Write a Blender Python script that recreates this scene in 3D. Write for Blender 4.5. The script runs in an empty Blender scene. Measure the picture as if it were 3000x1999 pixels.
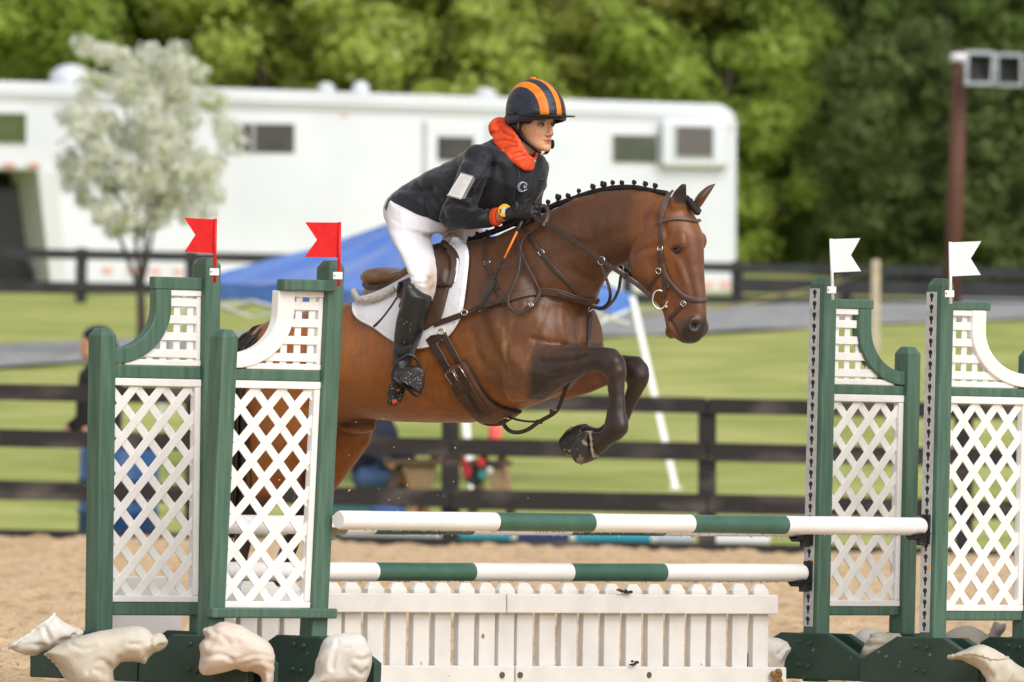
import bpy, bmesh, math, random
import numpy as np
from mathutils import Vector, Matrix
from mathutils.bvhtree import BVHTree
R = math.radians
random.seed(7); rng = np.random.default_rng(7)
SC = bpy.context.scene; COL = SC.collection

# ------------------------------------------------------------ camera, light, exposure
FPX = 36720.0                      # focal length in photograph pixels (3000 wide): a long telephoto
CAM = Vector((0, 0, 1.15)); PITCH = 195/FPX; ROLL = R(1.15)
_f = Vector((0, math.cos(PITCH), math.sin(PITCH))); _u0 = Vector((0, -math.sin(PITCH), math.cos(PITCH))); _r0 = Vector((1, 0, 0))
_u = _u0*math.cos(ROLL) - _r0*math.sin(ROLL); _r = _r0*math.cos(ROLL) + _u0*math.sin(ROLL)
cam = bpy.data.cameras.new('camera'); camo = bpy.data.objects.new('camera', cam); COL.objects.link(camo)
m = Matrix.Identity(4)
for i in range(3): m[i][0], m[i][1], m[i][2], m[i][3] = _r[i], _u[i], -_f[i], CAM[i]
camo.matrix_world = m
cam.sensor_width = 36; cam.lens = FPX/3000*36; cam.clip_start = 1; cam.clip_end = 3000
cam.dof.use_dof = True; cam.dof.focus_distance = 51.3; cam.dof.aperture_fstop = 8.4
SC.camera = camo
W = bpy.data.worlds.new('World'); SC.world = W; W.use_nodes = True
nt = W.node_tree; bg = nt.nodes['Background']
sky = nt.nodes.new('ShaderNodeTexSky'); sky.sky_type = 'NISHITA'; sky.sun_disc = False
sky.sun_elevation = R(42); sky.sun_rotation = R(150); sky.air_density = 1.0; sky.dust_density = 3.0
hs = nt.nodes.new('ShaderNodeHueSaturation'); hs.inputs['Saturation'].default_value = 0.22   # overcast: the blue washed out
nt.links.new(sky.outputs[0], hs.inputs['Color']); nt.links.new(hs.outputs[0], bg.inputs['Color'])
bg.inputs['Strength'].default_value = 0.15
sun = bpy.data.lights.new('sun', 'SUN'); suno = bpy.data.objects.new('sun', sun); COL.objects.link(suno)
sun.energy = 1.0; sun.angle = R(55); sun.color = (1.0, 0.975, 0.94)
_az, _el = R(150), R(42)
_sd = Vector((math.sin(_az)*math.cos(_el), math.cos(_az)*math.cos(_el), math.sin(_el)))
suno.rotation_euler = (-_sd).to_track_quat('-Z', 'Y').to_euler(); suno.location = (20, 20, 40)
SC.view_settings.view_transform = 'Standard'; SC.view_settings.look = 'None'
SC.view_settings.exposure = 0.36; SC.view_settings.gamma = 1.0
SC.cycles.max_bounces = 6; SC.cycles.use_denoising = True

def at(u, v, Y):
    "world point seen at photograph pixel (u, v) at distance Y"
    d = _f*FPX + _r*(u-1500) + _u*(999.5-v)
    return CAM + d*(Y/d.y)
def px(p):
    d = Vector(p) - CAM; k = FPX/d.dot(_f)
    return 1500 + d.dot(_r)*k, 999.5 - d.dot(_u)*k

# ------------------------------------------------------------ materials
MATS = {}
def srgb(r, g, b):
    return tuple((c/255/12.92 if c/255 <= .04045 else ((c/255+.055)/1.055)**2.4) for c in (r, g, b))
def mat(name, col, col2=None, rough=.6, scale=12, bump=0, bscale=60, metal=0, spec=.5, coat=0, detail=5, lo=.35, hi=.65,
        stretch=(1, 1, 1), attr=None, spots=None, sheen=0, bdist=.01, alpha=None, emit=None):
    if name in MATS: return MATS[name]
    M = bpy.data.materials.new(name); M.use_nodes = True; n = M.node_tree; b = n.nodes['Principled BSDF']; L = n.links.new
    MATS[name] = M
    b.inputs['Roughness'].default_value = rough; b.inputs['Metallic'].default_value = metal
    b.inputs['Specular IOR Level'].default_value = spec
    if coat: b.inputs['Coat Weight'].default_value = coat; b.inputs['Coat Roughness'].default_value = .15
    if sheen: b.inputs['Sheen Weight'].default_value = sheen; b.inputs['Sheen Roughness'].default_value = .4
    if emit: b.inputs['Emission Color'].default_value = (*emit, 1); b.inputs['Emission Strength'].default_value = 1
    tc = n.nodes.new('ShaderNodeTexCoord'); mp = n.nodes.new('ShaderNodeMapping'); mp.inputs['Scale'].default_value = stretch
    L(tc.outputs['Object'], mp.inputs['Vector'])
    base = None
    if attr:
        a = n.nodes.new('ShaderNodeAttribute'); a.attribute_name = attr; base = a.outputs['Color']
    if col2 is not None:
        nz = n.nodes.new('ShaderNodeTexNoise'); nz.inputs['Scale'].default_value = scale; nz.inputs['Detail'].default_value = detail
        L(mp.outputs[0], nz.inputs['Vector'])
        mr = n.nodes.new('ShaderNodeMapRange'); mr.inputs[1].default_value = lo; mr.inputs[2].default_value = hi; L(nz.outputs['Fac'], mr.inputs[0])
        mx = n.nodes.new('ShaderNodeMix'); mx.data_type = 'RGBA'; L(mr.outputs[0], mx.inputs[0])
        if attr:
            mx.blend_type = 'MULTIPLY'; L(base, mx.inputs[6]); mx.inputs[7].default_value = (*col2, 1)
        else:
            mx.inputs[6].default_value = (*col, 1); mx.inputs[7].default_value = (*col2, 1)
        base = mx.outputs[2]
    if spots:
        sc_, thr, scol = spots
        nz = n.nodes.new('ShaderNodeTexNoise'); nz.inputs['Scale'].default_value = sc_; nz.inputs['Detail'].default_value = 3
        L(tc.outputs['Object'], nz.inputs['Vector'])
        mr = n.nodes.new('ShaderNodeMapRange'); mr.inputs[1].default_value = thr; mr.inputs[2].default_value = thr+.04; L(nz.outputs['Fac'], mr.inputs[0])
        mx = n.nodes.new('ShaderNodeMix'); mx.data_type = 'RGBA'; L(mr.outputs[0], mx.inputs[0])
        if base is not None: L(base, mx.inputs[6])
        else: mx.inputs[6].default_value = (*col, 1)
        mx.inputs[7].default_value = (*scol, 1); base = mx.outputs[2]
    if base is not None: L(base, b.inputs['Base Color'])
    else: b.inputs['Base Color'].default_value = (*col, 1)
    if bump:
        nb = n.nodes.new('ShaderNodeTexNoise'); nb.inputs['Scale'].default_value = bscale; nb.inputs['Detail'].default_value = 4
        L(mp.outputs[0], nb.inputs['Vector'])
        bp = n.nodes.new('ShaderNodeBump'); bp.inputs['Strength'].default_value = bump; bp.inputs['Distance'].default_value = bdist
        L(nb.outputs['Fac'], bp.inputs['Height']); L(bp.outputs[0], b.inputs['Normal'])
    return M

# ------------------------------------------------------------ mesh building
class MB:
    def __init__(s): s.v = []; s.f = []; s.m = []
    def add(s, vs, fs, mi=0):
        o = len(s.v); s.v += [tuple(x) for x in vs]; s.f += [tuple(i+o for i in q) for q in fs]; s.m += [mi]*len(fs)
    def box(s, c, X, Y, Z, mi=0):
        "c centre, X Y Z half-extent vectors"
        c, X, Y, Z = Vector(c), Vector(X), Vector(Y), Vector(Z)
        if X.cross(Y).dot(Z) < 0: X = -X
        vs = [c+X*i+Y*j+Z*k for k in (-1, 1) for j in (-1, 1) for i in (-1, 1)]
        s.add(vs, [(0, 2, 3, 1), (4, 5, 7, 6), (0, 1, 5, 4), (2, 6, 7, 3), (0, 4, 6, 2), (1, 3, 7, 5)], mi)
    def loft(s, rings, caps=True, mi=0, closed=False):
        n = len(rings[0]); vs = [p for r in rings for p in r]; fs = []
        k = len(rings)
        for a in range(k if closed else k-1):
            for i in range(n):
                j = (i+1) % n; b = (a+1) % k
                fs.append((a*n+i, a*n+j, b*n+j, b*n+i))
        if caps and not closed: fs += [tuple(range(n))[::-1], tuple((k-1)*n+i for i in range(n))]
        s.add(vs, fs, mi)
    def tube(s, pts, rad, n=8, caps=True, mi=0, closed=False, flat=1.0, up=None):
        pts = [Vector(p) for p in pts]; k = len(pts)
        rad = rad if hasattr(rad, '__len__') else [rad]*k
        rings = []; prev = None
        for i in range(k):
            t = (pts[(i+1) % k] - pts[i-1]) if closed else (pts[min(i+1, k-1)] - pts[max(i-1, 0)])
            if t.length < 1e-9: t = Vector((0, 0, 1))
            t.normalize()
            if prev is None:
                prev = Vector(up) if up is not None else (Vector((0, 0, 1)) if abs(t.z) < .9 else Vector((1, 0, 0)))
            if up is not None: prev = Vector(up)
            a = (prev - t*prev.dot(t))
            if a.length < 1e-6: a = t.orthogonal()
            a.normalize(); prev = a; b = t.cross(a)
            rings.append([pts[i] + a*(rad[i]*math.cos(2*math.pi*q/n)) + b*(rad[i]*flat*math.sin(2*math.pi*q/n)) for q in range(n)])
        s.loft(rings, caps, mi, closed)
    def ball(s, c, rx, ry=None, rz=None, axes=None, nu=14, nv=9, mi=0):
        ry = rx if ry is None else ry; rz = rx if rz is None else rz
        A = axes or (Vector((1, 0, 0)), Vector((0, 1, 0)), Vector((0, 0, 1))); c = Vector(c)
        vs = [c - A[2]*rz]
        for j in range(1, nv):
            t = -math.pi/2 + math.pi*j/nv
            for i in range(nu):
                q = 2*math.pi*i/nu
                vs.append(c + A[0]*(rx*math.cos(t)*math.cos(q)) + A[1]*(ry*math.cos(t)*math.sin(q)) + A[2]*(rz*math.sin(t)))
        vs.append(c + A[2]*rz); fs = []
        for i in range(nu): fs.append((0, 1+(i+1) % nu, 1+i)); fs.append((len(vs)-1, 1+(nv-2)*nu+i, 1+(nv-2)*nu+(i+1) % nu))
        for j in range(nv-2):
            for i in range(nu):
                a = 1+j*nu+i; b = 1+j*nu+(i+1) % nu; fs.append((a, b, b+nu, a+nu))
        s.add(vs, fs, mi)
    def prism(s, poly, d, mi=0):
        "poly: world points of one face, d: extrusion vector"
        n = len(poly); d = Vector(d); a = [Vector(p) for p in poly]; vs = a + [p+d for p in a]
        nn = Vector((0, 0, 0))
        for i in range(n): nn += a[i].cross(a[(i+1) % n])
        fl = nn.dot(d) > 0
        fs = [tuple(range(n)), tuple(range(n, 2*n))[::-1]] + [(i, n+i, n+(i+1) % n, (i+1) % n) for i in range(n)]
        if fl: fs = [q[::-1] for q in fs]
        s.add(vs, fs, mi)
    def strap(s, pts, nrm, w, t, mi=0):
        "flat leather strap along pts, lying on a surface with normals nrm"
        k = len(pts); w = w if hasattr(w, '__len__') else [w]*k; rings = []
        for i in range(k):
            tg = (pts[min(i+1, k-1)] - pts[max(i-1, 0)])
            if tg.length < 1e-9: tg = Vector((0, 0, 1))
            tg.normalize(); nn = (nrm[i] - tg*nrm[i].dot(tg)).normalized(); sd = tg.cross(nn)
            h = w[i]/2; e = min(t*.5, h*.4)
            rings.append([pts[i]+sd*h, pts[i]+sd*h+nn*(t*.6), pts[i]+sd*(h-e)+nn*t, pts[i]-sd*(h-e)+nn*t, pts[i]-sd*h+nn*(t*.6), pts[i]-sd*h])
        s.loft(rings, True, mi)
    def sheet(s, grid, t, mi=0):
        "solid sheet from grid rows of (point, normal), thickness t outward"
        nr, nc = len(grid), len(grid[0]); top = [p+nn*t for r in grid for p, nn in r]; bot = [p for r in grid for p, nn in r]
        N = nr*nc; vs = top+bot; fs = []
        for a in range(nr-1):
            for b in range(nc-1):
                q = (a*nc+b, a*nc+b+1, (a+1)*nc+b+1, (a+1)*nc+b); fs.append(q); fs.append(tuple(N+i for i in q[::-1]))
        edge = [b for b in range(nc)] + [a*nc+nc-1 for a in range(1, nr)] + [(nr-1)*nc+b for b in range(nc-2, -1, -1)] + [a*nc for a in range(nr-2, 0, -1)]
        for i in range(len(edge)):
            a, b = edge[i], edge[(i+1) % len(edge)]; fs.append((a, N+a, N+b, b))
        s.add(vs, fs, mi)

def root(name, label, cat, loc=(0, 0, 0), group=None, kind=None):
    o = bpy.data.objects.new(name, None); COL.objects.link(o); o.location = loc; o.empty_display_size = .1
    tag(o, label, cat, group, kind); return o
def tag(o, label=None, cat=None, group=None, kind=None):
    if label: o['label'] = label
    if cat: o['category'] = cat
    if group: o['group'] = group
    if kind: o['kind'] = kind
    return o
def wloc(o):
    l = Vector((0, 0, 0))
    while o is not None: l += Vector(o.location); o = o.parent
    return l
def obj(name, mb, mats, parent=None, smooth=False, bevel=0, loc=None, fix=True, weld=False):
    "one mesh object; vertices are given in world space"
    if isinstance(mb, bpy.types.Mesh): me = mb
    else:
        me = bpy.data.meshes.new(name); me.from_pydata(mb.v, [], mb.f)
        mats_ = mats if isinstance(mats, (list, tuple)) else [mats]
        if len(mats_) > 1: me.polygons.foreach_set('material_index', mb.m)
    for x in (mats if isinstance(mats, (list, tuple)) else [mats]): me.materials.append(x)
    off = wloc(parent) if parent is not None else Vector((0, 0, 0))
    L = Vector(loc) if loc is not None else off
    me.transform(Matrix.Translation(-L))
    if fix or weld:
        bm = bmesh.new(); bm.from_mesh(me)
        if weld: bmesh.ops.remove_doubles(bm, verts=bm.verts, dist=1e-5)
        bmesh.ops.recalc_face_normals(bm, faces=bm.faces); bm.to_mesh(me); bm.free()
    if smooth: me.polygons.foreach_set('use_smooth', [True]*len(me.polygons))
    me.update()
    o = bpy.data.objects.new(name, me); COL.objects.link(o)
    if parent is not None: o.parent = parent; o.location = L - off
    else: o.location = L
    if bevel:
        b = o.modifiers.new('bevel', 'BEVEL'); b.width = bevel; b.segments = 2; b.limit_method = 'ANGLE'; b.angle_limit = R(40)
    if smooth == 'auto' or (bevel and smooth is False): me.polygons.foreach_set('use_smooth', [False]*len(me.polygons))
    return o
def thing(name, mb, mats, label, cat, group=None, kind=None, base=None, **k):
    if base is None:
        a = np.array(mb.v) if isinstance(mb, MB) else np.array([v.co[:] for v in mb.vertices])
        base = ((a[:, 0].min()+a[:, 0].max())/2, (a[:, 1].min()+a[:, 1].max())/2, a[:, 2].min())
    return tag(obj(name, mb, mats, None, loc=base, **k), label, cat, group, kind)
def catmull(pts, step=None, n=None, closed=False):
    P = [Vector(p) for p in pts]; out = []; k = len(P); seg = k if closed else k-1
    for i in range(seg):
        if closed: a, b, c, d = P[i-1], P[i], P[(i+1) % k], P[(i+2) % k]
        else: a, b, c, d = P[max(i-1, 0)], P[i], P[i+1], P[min(i+2, k-1)]
        q = n if n else max(2, int((c-b).length/step))
        for j in range(q):
            t = j/q; out.append(.5*((2*b)+(c-a)*t+(2*a-5*b+4*c-d)*t*t+(-a+3*b-3*c+d)*t**3))
    if not closed: out.append(P[-1])
    return out
def remesh(mb, vox, smooth=3, fac=.5):
    me = bpy.data.meshes.new('t'); me.from_pydata(mb.v, [], mb.f); o = bpy.data.objects.new('t', me); COL.objects.link(o)
    bm = bmesh.new(); bm.from_mesh(me); bmesh.ops.recalc_face_normals(bm, faces=bm.faces); bm.to_mesh(me); bm.free()
    r = o.modifiers.new('r', 'REMESH'); r.mode = 'VOXEL'; r.voxel_size = vox
    if smooth: s = o.modifiers.new('s', 'SMOOTH'); s.iterations = smooth; s.factor = fac
    dg = bpy.context.evaluated_depsgraph_get(); dg.update()
    out = bpy.data.meshes.new_from_object(o.evaluated_get(dg)); bpy.data.objects.remove(o); bpy.data.meshes.remove(me)
    out.materials.clear()
    return out
def get_np(me):
    a = np.empty(len(me.vertices)*3, 'f'); me.vertices.foreach_get('co', a); b = np.empty(len(me.vertices)*3, 'f'); me.vertices.foreach_get('normal', b)
    return a.reshape(-1, 3).astype(float), b.reshape(-1, 3).astype(float)
def set_np(me, a): me.vertices.foreach_set('co', a.astype('f').ravel()); me.update()
def set_col(me, c, name='Col'):
    at_ = me.color_attributes.new(name, 'FLOAT_COLOR', 'POINT'); a = np.ones((len(me.vertices), 4), 'f'); a[:, :3] = c; at_.data.foreach_set('color', a.ravel())
def px_np(a):
    d = a - np.array(CAM); k = FPX/(d@np.array(_f)); return 1500 + (d@np.array(_r))*k, 999.5 - (d@np.array(_u))*k
def sstep(a, b, x):
    t = np.clip((x-a)/(b-a), 0, 1); return t*t*(3-2*t)
def _hash(ix, iy, iz, seed):
    h = (ix*374761393 + iy*668265263 + iz*2147483647 + seed*1274126177) & 0xffffffff
    h = ((h ^ (h >> 13))*1274126177) & 0xffffffff; return ((h ^ (h >> 16)) & 0xffff)/65535.
def vnoise(p, seed=0):
    p = np.asarray(p, float); i = np.floor(p).astype(np.int64); f = p-i; f = f*f*(3-2*f); r = 0
    for dx in (0, 1):
        for dy in (0, 1):
            for dz in (0, 1):
                w = (f[:, 0] if dx else 1-f[:, 0])*(f[:, 1] if dy else 1-f[:, 1])*(f[:, 2] if dz else 1-f[:, 2])
                r = r + w*_hash(i[:, 0]+dx, i[:, 1]+dy, i[:, 2]+dz, seed)
    return r*2-1
def fbm(p, o=4, seed=0, g=.5):
    p = np.asarray(p, float); r = 0; a = 1.; 
    for k in range(o): r = r + a*vnoise(p*(2**k)+k*17.3, seed+k); a *= g
    return r
def np_mesh(name, v, f4):
    "fast quad mesh from arrays"
    me = bpy.data.meshes.new(name); n = len(f4); k = f4.shape[1]
    me.vertices.add(len(v)); me.vertices.foreach_set('co', np.asarray(v, 'f').ravel())
    me.loops.add(n*k); me.loops.foreach_set('vertex_index', np.asarray(f4, 'i').ravel())
    me.polygons.add(n); me.polygons.foreach_set('loop_start', np.arange(0, n*k, k, dtype='i'))
    me.update(calc_edges=True); return me
def grid_faces(nr, nc):
    a = np.arange((nr-1)*nc).reshape(nr-1, nc)[:, :-1].ravel(); return np.stack([a, a+1, a+nc+1, a+nc], 1)
# ------------------------------------------------------------ ground
_hy = np.array([-200, 106, 112, 123, 150, 165, 178, 195, 230, 300, 420, 700.])
_hz = np.array([-.06, -.06, .0, .42, 1.78, 2.25, 2.62, 3.0, 4.2, 9.0, 22., 60.])
def gz(X, Y):
    X = np.asarray(X, float); Y = np.asarray(Y, float)
    return np.interp(Y, _hy, _hz) + .018*np.clip(X, -30, 30)*sstep(115, 160, Y)
def ground_grid(xs, ys): 
    A, B = np.meshgrid(xs, ys); return A.ravel(), B.ravel()
m_grass = mat('grass', srgb(134, 149, 72), srgb(181, 179, 114), rough=.95, scale=.7, bump=.6, bscale=18, spec=.1, detail=8, lo=.3, hi=.7, bdist=.04)
m_sand = mat('sand', (.66, .475, .295), (.46, .30, .155), rough=.95, scale=5.0, bump=.9, bscale=45, spec=.1, detail=12, lo=.46, hi=.70, bdist=.025, spots=(20, .66, (.36, .225, .115)))
m_gravel = mat('gravel', srgb(168, 167, 166), srgb(130, 130, 132), rough=.95, scale=3.5, bump=.6, bscale=40, spec=.15, detail=9)
xs = np.concatenate([np.linspace(-500, -32, 14), np.linspace(-30, 30, 100), np.linspace(32, 500, 14)])
ys = np.concatenate([np.linspace(-200, 100, 8), np.linspace(104, 240, 130), np.linspace(250, 700, 20)])
X, Y = ground_grid(xs, ys); Z = gz(X, Y) + .02*fbm(np.stack([X*.8, Y*.8, X*0], 1), 3, 5)*(Y > 108)
me = np_mesh('ground', np.stack([X, Y, Z], 1), grid_faces(len(ys), len(xs)))
tag(obj('ground', me, m_grass, smooth=True, fix=False), kind='structure')
# riding arena sand, raked and trodden into clods
xs = np.concatenate([np.linspace(-120, -6.5, 16), np.arange(-6, 6, .045), np.linspace(6.5, 120, 16)])
ys = np.concatenate([np.linspace(-60, 40, 12), np.arange(42, 62, .05), np.arange(62, 105.2, .11), [105.3, 105.6]])
X, Y = ground_grid(xs, ys); P = np.stack([X, Y, X*0], 1)
Z = .012*fbm(P*2.2, 3, 1) + .032*np.abs(fbm(P*7, 4, 2)) + .030*np.clip(fbm(P*3.1, 3, 3)-.25, 0, 1) + .018*fbm(P*17, 2, 4)
Z -= .045
Z += .02*sstep(104.2, 104.6, Y)*(1+.6*fbm(P*1.3, 2, 9))
Z[Y > 105] = -.05
me = np_mesh('sand_arena', np.stack([X, Y, Z], 1), grid_faces(len(ys), len(xs)))
tag(obj('sand_arena', me, m_sand, smooth=True, fix=False), kind='structure')
# gravel track climbing away to the right
rows = []
for x in np.linspace(-40, 40, 120):
    yc = 162 + (2.1*x if abs(x) < 9 else math.copysign(18.9+(abs(x)-9)*.5, x)); hw = max(4, min(9, 6.2+.38*x))
    for k in np.linspace(-1, 1, 15):
        yy = yc + k*hw; rows.append((x, yy, float(gz(x, yy)) + .03 + .01*math.sin(x*3+k*7)))
me = np_mesh('gravel_road', np.array(rows), grid_faces(120, 15))
tag(obj('gravel_road', me, m_gravel, smooth=True, fix=False), kind='structure')

# ------------------------------------------------------------ paddock fence behind the arena
m_fence = mat('black_stained_board', (.026, .024, .0235), (.105, .090, .080), rough=.85, scale=1.6, bump=.4, bscale=30, spec=.25, lo=.50, hi=.72, stretch=(1, 1, 3))
FY = 104.7
def vline(v, u): return v + (u-1320)*.0201
fence = root('paddock_fence', 'near black four board fence along the far edge of the sand arena', 'fence', at(1320, 1600, FY))
pus = [-2440, -1688, -936, -184, 568, 1320, 2072, 2824, 3576, 4328, 5080]
for u in pus:
    mb = MB(); t = at(u, vline(1158, u), FY+.10); b = at(u, vline(1612, u), FY+.10)
    b.z -= .1
    mb.box((t+b)/2, (.075, 0, 0), (0, .06, 0), (t-b)/2); obj('post', mb, m_fence, fence, bevel=.008)
for (v0, v1) in ((1151, 1199), (1283, 1336), (1434, 1490), (1578, 1608)):
    for i in range(len(pus)-1):
        a0, a1 = pus[i]+2, pus[i+1]-2; j = rng.normal(0, 2.0, 4)
        c = [at(a0, vline(v0+j[0], a0), FY), at(a1, vline(v0+j[1], a1), FY), at(a1, vline(v1+j[2]*.6, a1), FY), at(a0, vline(v1+j[3]*.6, a0), FY)]
        mb = MB(); mb.prism(c, (0, .03, 0)); obj('board', mb, m_fence, fence, bevel=.004)

# ------------------------------------------------------------ far fence, beyond the track
m_ffence = mat('black_fence_paint', (.012, .013, .015), (.03, .03, .032), rough=.7, scale=3)
ff = root('pasture_fence', 'far black rail fence in front of the white trailer', 'fence', at(1500, 890, 178))
def ffl(v, u): return v + (u-1500)*.0201
FFU = list(range(-1360, 4500, 320))
for u in FFU:
    mb = MB(); t = at(u, ffl(752, u), 178.1); g = float(gz(t.x, 178.1)); b = Vector((t.x, t.y, min(g, t.z-.3)-.1))
    mb.box((t+b)/2, (.08, 0, 0), (0, .06, 0), (t-b)/2); obj('post', mb, m_ffence, ff)
for (v0, v1) in ((757, 786), (800, 846), (852, 884)):
    for i in range(len(FFU)-1):
        a0, a1 = FFU[i]+1, FFU[i+1]-1
        if v0 == 800 and a0 < 2100: continue
        mb = MB(); mb.prism([at(a0, ffl(v0, a0), 178), at(a1, ffl(v0, a1), 178), at(a1, ffl(v1, a1), 178), at(a0, ffl(v1, a0), 178)], (0, .035, 0))
        obj('rail', mb, m_ffence, ff)

# ------------------------------------------------------------ horse trailer
m_tw = mat('trailer_white', (.67, .69, .73), (.60, .62, .655), rough=.35, scale=.6, spec=.4, coat=.15)
m_tw2 = mat('trailer_trim', (.56, .575, .57), rough=.4)
m_glass = mat('dark_window_glass', (.045, .042, .040), (.07, .066, .062), rough=.25, scale=1.5, spec=.25)
m_glass2 = mat('green_tinted_glass', (.06, .085, .025), (.09, .115, .04), rough=.25, scale=2, spec=.25)
m_red = mat('reflector_red', (.60, .22, .16), rough=.3)
m_grey = mat('grey_plastic', (.3, .3, .31), rough=.5)
m_tyre = mat('tyre_rubber', (.015, .015, .016), rough=.8)
m_steel = mat('steel', (.45, .45, .46), rough=.35, metal=.9)
def TY(u): return 188 + (u-145)/2010*4.6
def tp(u, v, d=0): return at(u, v, TY(u)+d)
tr = root('horse_trailer', 'long white living quarters horse trailer parked beyond the far fence', 'trailer', tp(1200, 880, 1.2))
def tpr(u): return 237 + u*.0325     # roof line
mb = MB()
# body: side outline with rounded roof corner, gooseneck at the left
side = [(150, 372), (205, 850), (2150, 868), (2160, 840), (2162, 360), (2150, 325), (2120, 306), (1500, tpr(1500)), (700, tpr(700)), (-500, tpr(-500)), (-640, 300), (-640, 470), (150, 476)]
side = [(112, 500), (150, 836), (2148, 866), (2160, 840), (2162, 362), (2152, 328), (2118, 306), (1500, tpr(1500)), (700, tpr(700)), (-500, tpr(-500)), (-640, 300), (-640, 492)]
mb.prism([tp(u, v) for u, v in side], (-.9, 2.4, 0)); obj('body', mb, m_tw, tr, bevel=.06)
mb = MB(); mb.prism([tp(-500, tpr(-500)+2, -.03), tp(2112, tpr(2112)+2, -.03), tp(2112, tpr(2112)+40, -.03), tp(-500, tpr(-500)+40, -.03)], (0, .06, 0)); obj('roof_rail', mb, m_tw, tr, bevel=.02)
mb = MB(); mb.prism([tp(-500, tpr(-500)+44, -.02), tp(2112, tpr(2112)+44, -.02), tp(2112, tpr(2112)+52, -.02), tp(-500, tpr(-500)+52, -.02)], (0, .04, 0)); obj('trim_strip', mb, m_tw2, tr)
def twin(n, u0, v0, u1, v1, gl=m_glass, fw=7, rnd=6):
    mb = MB(); mb.prism([tp(u0-fw, v0-fw, -.03), tp(u1+fw, v0-fw+2, -.03), tp(u1+fw, v1+fw+2, -.03), tp(u0-fw, v1+fw, -.03)], (0, .05, 0)); w = obj(n, mb, m_tw2, tr, bevel=.02)
    mb = MB(); mb.prism([tp(u0, v0, -.045), tp(u1, v0+2, -.045), tp(u1, v1+2, -.045), tp(u0, v1, -.045)], (0, .03, 0)); obj('pane', mb, gl, w)
    return w
mb = MB(); mb.prism([tp(112, 506, -.02), tp(166, 506, -.02), tp(196, 834, -.02), tp(150, 836, -.02)], (0, .03, 0)); obj('nose_panel', mb, m_tw2, tr)
twin('window', -60, 331, 76, 417, m_glass2)
w = twin('window', 690, 362, 862, 446)
mb = MB(); mb.box(tp(742, 405, -.06), (.03, 0, 0), (0, .01, 0), (0, 0, .22)); obj('curtain_bar', mb, m_grey, w)
d = MB(); d.prism([tp(1248, 362, -.025), tp(1428, 366, -.025), tp(1432, 800, -.025), tp(1256, 796, -.025)], (0, .04, 0)); dr = obj('door', d, m_tw, tr, bevel=.02)
d = MB(); d.prism([tp(1283, 400, -.05), tp(1388, 402, -.05), tp(1388, 472, -.05), tp(1283, 470, -.05)], (0, .03, 0)); obj('pane', d, m_glass, dr)
for q in ((1238, 356, 1250, 800), (1426, 360, 1432, 800)):
    d = MB(); d.prism([tp(q[0], q[1], -.04), tp(q[2], q[1], -.04), tp(q[2], q[3], -.04), tp(q[0], q[3], -.04)], (0, .03, 0)); obj('door_frame', d, mat('door_seal', (.36, .37, .37), rough=.5), dr)
twin('window', 1797, 396, 1924, 475, mat('dim_window_glass', (.07, .08, .055), (.11, .12, .085), rough=.3, scale=2, spec=.25))
# slide-out box with a louvred window at the rear
mb = MB(); mb.prism([tp(1940, 348, -.25), tp(2135, 350, -.25), tp(2135, 490, -.25), tp(1940, 488, -.25)], (0, .3, 0)); bx = obj('locker_box', mb, m_tw, tr, bevel=.05)
mb = MB(); mb.prism([tp(1972, 362, -.28), tp(2100, 364, -.28), tp(2100, 468, -.28), tp(1972, 466, -.28)], (0, .05, 0)); obj('louvre_frame', mb, m_tw, bx, bevel=.03)
mb = MB(); mb.prism([tp(1982, 370, -.30), tp(2090, 372, -.30), tp(2090, 460, -.30), tp(1982, 458, -.30)], (0, .05, 0)); obj('louvre_back', mb, mat('louvre_dark', (.055, .048, .045), rough=.6), bx)
for k in range(7):
    mb = MB(); v = 376+k*12.5; mb.prism([tp(1982, v, -.315), tp(2090, v+2, -.315), tp(2090, v+5, -.315), tp(1982, v+3, -.315)], (0, .02, 0)); obj('louvre', mb, mat('louvre_grey', (.30, .28, .26), rough=.5), bx)
# lights, reflectors
for u in (250, 1000, 1960, 2130):
    mb = MB(); mb.prism([tp(u, tpr(u)+66, -.03), tp(u+16, tpr(u)+66, -.03), tp(u+16, tpr(u)+73, -.03), tp(u, tpr(u)+73, -.03)], (0, .04, 0)); obj('marker_light', mb, m_red, tr)
for u in (10, 82):
    mb = MB(); mb.prism([tp(u, 478, -.03), tp(u+34, 479, -.03), tp(u+34, 490, -.03), tp(u, 489, -.03)], (0, .04, 0)); obj('reflector', mb, m_red, tr)
for u in (222, 300, 372, 440, 505, 575, 2060, 2110):
    v = 775 + u*.0235
    mb = MB(); mb.prism([tp(u, v, -.03), tp(u+30, v, -.03), tp(u+30, v+20, -.03), tp(u, v+20, -.03)], (0, .04, 0)); obj('reflector', mb, mat('reflector_pale', (.66, .38, .32), rough=.4), tr)
# roof fittings
mb = MB(); mb.ball(tp(208, 234, .8), .33, .33, .24); obj('satellite_dome', mb, m_tw, tr, smooth=True)
for (u, w_, h_, c) in ((955, .2, .10, m_tw2), (1056, .2, .14, m_tw), (1422, .25, .10, m_tw2)):
    mb = MB(); p = tp(u, tpr(u)-4, .8); mb.ball(p, w_*.7, w_*.7, h_+.02); obj('roof_vent', mb, c, tr, smooth=True)
for u in (1120, 1270, 1420):
    mb = MB(); c = tp(u, 858, .15)
    mb.loft([[c+Vector((math.cos(a)*r_, y_, math.sin(a)*r_)) for a in np.linspace(0, 2*math.pi, 20, endpoint=False)] for r_, y_ in ((.2, -.12), (.36, -.12), (.4, -.06), (.4, .12), (.3, .14))]); obj('wheel', mb, m_tyre, tr, smooth=True)
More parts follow.
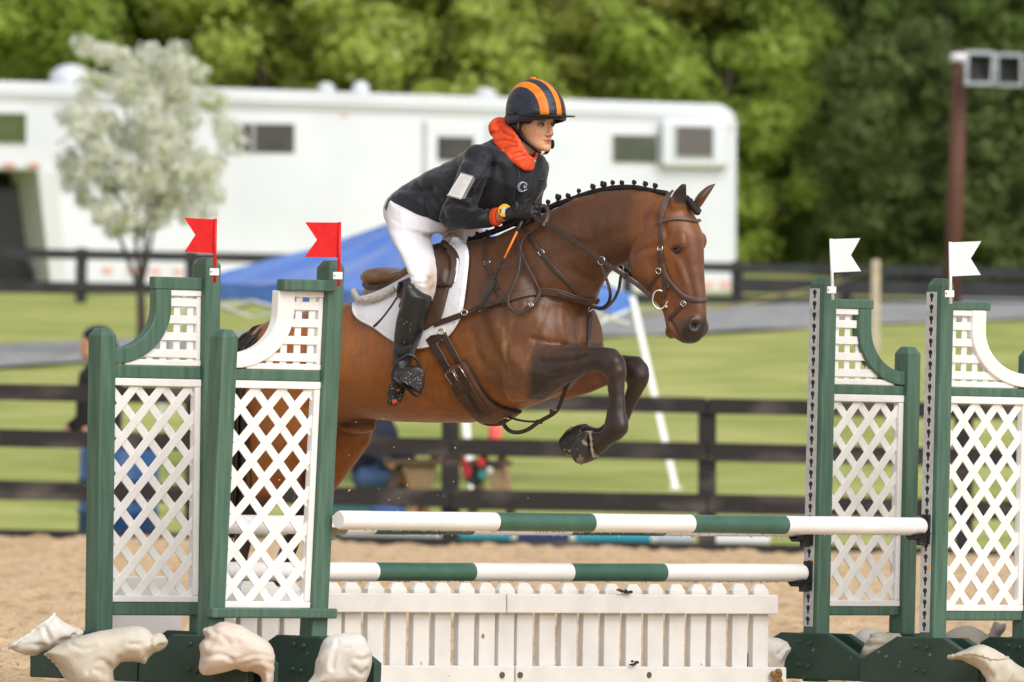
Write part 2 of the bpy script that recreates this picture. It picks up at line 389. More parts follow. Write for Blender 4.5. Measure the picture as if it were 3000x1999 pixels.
# swoosh graphic along the flank
mb = MB(); sw = catmull([(710, 565, 0), (770, 590, 0), (850, 603, 0), (940, 612, 0), (1040, 628, 0)], n=6); wd = [1, 8, 16, 13, 3]
lo = [tp(p.x, p.y - np.interp(i, np.linspace(0, len(sw)-1, 5), wd)/2, -.012) for i, p in enumerate(sw)]; hi = [tp(p.x, p.y + np.interp(i, np.linspace(0, len(sw)-1, 5), wd)/2, -.012) for i, p in enumerate(sw)]
mb.sheet([[(p, Vector((0, -1, 0))) for p in lo], [(p, Vector((0, -1, 0))) for p in hi]], .006); obj('side_graphic', mb, mat('grey_vinyl', (.42, .43, .42), rough=.4), tr)

# ------------------------------------------------------------ dark pickup under the gooseneck
m_truck = mat('truck_black', (.014, .014, .016), rough=.3, coat=.3)
tk = root('pickup_truck', 'black pickup truck in the shade under the trailer nose', 'truck', at(-60, 880, 189))
mb = MB(); mb.prism([at(-700, 560, 188.9), at(-180, 545, 188.9), at(96, 540, 188.9), at(128, 740, 188.9), at(146, 860, 188.9), at(120, 880, 188.9), at(-700, 880, 188.9)], (0, 1.9, 0)); obj('body', mb, m_truck, tk, bevel=.06)  # raised so its black also fills the shade below the nose
mb = MB(); mb.prism([at(-640, 620, 188.8), at(-600, 480, 188.8), at(-260, 480, 188.8), at(-200, 612, 188.8)], (0, 1.6, 0)); obj('cab', mb, m_truck, tk, bevel=.05)
mb = MB(); mb.prism([at(-300, 505, 189.2), at(92, 510, 189.2), at(96, 545, 189.2), at(-300, 545, 189.2)], (0, 1.3, 0)); obj('nose_shade', mb, mat('shade_black', (.01, .01, .011), rough=.7), tk)  # black block standing in for the shade between nose and truck
for u in (-520, 20):
    mb = MB(); c = at(u, 830, 188.6)
    mb.loft([[c+Vector((math.cos(a)*r_, y_, math.sin(a)*r_)) for a in np.linspace(0, 2*math.pi, 20, endpoint=False)] for r_, y_ in ((.2, -.05), (.36, -.05), (.4, 0), (.4, .2))]); obj('wheel', mb, m_tyre, tk, smooth=True)

# ------------------------------------------------------------ blue pop-up canopy
m_blue = mat('canopy_blue', srgb(82, 126, 206), srgb(62, 104, 188), rough=.4, scale=1.2, spec=.5, sheen=.3, bump=.8, bscale=1.8, bdist=.12)
m_tube = mat('canopy_white_tube', (.78, .79, .8), rough=.35)
tn = root('canopy_tent', 'blue pop up canopy tent with white slanted legs behind the arena fence', 'tent', at(1000, 1480, 123))
ap = at(1285, 596, 123.2)
cL, cR = at(552, 822, 123.2), at(1852, 862, 122.6)
cF, cB = at(1330, 872, 120.6), at(1060, 818, 125.2)
cor = [cL, cF, cR, cB]
mb = MB()
for i in range(4):
    a, b = cor[i], cor[(i+1) % 4]; rows = []
    for s in np.linspace(0, 1, 25):
        row = []
        for q in np.linspace(0, 1, 25):
            e = a.lerp(b, q); p = ap.lerp(e, s); sag = .055*math.sin(math.pi*s)*(1+.5*math.cos(2*math.pi*q)) + .035*math.sin(9*q+7*s)*s + .02*math.sin(31*q+3*i)*math.sin(math.pi*s); p.z -= sag*.8
            row.append(p)
        rows.append(row)
    vs = [p for r_ in rows for p in r_]; mb.add(vs, [tuple(x) for x in grid_faces(25, 25)])
can = obj('canopy', mb, m_blue, tn, smooth=True)
mb = MB()
for i in range(4):
    a, b = cor[i], cor[(i+1) % 4]; n_ = 14; top = [a.lerp(b, q) for q in np.linspace(0, 1, n_)]
    lo = [p + Vector((0, 0, -.17-.02*math.sin(k*1.7))) for k, p in enumerate(top)]
    mb.add(top+lo, [(k, k+1, n_+k+1, n_+k) for k in range(n_-1)])
obj('valance', mb, m_blue, can, smooth=True)
for a, (u, v, Y_) in zip(cor, ((438, 1310, 124), (1386, 1500, 119.5), (1980, 1456, 122), (1090, 1440, 126))):
    b = at(u, v, Y_); b.z = float(gz(b.x, b.y)); mb = MB(); a2 = a + Vector((0, 0, -.02))
    mb.box((a2+b)/2, (.032, 0, 0), (0, .032, 0), (a2-b)/2); obj('leg', mb, m_tube, tn, bevel=.006)
mb = MB()
for i in range(4):
    a, b = cor[i]+Vector((0, 0, -.12)), cor[(i+1) % 4]+Vector((0, 0, -.12)); k = 4
    for q in range(k):
        p, r_ = a.lerp(b, q/k), a.lerp(b, (q+1)/k); lo_, hi_ = Vector((0, 0, -.20)), Vector((0, 0, -.02))
        if q % 2: p, r_ = r_, p
        mb.tube([p+hi_, r_+lo_], .014, 6)
        mb.tube([p+Vector((0, 0, -.18)), r_+Vector((0, 0, -.04))], .014, 6)
obj('truss', mb, m_tube, tn)
for a, (u, v, Y_) in zip(cor, ((438, 1310, 124), (1386, 1500, 119.5), (1980, 1456, 122), (1090, 1440, 126))):
    b = at(u, v, Y_); b.z = float(gz(b.x, b.y)); mb = MB(); mb.box(b+Vector((0, 0, .01)), (.07, 0, 0), (0, .07, 0), (0, 0, .01)); obj('foot_plate', mb, m_tube, tn)
# ------------------------------------------------------------ the jump: four wing standards
m_green = mat('green_paint', (.042, .098, .066), (.086, .160, .114), rough=.5, scale=7, bump=.35, bscale=22, spec=.45, stretch=(6, 6, .5), lo=.3, hi=.7, bdist=.004, spots=(34, .74, (.14, .20, .155)))
m_green2 = mat('worn_green_paint', (.016, .042, .030), (.028, .06, .044), rough=.5, scale=7, bump=.35, bscale=22, spec=.4, lo=.3, hi=.7, bdist=.004, spots=(26, .70, (.16, .19, .17)))
m_white = mat('white_paint', (.80, .785, .76), (.72, .70, .665), rough=.5, scale=9, bump=.25, bscale=30, spec=.4, bdist=.003, lo=.45, hi=.8, spots=(23, .755, (.46, .40, .31)))
m_whiteg = mat('weathered_white_paint', (.70, .68, .65), (.60, .58, .55), rough=.55, scale=6, bump=.3, bscale=30, spec=.35, bdist=.003, lo=.42, hi=.75, spots=(16, .73, (.30, .19, .09)))
m_track = mat('galvanised_track', (.56, .57, .57), (.46, .47, .47), rough=.5, metal=.15, scale=20)
m_black = mat('black_plastic', (.012, .012, .013), (.03, .03, .03), rough=.5, scale=30)
m_redf = mat('red_flag_plastic', (.72, .008, .010), (.60, .006, .008), rough=.45, scale=40, spec=.35)
m_whitef = mat('white_flag_plastic', (.80, .80, .80), rough=.45)
m_bolt = mat('bolt_green', (.03, .07, .05), rough=.45, metal=.3)
STD = {}
def standard(key, label, top, bot, Yd, phi, side, L, vs_short, rails, cap, curve_mat, foot_mat, track_v, cap_x, brk, low_front=False):
    """a jump wing: tall post, short post, rails, lattice, curved bracket, two feet, keyhole track"""
    T = at(top[0], top[1], Yd); B = at(bot[0], bot[1], Yd); a = (T-B)/(T.z-B.z); P0 = B - a*B.z; H = T.z
    e = Vector((side*math.cos(phi), side*math.sin(phi), 0)); n = Vector((math.sin(phi), -math.cos(phi), 0)); Z = Vector((0, 0, 1))
    def Wp(x, y, h): return P0 + e*x + n*y + a*h
    def hv(v, u=None): # height at pixel row v near this standard
        uu = top[0] + (v-top[1])/(bot[1]-top[1])*(bot[0]-top[0])
        return at(uu, v, Yd).z
    w = .041
    st = root('jump_standard', label, 'jump standard', P0, 'wing standards of the spread jump')
    def post(x, h1):
        mb = MB(); R_ = lambda h, k: [Wp(x-w*k, -w*k, h), Wp(x+w*k, -w*k, h), Wp(x+w*k, w*k, h), Wp(x-w*k, w*k, h)]
        mb.loft([R_(.02, 1), R_(h1-.030, 1), R_(h1, .58)]); return obj('post', mb, m_green, st, bevel=.007)
    post(0, H); hs = at(vs_short[0], vs_short[1], (P0+e*L).y).z; post(L, hs)
    def board(name, x0, x1, h0, h1, y0, y1, m_, bev=.006):
        mb = MB(); mb.box(Wp((x0+x1)/2, (y0+y1)/2, (h0+h1)/2), e*((x1-x0)/2), n*((y1-y0)/2), a*((h1-h0)/2)); return obj(name, mb, m_, st, bevel=bev)
    hm1, hm0 = hv(rails[0]), hv(rails[1]); hl1, hl0 = hv(rails[2]), hv(rails[3]); hc1, hc0 = hv(cap[0]), hv(cap[1])
    board('rail', w, L-w, hm0, hm1, -.018, .020, m_green)
    if low_front: board('rail', -.055, L+.06, hl0, hl1, w+.001, w+.038, m_green)
    else: board('rail', w, L-w, hl0, hl1, -.020, .018, m_green)
    board('cap_rail', w*.4 if low_front else w, cap_x, hc0, hc1, -.02 if not low_front else w*.2, .022 if not low_front else w*1.5, m_green)
    # lattice: battens, then every slat
    x0, x1 = w, L-w; lo, hi = hl1, hm0
    board('batten', x0, x1, hi-.030, hi, -.012, .022, m_white, .003); board('batten', x0, x1, lo, lo+.026, -.012, .022, m_white, .003)
    board('batten', *((x0, x0+.030) if side < 0 else (x1-.030, x1)), lo+.027, hi-.031, -.012, .020, m_white, .003)
    pit = .142; sw = .0185
    for dgn, yy in ((1, .0065 if side > 0 else 0.), (-1, 0. if side > 0 else .0065)):
        k = -20
        while k < 40:
            c = x0 + k*pit + (.03 if dgn > 0 else .065); k += 1
            # line x = c + dgn*(h-lo)
            hA, hB = lo+.01, hi-.01
            if dgn > 0: ha, hb = max(hA, lo+(x0-c)), min(hB, lo+(x1-c))
            else: ha, hb = max(hA, lo+(c-x1)), min(hB, lo+(c-x0))
            if hb-ha < .02: continue
            p, q = Wp(c+dgn*(ha-lo), yy, ha), Wp(c+dgn*(hb-lo), yy, hb); d = (q-p)/2
            wd = (e*1 - a*dgn).normalized()*sw; wd = (n.cross(d)).normalized()*sw
            mb = MB(); mb.box((p+q)/2, d, n*.0030, wd); obj('lattice_slat', mb, m_white, st, bevel=.0015)
    # curved bracket
    hb1, hb0 = hv(brk[0]), hv(brk[1]); xo, xi = brk[2], brk[3]; hcv = hv(brk[4])
    outer, inner = [], []
    outer.append((xo, hc0)); inner.append((xi, hc0))
    xc = L-w
    for t in np.linspace(0, 1, 15):
        an = t*math.pi/2
        outer.append((xc - (xc-xo)*math.cos(an), hcv - (hcv-hb1)*math.sin(an)))
        inner.append((xc - (xc-xi)*math.cos(an), hcv - (hcv-hb0)*math.sin(an)))
    mb = MB(); rings = [[Wp(o[0], -.02, o[1]), Wp(o[0], .024, o[1]), Wp(i_[0], .024, i_[1]), Wp(i_[0], -.02, i_[1])] for o, i_ in zip(outer, inner)]
    mb.loft(rings); obj('curved_bracket', mb, curve_mat, st, bevel=.005)
    def x_in(h):
        if h >= hcv: return xi
        s_ = (hcv-h)/(hcv-hb0); s_ = min(1, s_); return xc - (xc-xi)*math.sqrt(max(0, 1-s_*s_))
    # small square trellis
    l2, h2 = hm1+.001, hc0-.001
    board('batten', w, xi+.02, h2-.024, h2, -.012, .016, m_white, .003); board('batten', w, min(x_in(l2+.02)+.05, xc), l2, l2+.024, -.012, .016, m_white, .003)
    board('batten', w, w+.020, l2+.025, h2-.025, -.011, .013, m_white, .003)
    for k in range(9):
        x = w+.045+k*.071
        if x > xc-.05: break
        top_ = h2-.02
        if x > xi:
            s_ = math.sqrt(max(0, 1-((xc-x)/(xc-xi))**2)); top_ = hcv-(hcv-hb0)*s_+.02
        if top_-l2 < .05: break
        board('trellis_slat', x-.0165, x+.0165, l2+.01, top_, -.006, .001, m_white, .0015)
    for k in range(12):
        h = l2+.05+k*.0685
        if h > h2-.03: break
        board('trellis_slat', w+.01, x_in(h)+.02, h-.0165, h+.0165, .002, .009, m_white, .0015)
    # feet: pairs of boards across the wing, sandwiching each post
    for xf in (0, L):
        for s_ in (-1, 1):
            y_ = [(-.33, .03), (-.33, .125), (-.13, .225), (.13, .225), (.33, .125), (.33, .03)]
            xx = xf + s_*(w+.022) - .02
            mb = MB(); mb.prism([Wp(xx, q[0], q[1]) for q in y_], e*.04); obj('foot', mb, foot_mat, st, bevel=.006)
            if s_*side*-1 > 0 or xf == L:
                for (by, bh) in ((-.02, .19), (.02+.02, .185), (-.02, .09), (.03, .085)):
                    c = Wp(xf + s_*(w+.043), by, bh); mb = MB(); mb.tube([c-e*(s_*.004), c+e*(s_*.008)], [.012, .009], 8); obj('bolt', mb, m_bolt, st)
    # keyhole track on the inner face
    h1, h0 = hv(track_v[0]), hv(track_v[1]); yT = -w+.027 if side > 0 else w-.027; yT = -.012
    N = int((h1-h0)/.0465); ph = (h1-h0)/N; xk = -w-.0025
    mb = MB(); vs = []; fs = []
    def kh(i, t): # keyhole outline, 16 samples
        an = 2*math.pi*t/16; r = .0118
        y, z = r*math.sin(an), .007 + r*math.cos(an)
        if 6 <= t <= 10: y = .0060*(1, 1, 0, -1, -1)[t-6]; z = (-.004, -.016, -.0195, -.016, -.004)[t-6]
        return y, z
    def rc(t):
        an = 2*math.pi*t/16; s_, c = math.sin(an), math.cos(an); k = max(abs(s_)/.025, abs(c)/(ph/2)); return s_/k, c/k
    for i in range(N):
        hc_ = h0+(i+.5)*ph; o = len(vs)
        for t in range(16): y, z = rc(t); vs.append(Wp(xk, yT+y, hc_+z))
        for t in range(16): y, z = kh(i, t); vs.append(Wp(xk, yT+y, hc_+z))
        for t in range(16): y, z = kh(i, t); vs.append(Wp(xk+.0022, yT+y, hc_+z))
        for t in range(16):
            q = (t+1) % 16; fs += [(o+t, o+q, o+16+q, o+16+t), (o+16+t, o+16+q, o+32+q, o+32+t)]
    mb.add(vs, fs)
    mb.box(Wp(xk+.0012, yT-.0262, (h0+h1)/2), e*.002, n*.0012, a*((h1-h0)/2)); mb.box(Wp(xk+.0012, yT+.0262, (h0+h1)/2), e*.002, n*.0012, a*((h1-h0)/2))
    tk_ = obj('keyhole_track', mb, m_track, st, fix=False)
    mb = MB(); mb.box(Wp(-w-.0004, yT, (h0+h1)/2), e*.0003, n*.024, a*((h1-h0)/2-.004)); obj('backing', mb, m_black, tk_)
    STD[key] = dict(W=Wp, e=e, n=n, a=a, hv=hv, H=H, w=w, side=side, Y=Yd, st=st, yT=yT)
    return st
pl, pr = R(42), R(47)
LA = .0
def wl(ut, us, Yd, phi): return abs(us-ut)/(FPX/Yd)/math.cos(phi)
standard('A', 'far left green jump standard with green curved bracket, leftmost in the photo', (607, 755), (594, 1848), 50.5, pl, -1, wl(604, 308, 50.5, pl), (299, 961),
         (1075, 1113, 1765, 1804), (815, 852), m_green, m_green2, (800, 1840), .29, (1028, 1073, .287, .205, 905))
standard('B', 'near left green jump standard with white curved bracket and front pole end', (970, 763), (921, 1790), 50.0, pl, -1, wl(960, 664, 50.0, pl), (656, 965),
         (1087, 1120, 1782, 1811), (822, 855), m_white, m_green2, (805, 1840), .29, (1040, 1085, .287, .20, 920), True)
standard('C', 'second green jump standard from the right with green curved bracket and white flag', (2414, 812), (2392, 1835), 52.9, pr, 1, wl(2414, 2673, 52.9, pr), (2662, 1016),
         (1126, 1154, 1776, 1803), (875, 903), m_green, m_green2, (846, 1836), .30, (1084, 1124, .285, .205, 955))
standard('D', 'rightmost green jump standard with white curved bracket cut off by the photo edge', (2757, 816), (2733, 1855), 52.4, pr, 1, wl(2757, 3040, 52.4, pr), (3021, 1024),
         (1134, 1160, 1790, 1818), (882, 907), m_white, m_green2, (856, 1853), .30, (1091, 1131, .27, .185, 965))

# ------------------------------------------------------------ poles in their cups
m_pw = mat('pole_white', (.80, .79, .77), (.75, .735, .71), rough=.38, scale=5, bump=.15, bscale=14, spec=.4, bdist=.004, spots=(30, .76, (.42, .33, .22)))
m_pg = mat('pole_green', (.036, .104, .070), (.058, .138, .098), rough=.33, scale=9, bump=.15, bscale=14, spec=.5, bdist=.004, stretch=(1, 1, 1), lo=.35, hi=.7)
def pole(label, pa, pb, stripes, rad=.038):
    A, B = at(*pa), at(*pb); us = [s[0] for s in stripes]
    o = None; d = (B-A).normalized(); up = Vector((0, 0, 1)); sd = d.cross(up).normalized(); up = sd.cross(d)
    def pt(u): # point on the axis at pixel column u
        lo, hi = 0., 1.
        for _ in range(30):
            t = (lo+hi)/2
            if px(A.lerp(B, t))[0] < u: lo = t
            else: hi = t
        return A.lerp(B, t)
    mb = MB(); P = [pt(u) for u in us] + [B]; N = 28
    for i, (u, c) in enumerate(stripes):
        p, q = P[i], P[i+1]; k = max(2, int((q-p).length/.12)); rs = []
        for j in range(k+1):
            ctr = p.lerp(q, j/k); r_ = rad*(1+.012*math.sin(j*1.3+i))
            f = 1
            if (i == 0 and j == 0) or (i == len(stripes)-1 and j == k): f = .86
            rs.append([ctr + sd*(r_*f*math.cos(2*math.pi*t/N)) + up*(r_*f*math.sin(2*math.pi*t/N)) for t in range(N)])
        if i == 0: rs.insert(1, [A + d*.012 + (x-rs[0][t2])*0 + (rs[0][t2]-A)/.86 for t2, x in enumerate(rs[0])])
        if i == len(stripes)-1: rs.insert(-1, [B - d*.012 + (x-B)/.86 for x in rs[-1]])
        vs = [x for r_ in rs for x in r_]; n = N; fs = []
        for a in range(len(rs)-1):
            for t in range(n): fs.append((a*n+t, a*n+(t+1) % n, (a+1)*n+(t+1) % n, (a+1)*n+t))
        if i == 0: fs.append(tuple(range(n))[::-1])
        if i == len(stripes)-1: fs.append(tuple((len(rs)-1)*n+t for t in range(n)))
        mb.add(vs, fs, c)
    o = thing('jump_pole', mb, [m_pw, m_pg], label, 'jump pole', 'painted poles of the jump', smooth=True, weld=True)
    me = o.data
    for p_ in me.polygons:
        if len(p_.vertices) > 4: p_.use_smooth = False
    # drops of rain water hanging under the pole
    mbw = MB()
    for k in range(80):
        c = A.lerp(B, .02+.96*random.random()); mbw.ball(c - up*(rad+.001) + sd*random.uniform(-.008, .008), random.uniform(.002, .004), None, random.uniform(.003, .006), nu=6, nv=4)
    dr = obj('water_drop', mbw, mat('water', (.55, .53, .5), rough=.08, spec=.7), o, smooth=True, fix=False); dr['kind'] = 'stuff'
    return o
pole('front striped green and white pole resting in the two near standards', (991, 1524, 49.95), (2702, 1543, 52.36), [(991, 0), (1448, 1), (1729, 0), (2021, 1), (2296, 0)])
pole('back top green and white pole mostly hidden behind the front top pole', (616, 1536, 50.53), (2352, 1546.5, 52.86), [(616, 0), (1090, 1), (1378, 0), (1666, 1), (1940, 0)])
pole('lower green and white striped pole just above the white picket panels', (616, 1674, 50.53), (2354, 1679, 52.86), [(616, 0), (1096, 1), (1380, 0), (1667, 1), (1940, 0)])
m_cupg = mat('cup_grey', (.33, .33, .29), (.25, .25, .22), rough=.5, scale=20)
def cup(label, key, u, v, m_, grp='pole cups'):
    S = STD[key]; h = S['hv'](v); w = S['w']; Wp = S['W']; e, n, a = S['e'], S['n'], S['a']; yT = S['yT']
    c = root('pole_cup', label, 'pole cup', Wp(-w-.005, yT, h), grp)
    mb = MB(); mb.box(Wp(-w-.007, yT, h-.012), e*.003, n*.025, a*.062); obj('plate', mb, m_, c, bevel=.002)
    mb = MB(); mb.tube([Wp(-w-.004, yT, h-.055), Wp(-w-.05, yT, h-.055)], .016, 8); mb.box(Wp(-w-.03, yT, h-.062), e*.02, n*.012, a*.018); obj('stem', mb, m_, c, bevel=.002)
    rows = []
    for x in (-w-.012, -w-.045, -w-.085, -w-.105):
        row = []; hw = .95 if x > -w-.1 else .7
        for t in np.linspace(-1, 1, 9):
            an = t*hw; row.append((Wp(x, yT+.046*math.sin(an), h-.0445*math.cos(an)*1.0-.002), (n*math.sin(an)*-1 + a*-math.cos(an))*-1*-1))
        rows.append(row)
    mb = MB(); mb.sheet(rows, .012); obj('cradle', mb, m_, c, smooth=False)
    return c
cup('grey pole cup at the left end of the front pole', 'B', 989, 1524, m_cupg)
cup('black pole cup under the right end of the front pole', 'D', 2704, 1543, m_black)
cup('upper black pole cup on the second standard from the right', 'C', 2354, 1548, m_black)
cup('lower black pole cup on the second standard from the right', 'C', 2354, 1679, m_black)
for key, v, c_, nm in (('C', 1646, (.9, .12, .16), 'pink height marker sticker on the metal track of the second standard from right'), ('D', 1662, (.9, .33, .02), 'orange height marker sticker on the metal track of the rightmost standard')):
    S = STD[key]; mb = MB(); h = S['hv'](v); mb.box(S['W'](-S['w']-.005, S['yT']+.018, h), S['e']*.0008, S['n']*.007, S['a']*.008); thing('sticker', mb, mat(nm.split()[0]+'_sticker', c_, rough=.5), nm, 'sticker', 'height marker stickers')

# ------------------------------------------------------------ flags on the tall posts
def flag(label, pts_pole, cloth, clip, Yd, m_, grp):
    f = root('jump_flag', label, 'flag', at(*pts_pole[1], Yd), grp)
    mb = MB(); mb.tube([at(*pts_pole[0], Yd), at(*pts_pole[1], Yd)], .0068, 10); obj('stick', mb, m_, f, smooth=True)
    mb = MB(); poly = [at(u, v, Yd+.001*i) for i, (u, v) in enumerate(cloth)]; mb.prism(poly, (0, .003, 0)); obj('pennant', mb, m_, f)
    c = at(*clip, Yd-.008); mb = MB(); mb.box(c, (.019, 0, 0), (0, .006, 0), (0, 0, .0145)); mb.box(c+Vector((-.01, .012, 0)), (.009, 0, 0), (0, .01, 0), (0, 0, .0145)); cl = obj('clip', mb, m_whitef, f, bevel=.002)
    mb = MB(); q = c + Vector((-.013, -.0065, 0)); mb.tube([q, q+Vector((0, -.001, 0))], .003, 8); obj('screw', mb, m_black, cl)
flag('red swallow tail flag on the far left standard, leftmost flag', ((631, 641), (628.5, 829)), ((630, 643), (540, 638.5), (572, 689), (540, 738.5), (628, 743)), (628, 797), 50.38, m_redf, 'red course flags')
flag('red swallow tail flag on the near left standard beside the saddle', ((995, 651), (992, 839)), ((995, 652.5), (894, 651.5), (928.5, 703), (892, 753.5), (993, 754.5)), (989.5, 808), 49.88, m_redf, 'red course flags')
flag('white swallow tail flag on the second standard from the right', ((2434, 700), (2440, 879)), ((2434, 701), (2521, 698), (2493, 748), (2523, 795), (2437, 799)), (2436.5, 850), 52.78, m_whitef, 'white course flags')
flag('white swallow tail flag on the rightmost standard', ((2784, 709), (2785, 891)), ((2784, 710.5), (2875, 707), (2844, 758), (2874, 806), (2786, 810)), (2782, 861), 52.28, m_whitef, 'white course flags')

# ------------------------------------------------------------ white picket panels under the poles
def ph(u, v, off=0):
    t = (u-596)/(2403-596); return at(u, v, 50.38+2.4*t+off)
JD = (ph(2200, 1700)-ph(700, 1700)); JD.z = 0; JD.normalize(); JN = Vector((JD.y, -JD.x, 0))
def picket_panel(label, us, u0, u1, ue0, ue1):
    r = root('picket_panel', label, 'picket panel', ph((u0+u1)/2, 2015), 'white picket panels of the jump')
    for u in us:
        lean = rng.normal(0, 1.0); hw = .0445; b = ph(u-4, 1998); t = ph(u+lean, 1708+rng.normal(0, 1.2)+(u-1500)*.004); ax = (t-b)
        mb = MB(); k = lambda s_, f, d0=-.016, d1=.016: [b+ax*s_+JD*(hw*f*i)+JN*(d0 if j < 0 else d1)*1 for i, j in ((-1, -1), (1, -1), (1, 1), (-1, 1))]
        mb.loft([k(0, 1), k(.93, 1), k(1, .52, -.009, .009)]); obj('picket', mb, m_whiteg, r, bevel=.004)
    def rail(v0, v1, a0, a1, sl=.0045):
        mb = MB(); sv = lambda u: (u-1500)*sl
        poly = [ph(a0, v0+sv(a0), -.026)+JN*0, ph(a1, v0+sv(a1), -.026), ph(a1, v1+sv(a1), -.026), ph(a0, v1+sv(a0), -.026)]
        mb.prism(poly, JN*.032); return obj('rail', mb, m_whiteg, r, bevel=.005)
    rail(1739.5, 1796, u0, u1); b_ = rail(1951, 2030, ue0, ue1)
    for u in ((ue1-22,) if u0 < 900 else (ue0+26, 1900)):
        mb = MB(); q = ph(u, 1978, -.072); mb.tube([q, q+JN*.006], .013, 10); obj('plug', mb, mat('hole_dark', (.1, .08, .06), rough=.9), b_)
picket_panel('left white picket panel reaching behind the near left standard', [656, 722, 786, 852, 916, 972, 1029, 1096, 1161, 1229, 1293, 1361, 1422], 618, 1468, 618, 1492)
picket_panel('right white picket panel below the lower striped pole', [1478, 1533, 1599, 1662, 1726, 1788, 1852, 1916, 1978, 2040, 2101, 2163, 2224], 1472, 2265, 1497, 2289)
mb = MB(); A_ = at(300, 1690, 51.1); B_ = at(534, 1690, 51.3); mb.prism([at(300, 1688, 51.1), at(532, 1690, 51.3), at(536, 2010, 51.3), at(300, 2010, 51.1)], (-.02, .16, 0))
thing('wall_block', mb, m_whiteg, 'plain white painted block seen through the far left lattice near the ground', 'wall block', bevel=.006)
# clods of dung left on the picket rails
m_dung = mat('dung', (.022, .02, .008), (.05, .04, .018), rough=.95, scale=60)
for (u, v, s_, lab) in ((1836, 1735, .028, 'dark green clod of dung on the upper picket rail'), (1862, 1944, .024, 'dark clod of dung on the lower picket board')):
    mb = MB()
    for k in range(7): mb.ball(ph(u+rng.normal(0, 14), v+rng.normal(0, 3), -.09), s_*rng.uniform(.25, .5), s_*.4, s_*rng.uniform(.15, .35), nu=7, nv=5)
    thing('dung_clod', mb, m_dung, lab, 'clod', 'clods on the picket panels', smooth=True)
mb = MB()
for k in range(12): mb.ball(ph(2270+rng.normal(0, 9), 1985+rng.normal(0, 14), -.105), .012*rng.uniform(.5, 1.4), .006, .014*rng.uniform(.5, 1.5), nu=7, nv=5)
thing('mud_splash', mb, mat('mud', (.27, .135, .03), (.18, .09, .025), rough=.9, scale=40), 'splash of orange mud on the right end of the picket board', 'mud', smooth=True)

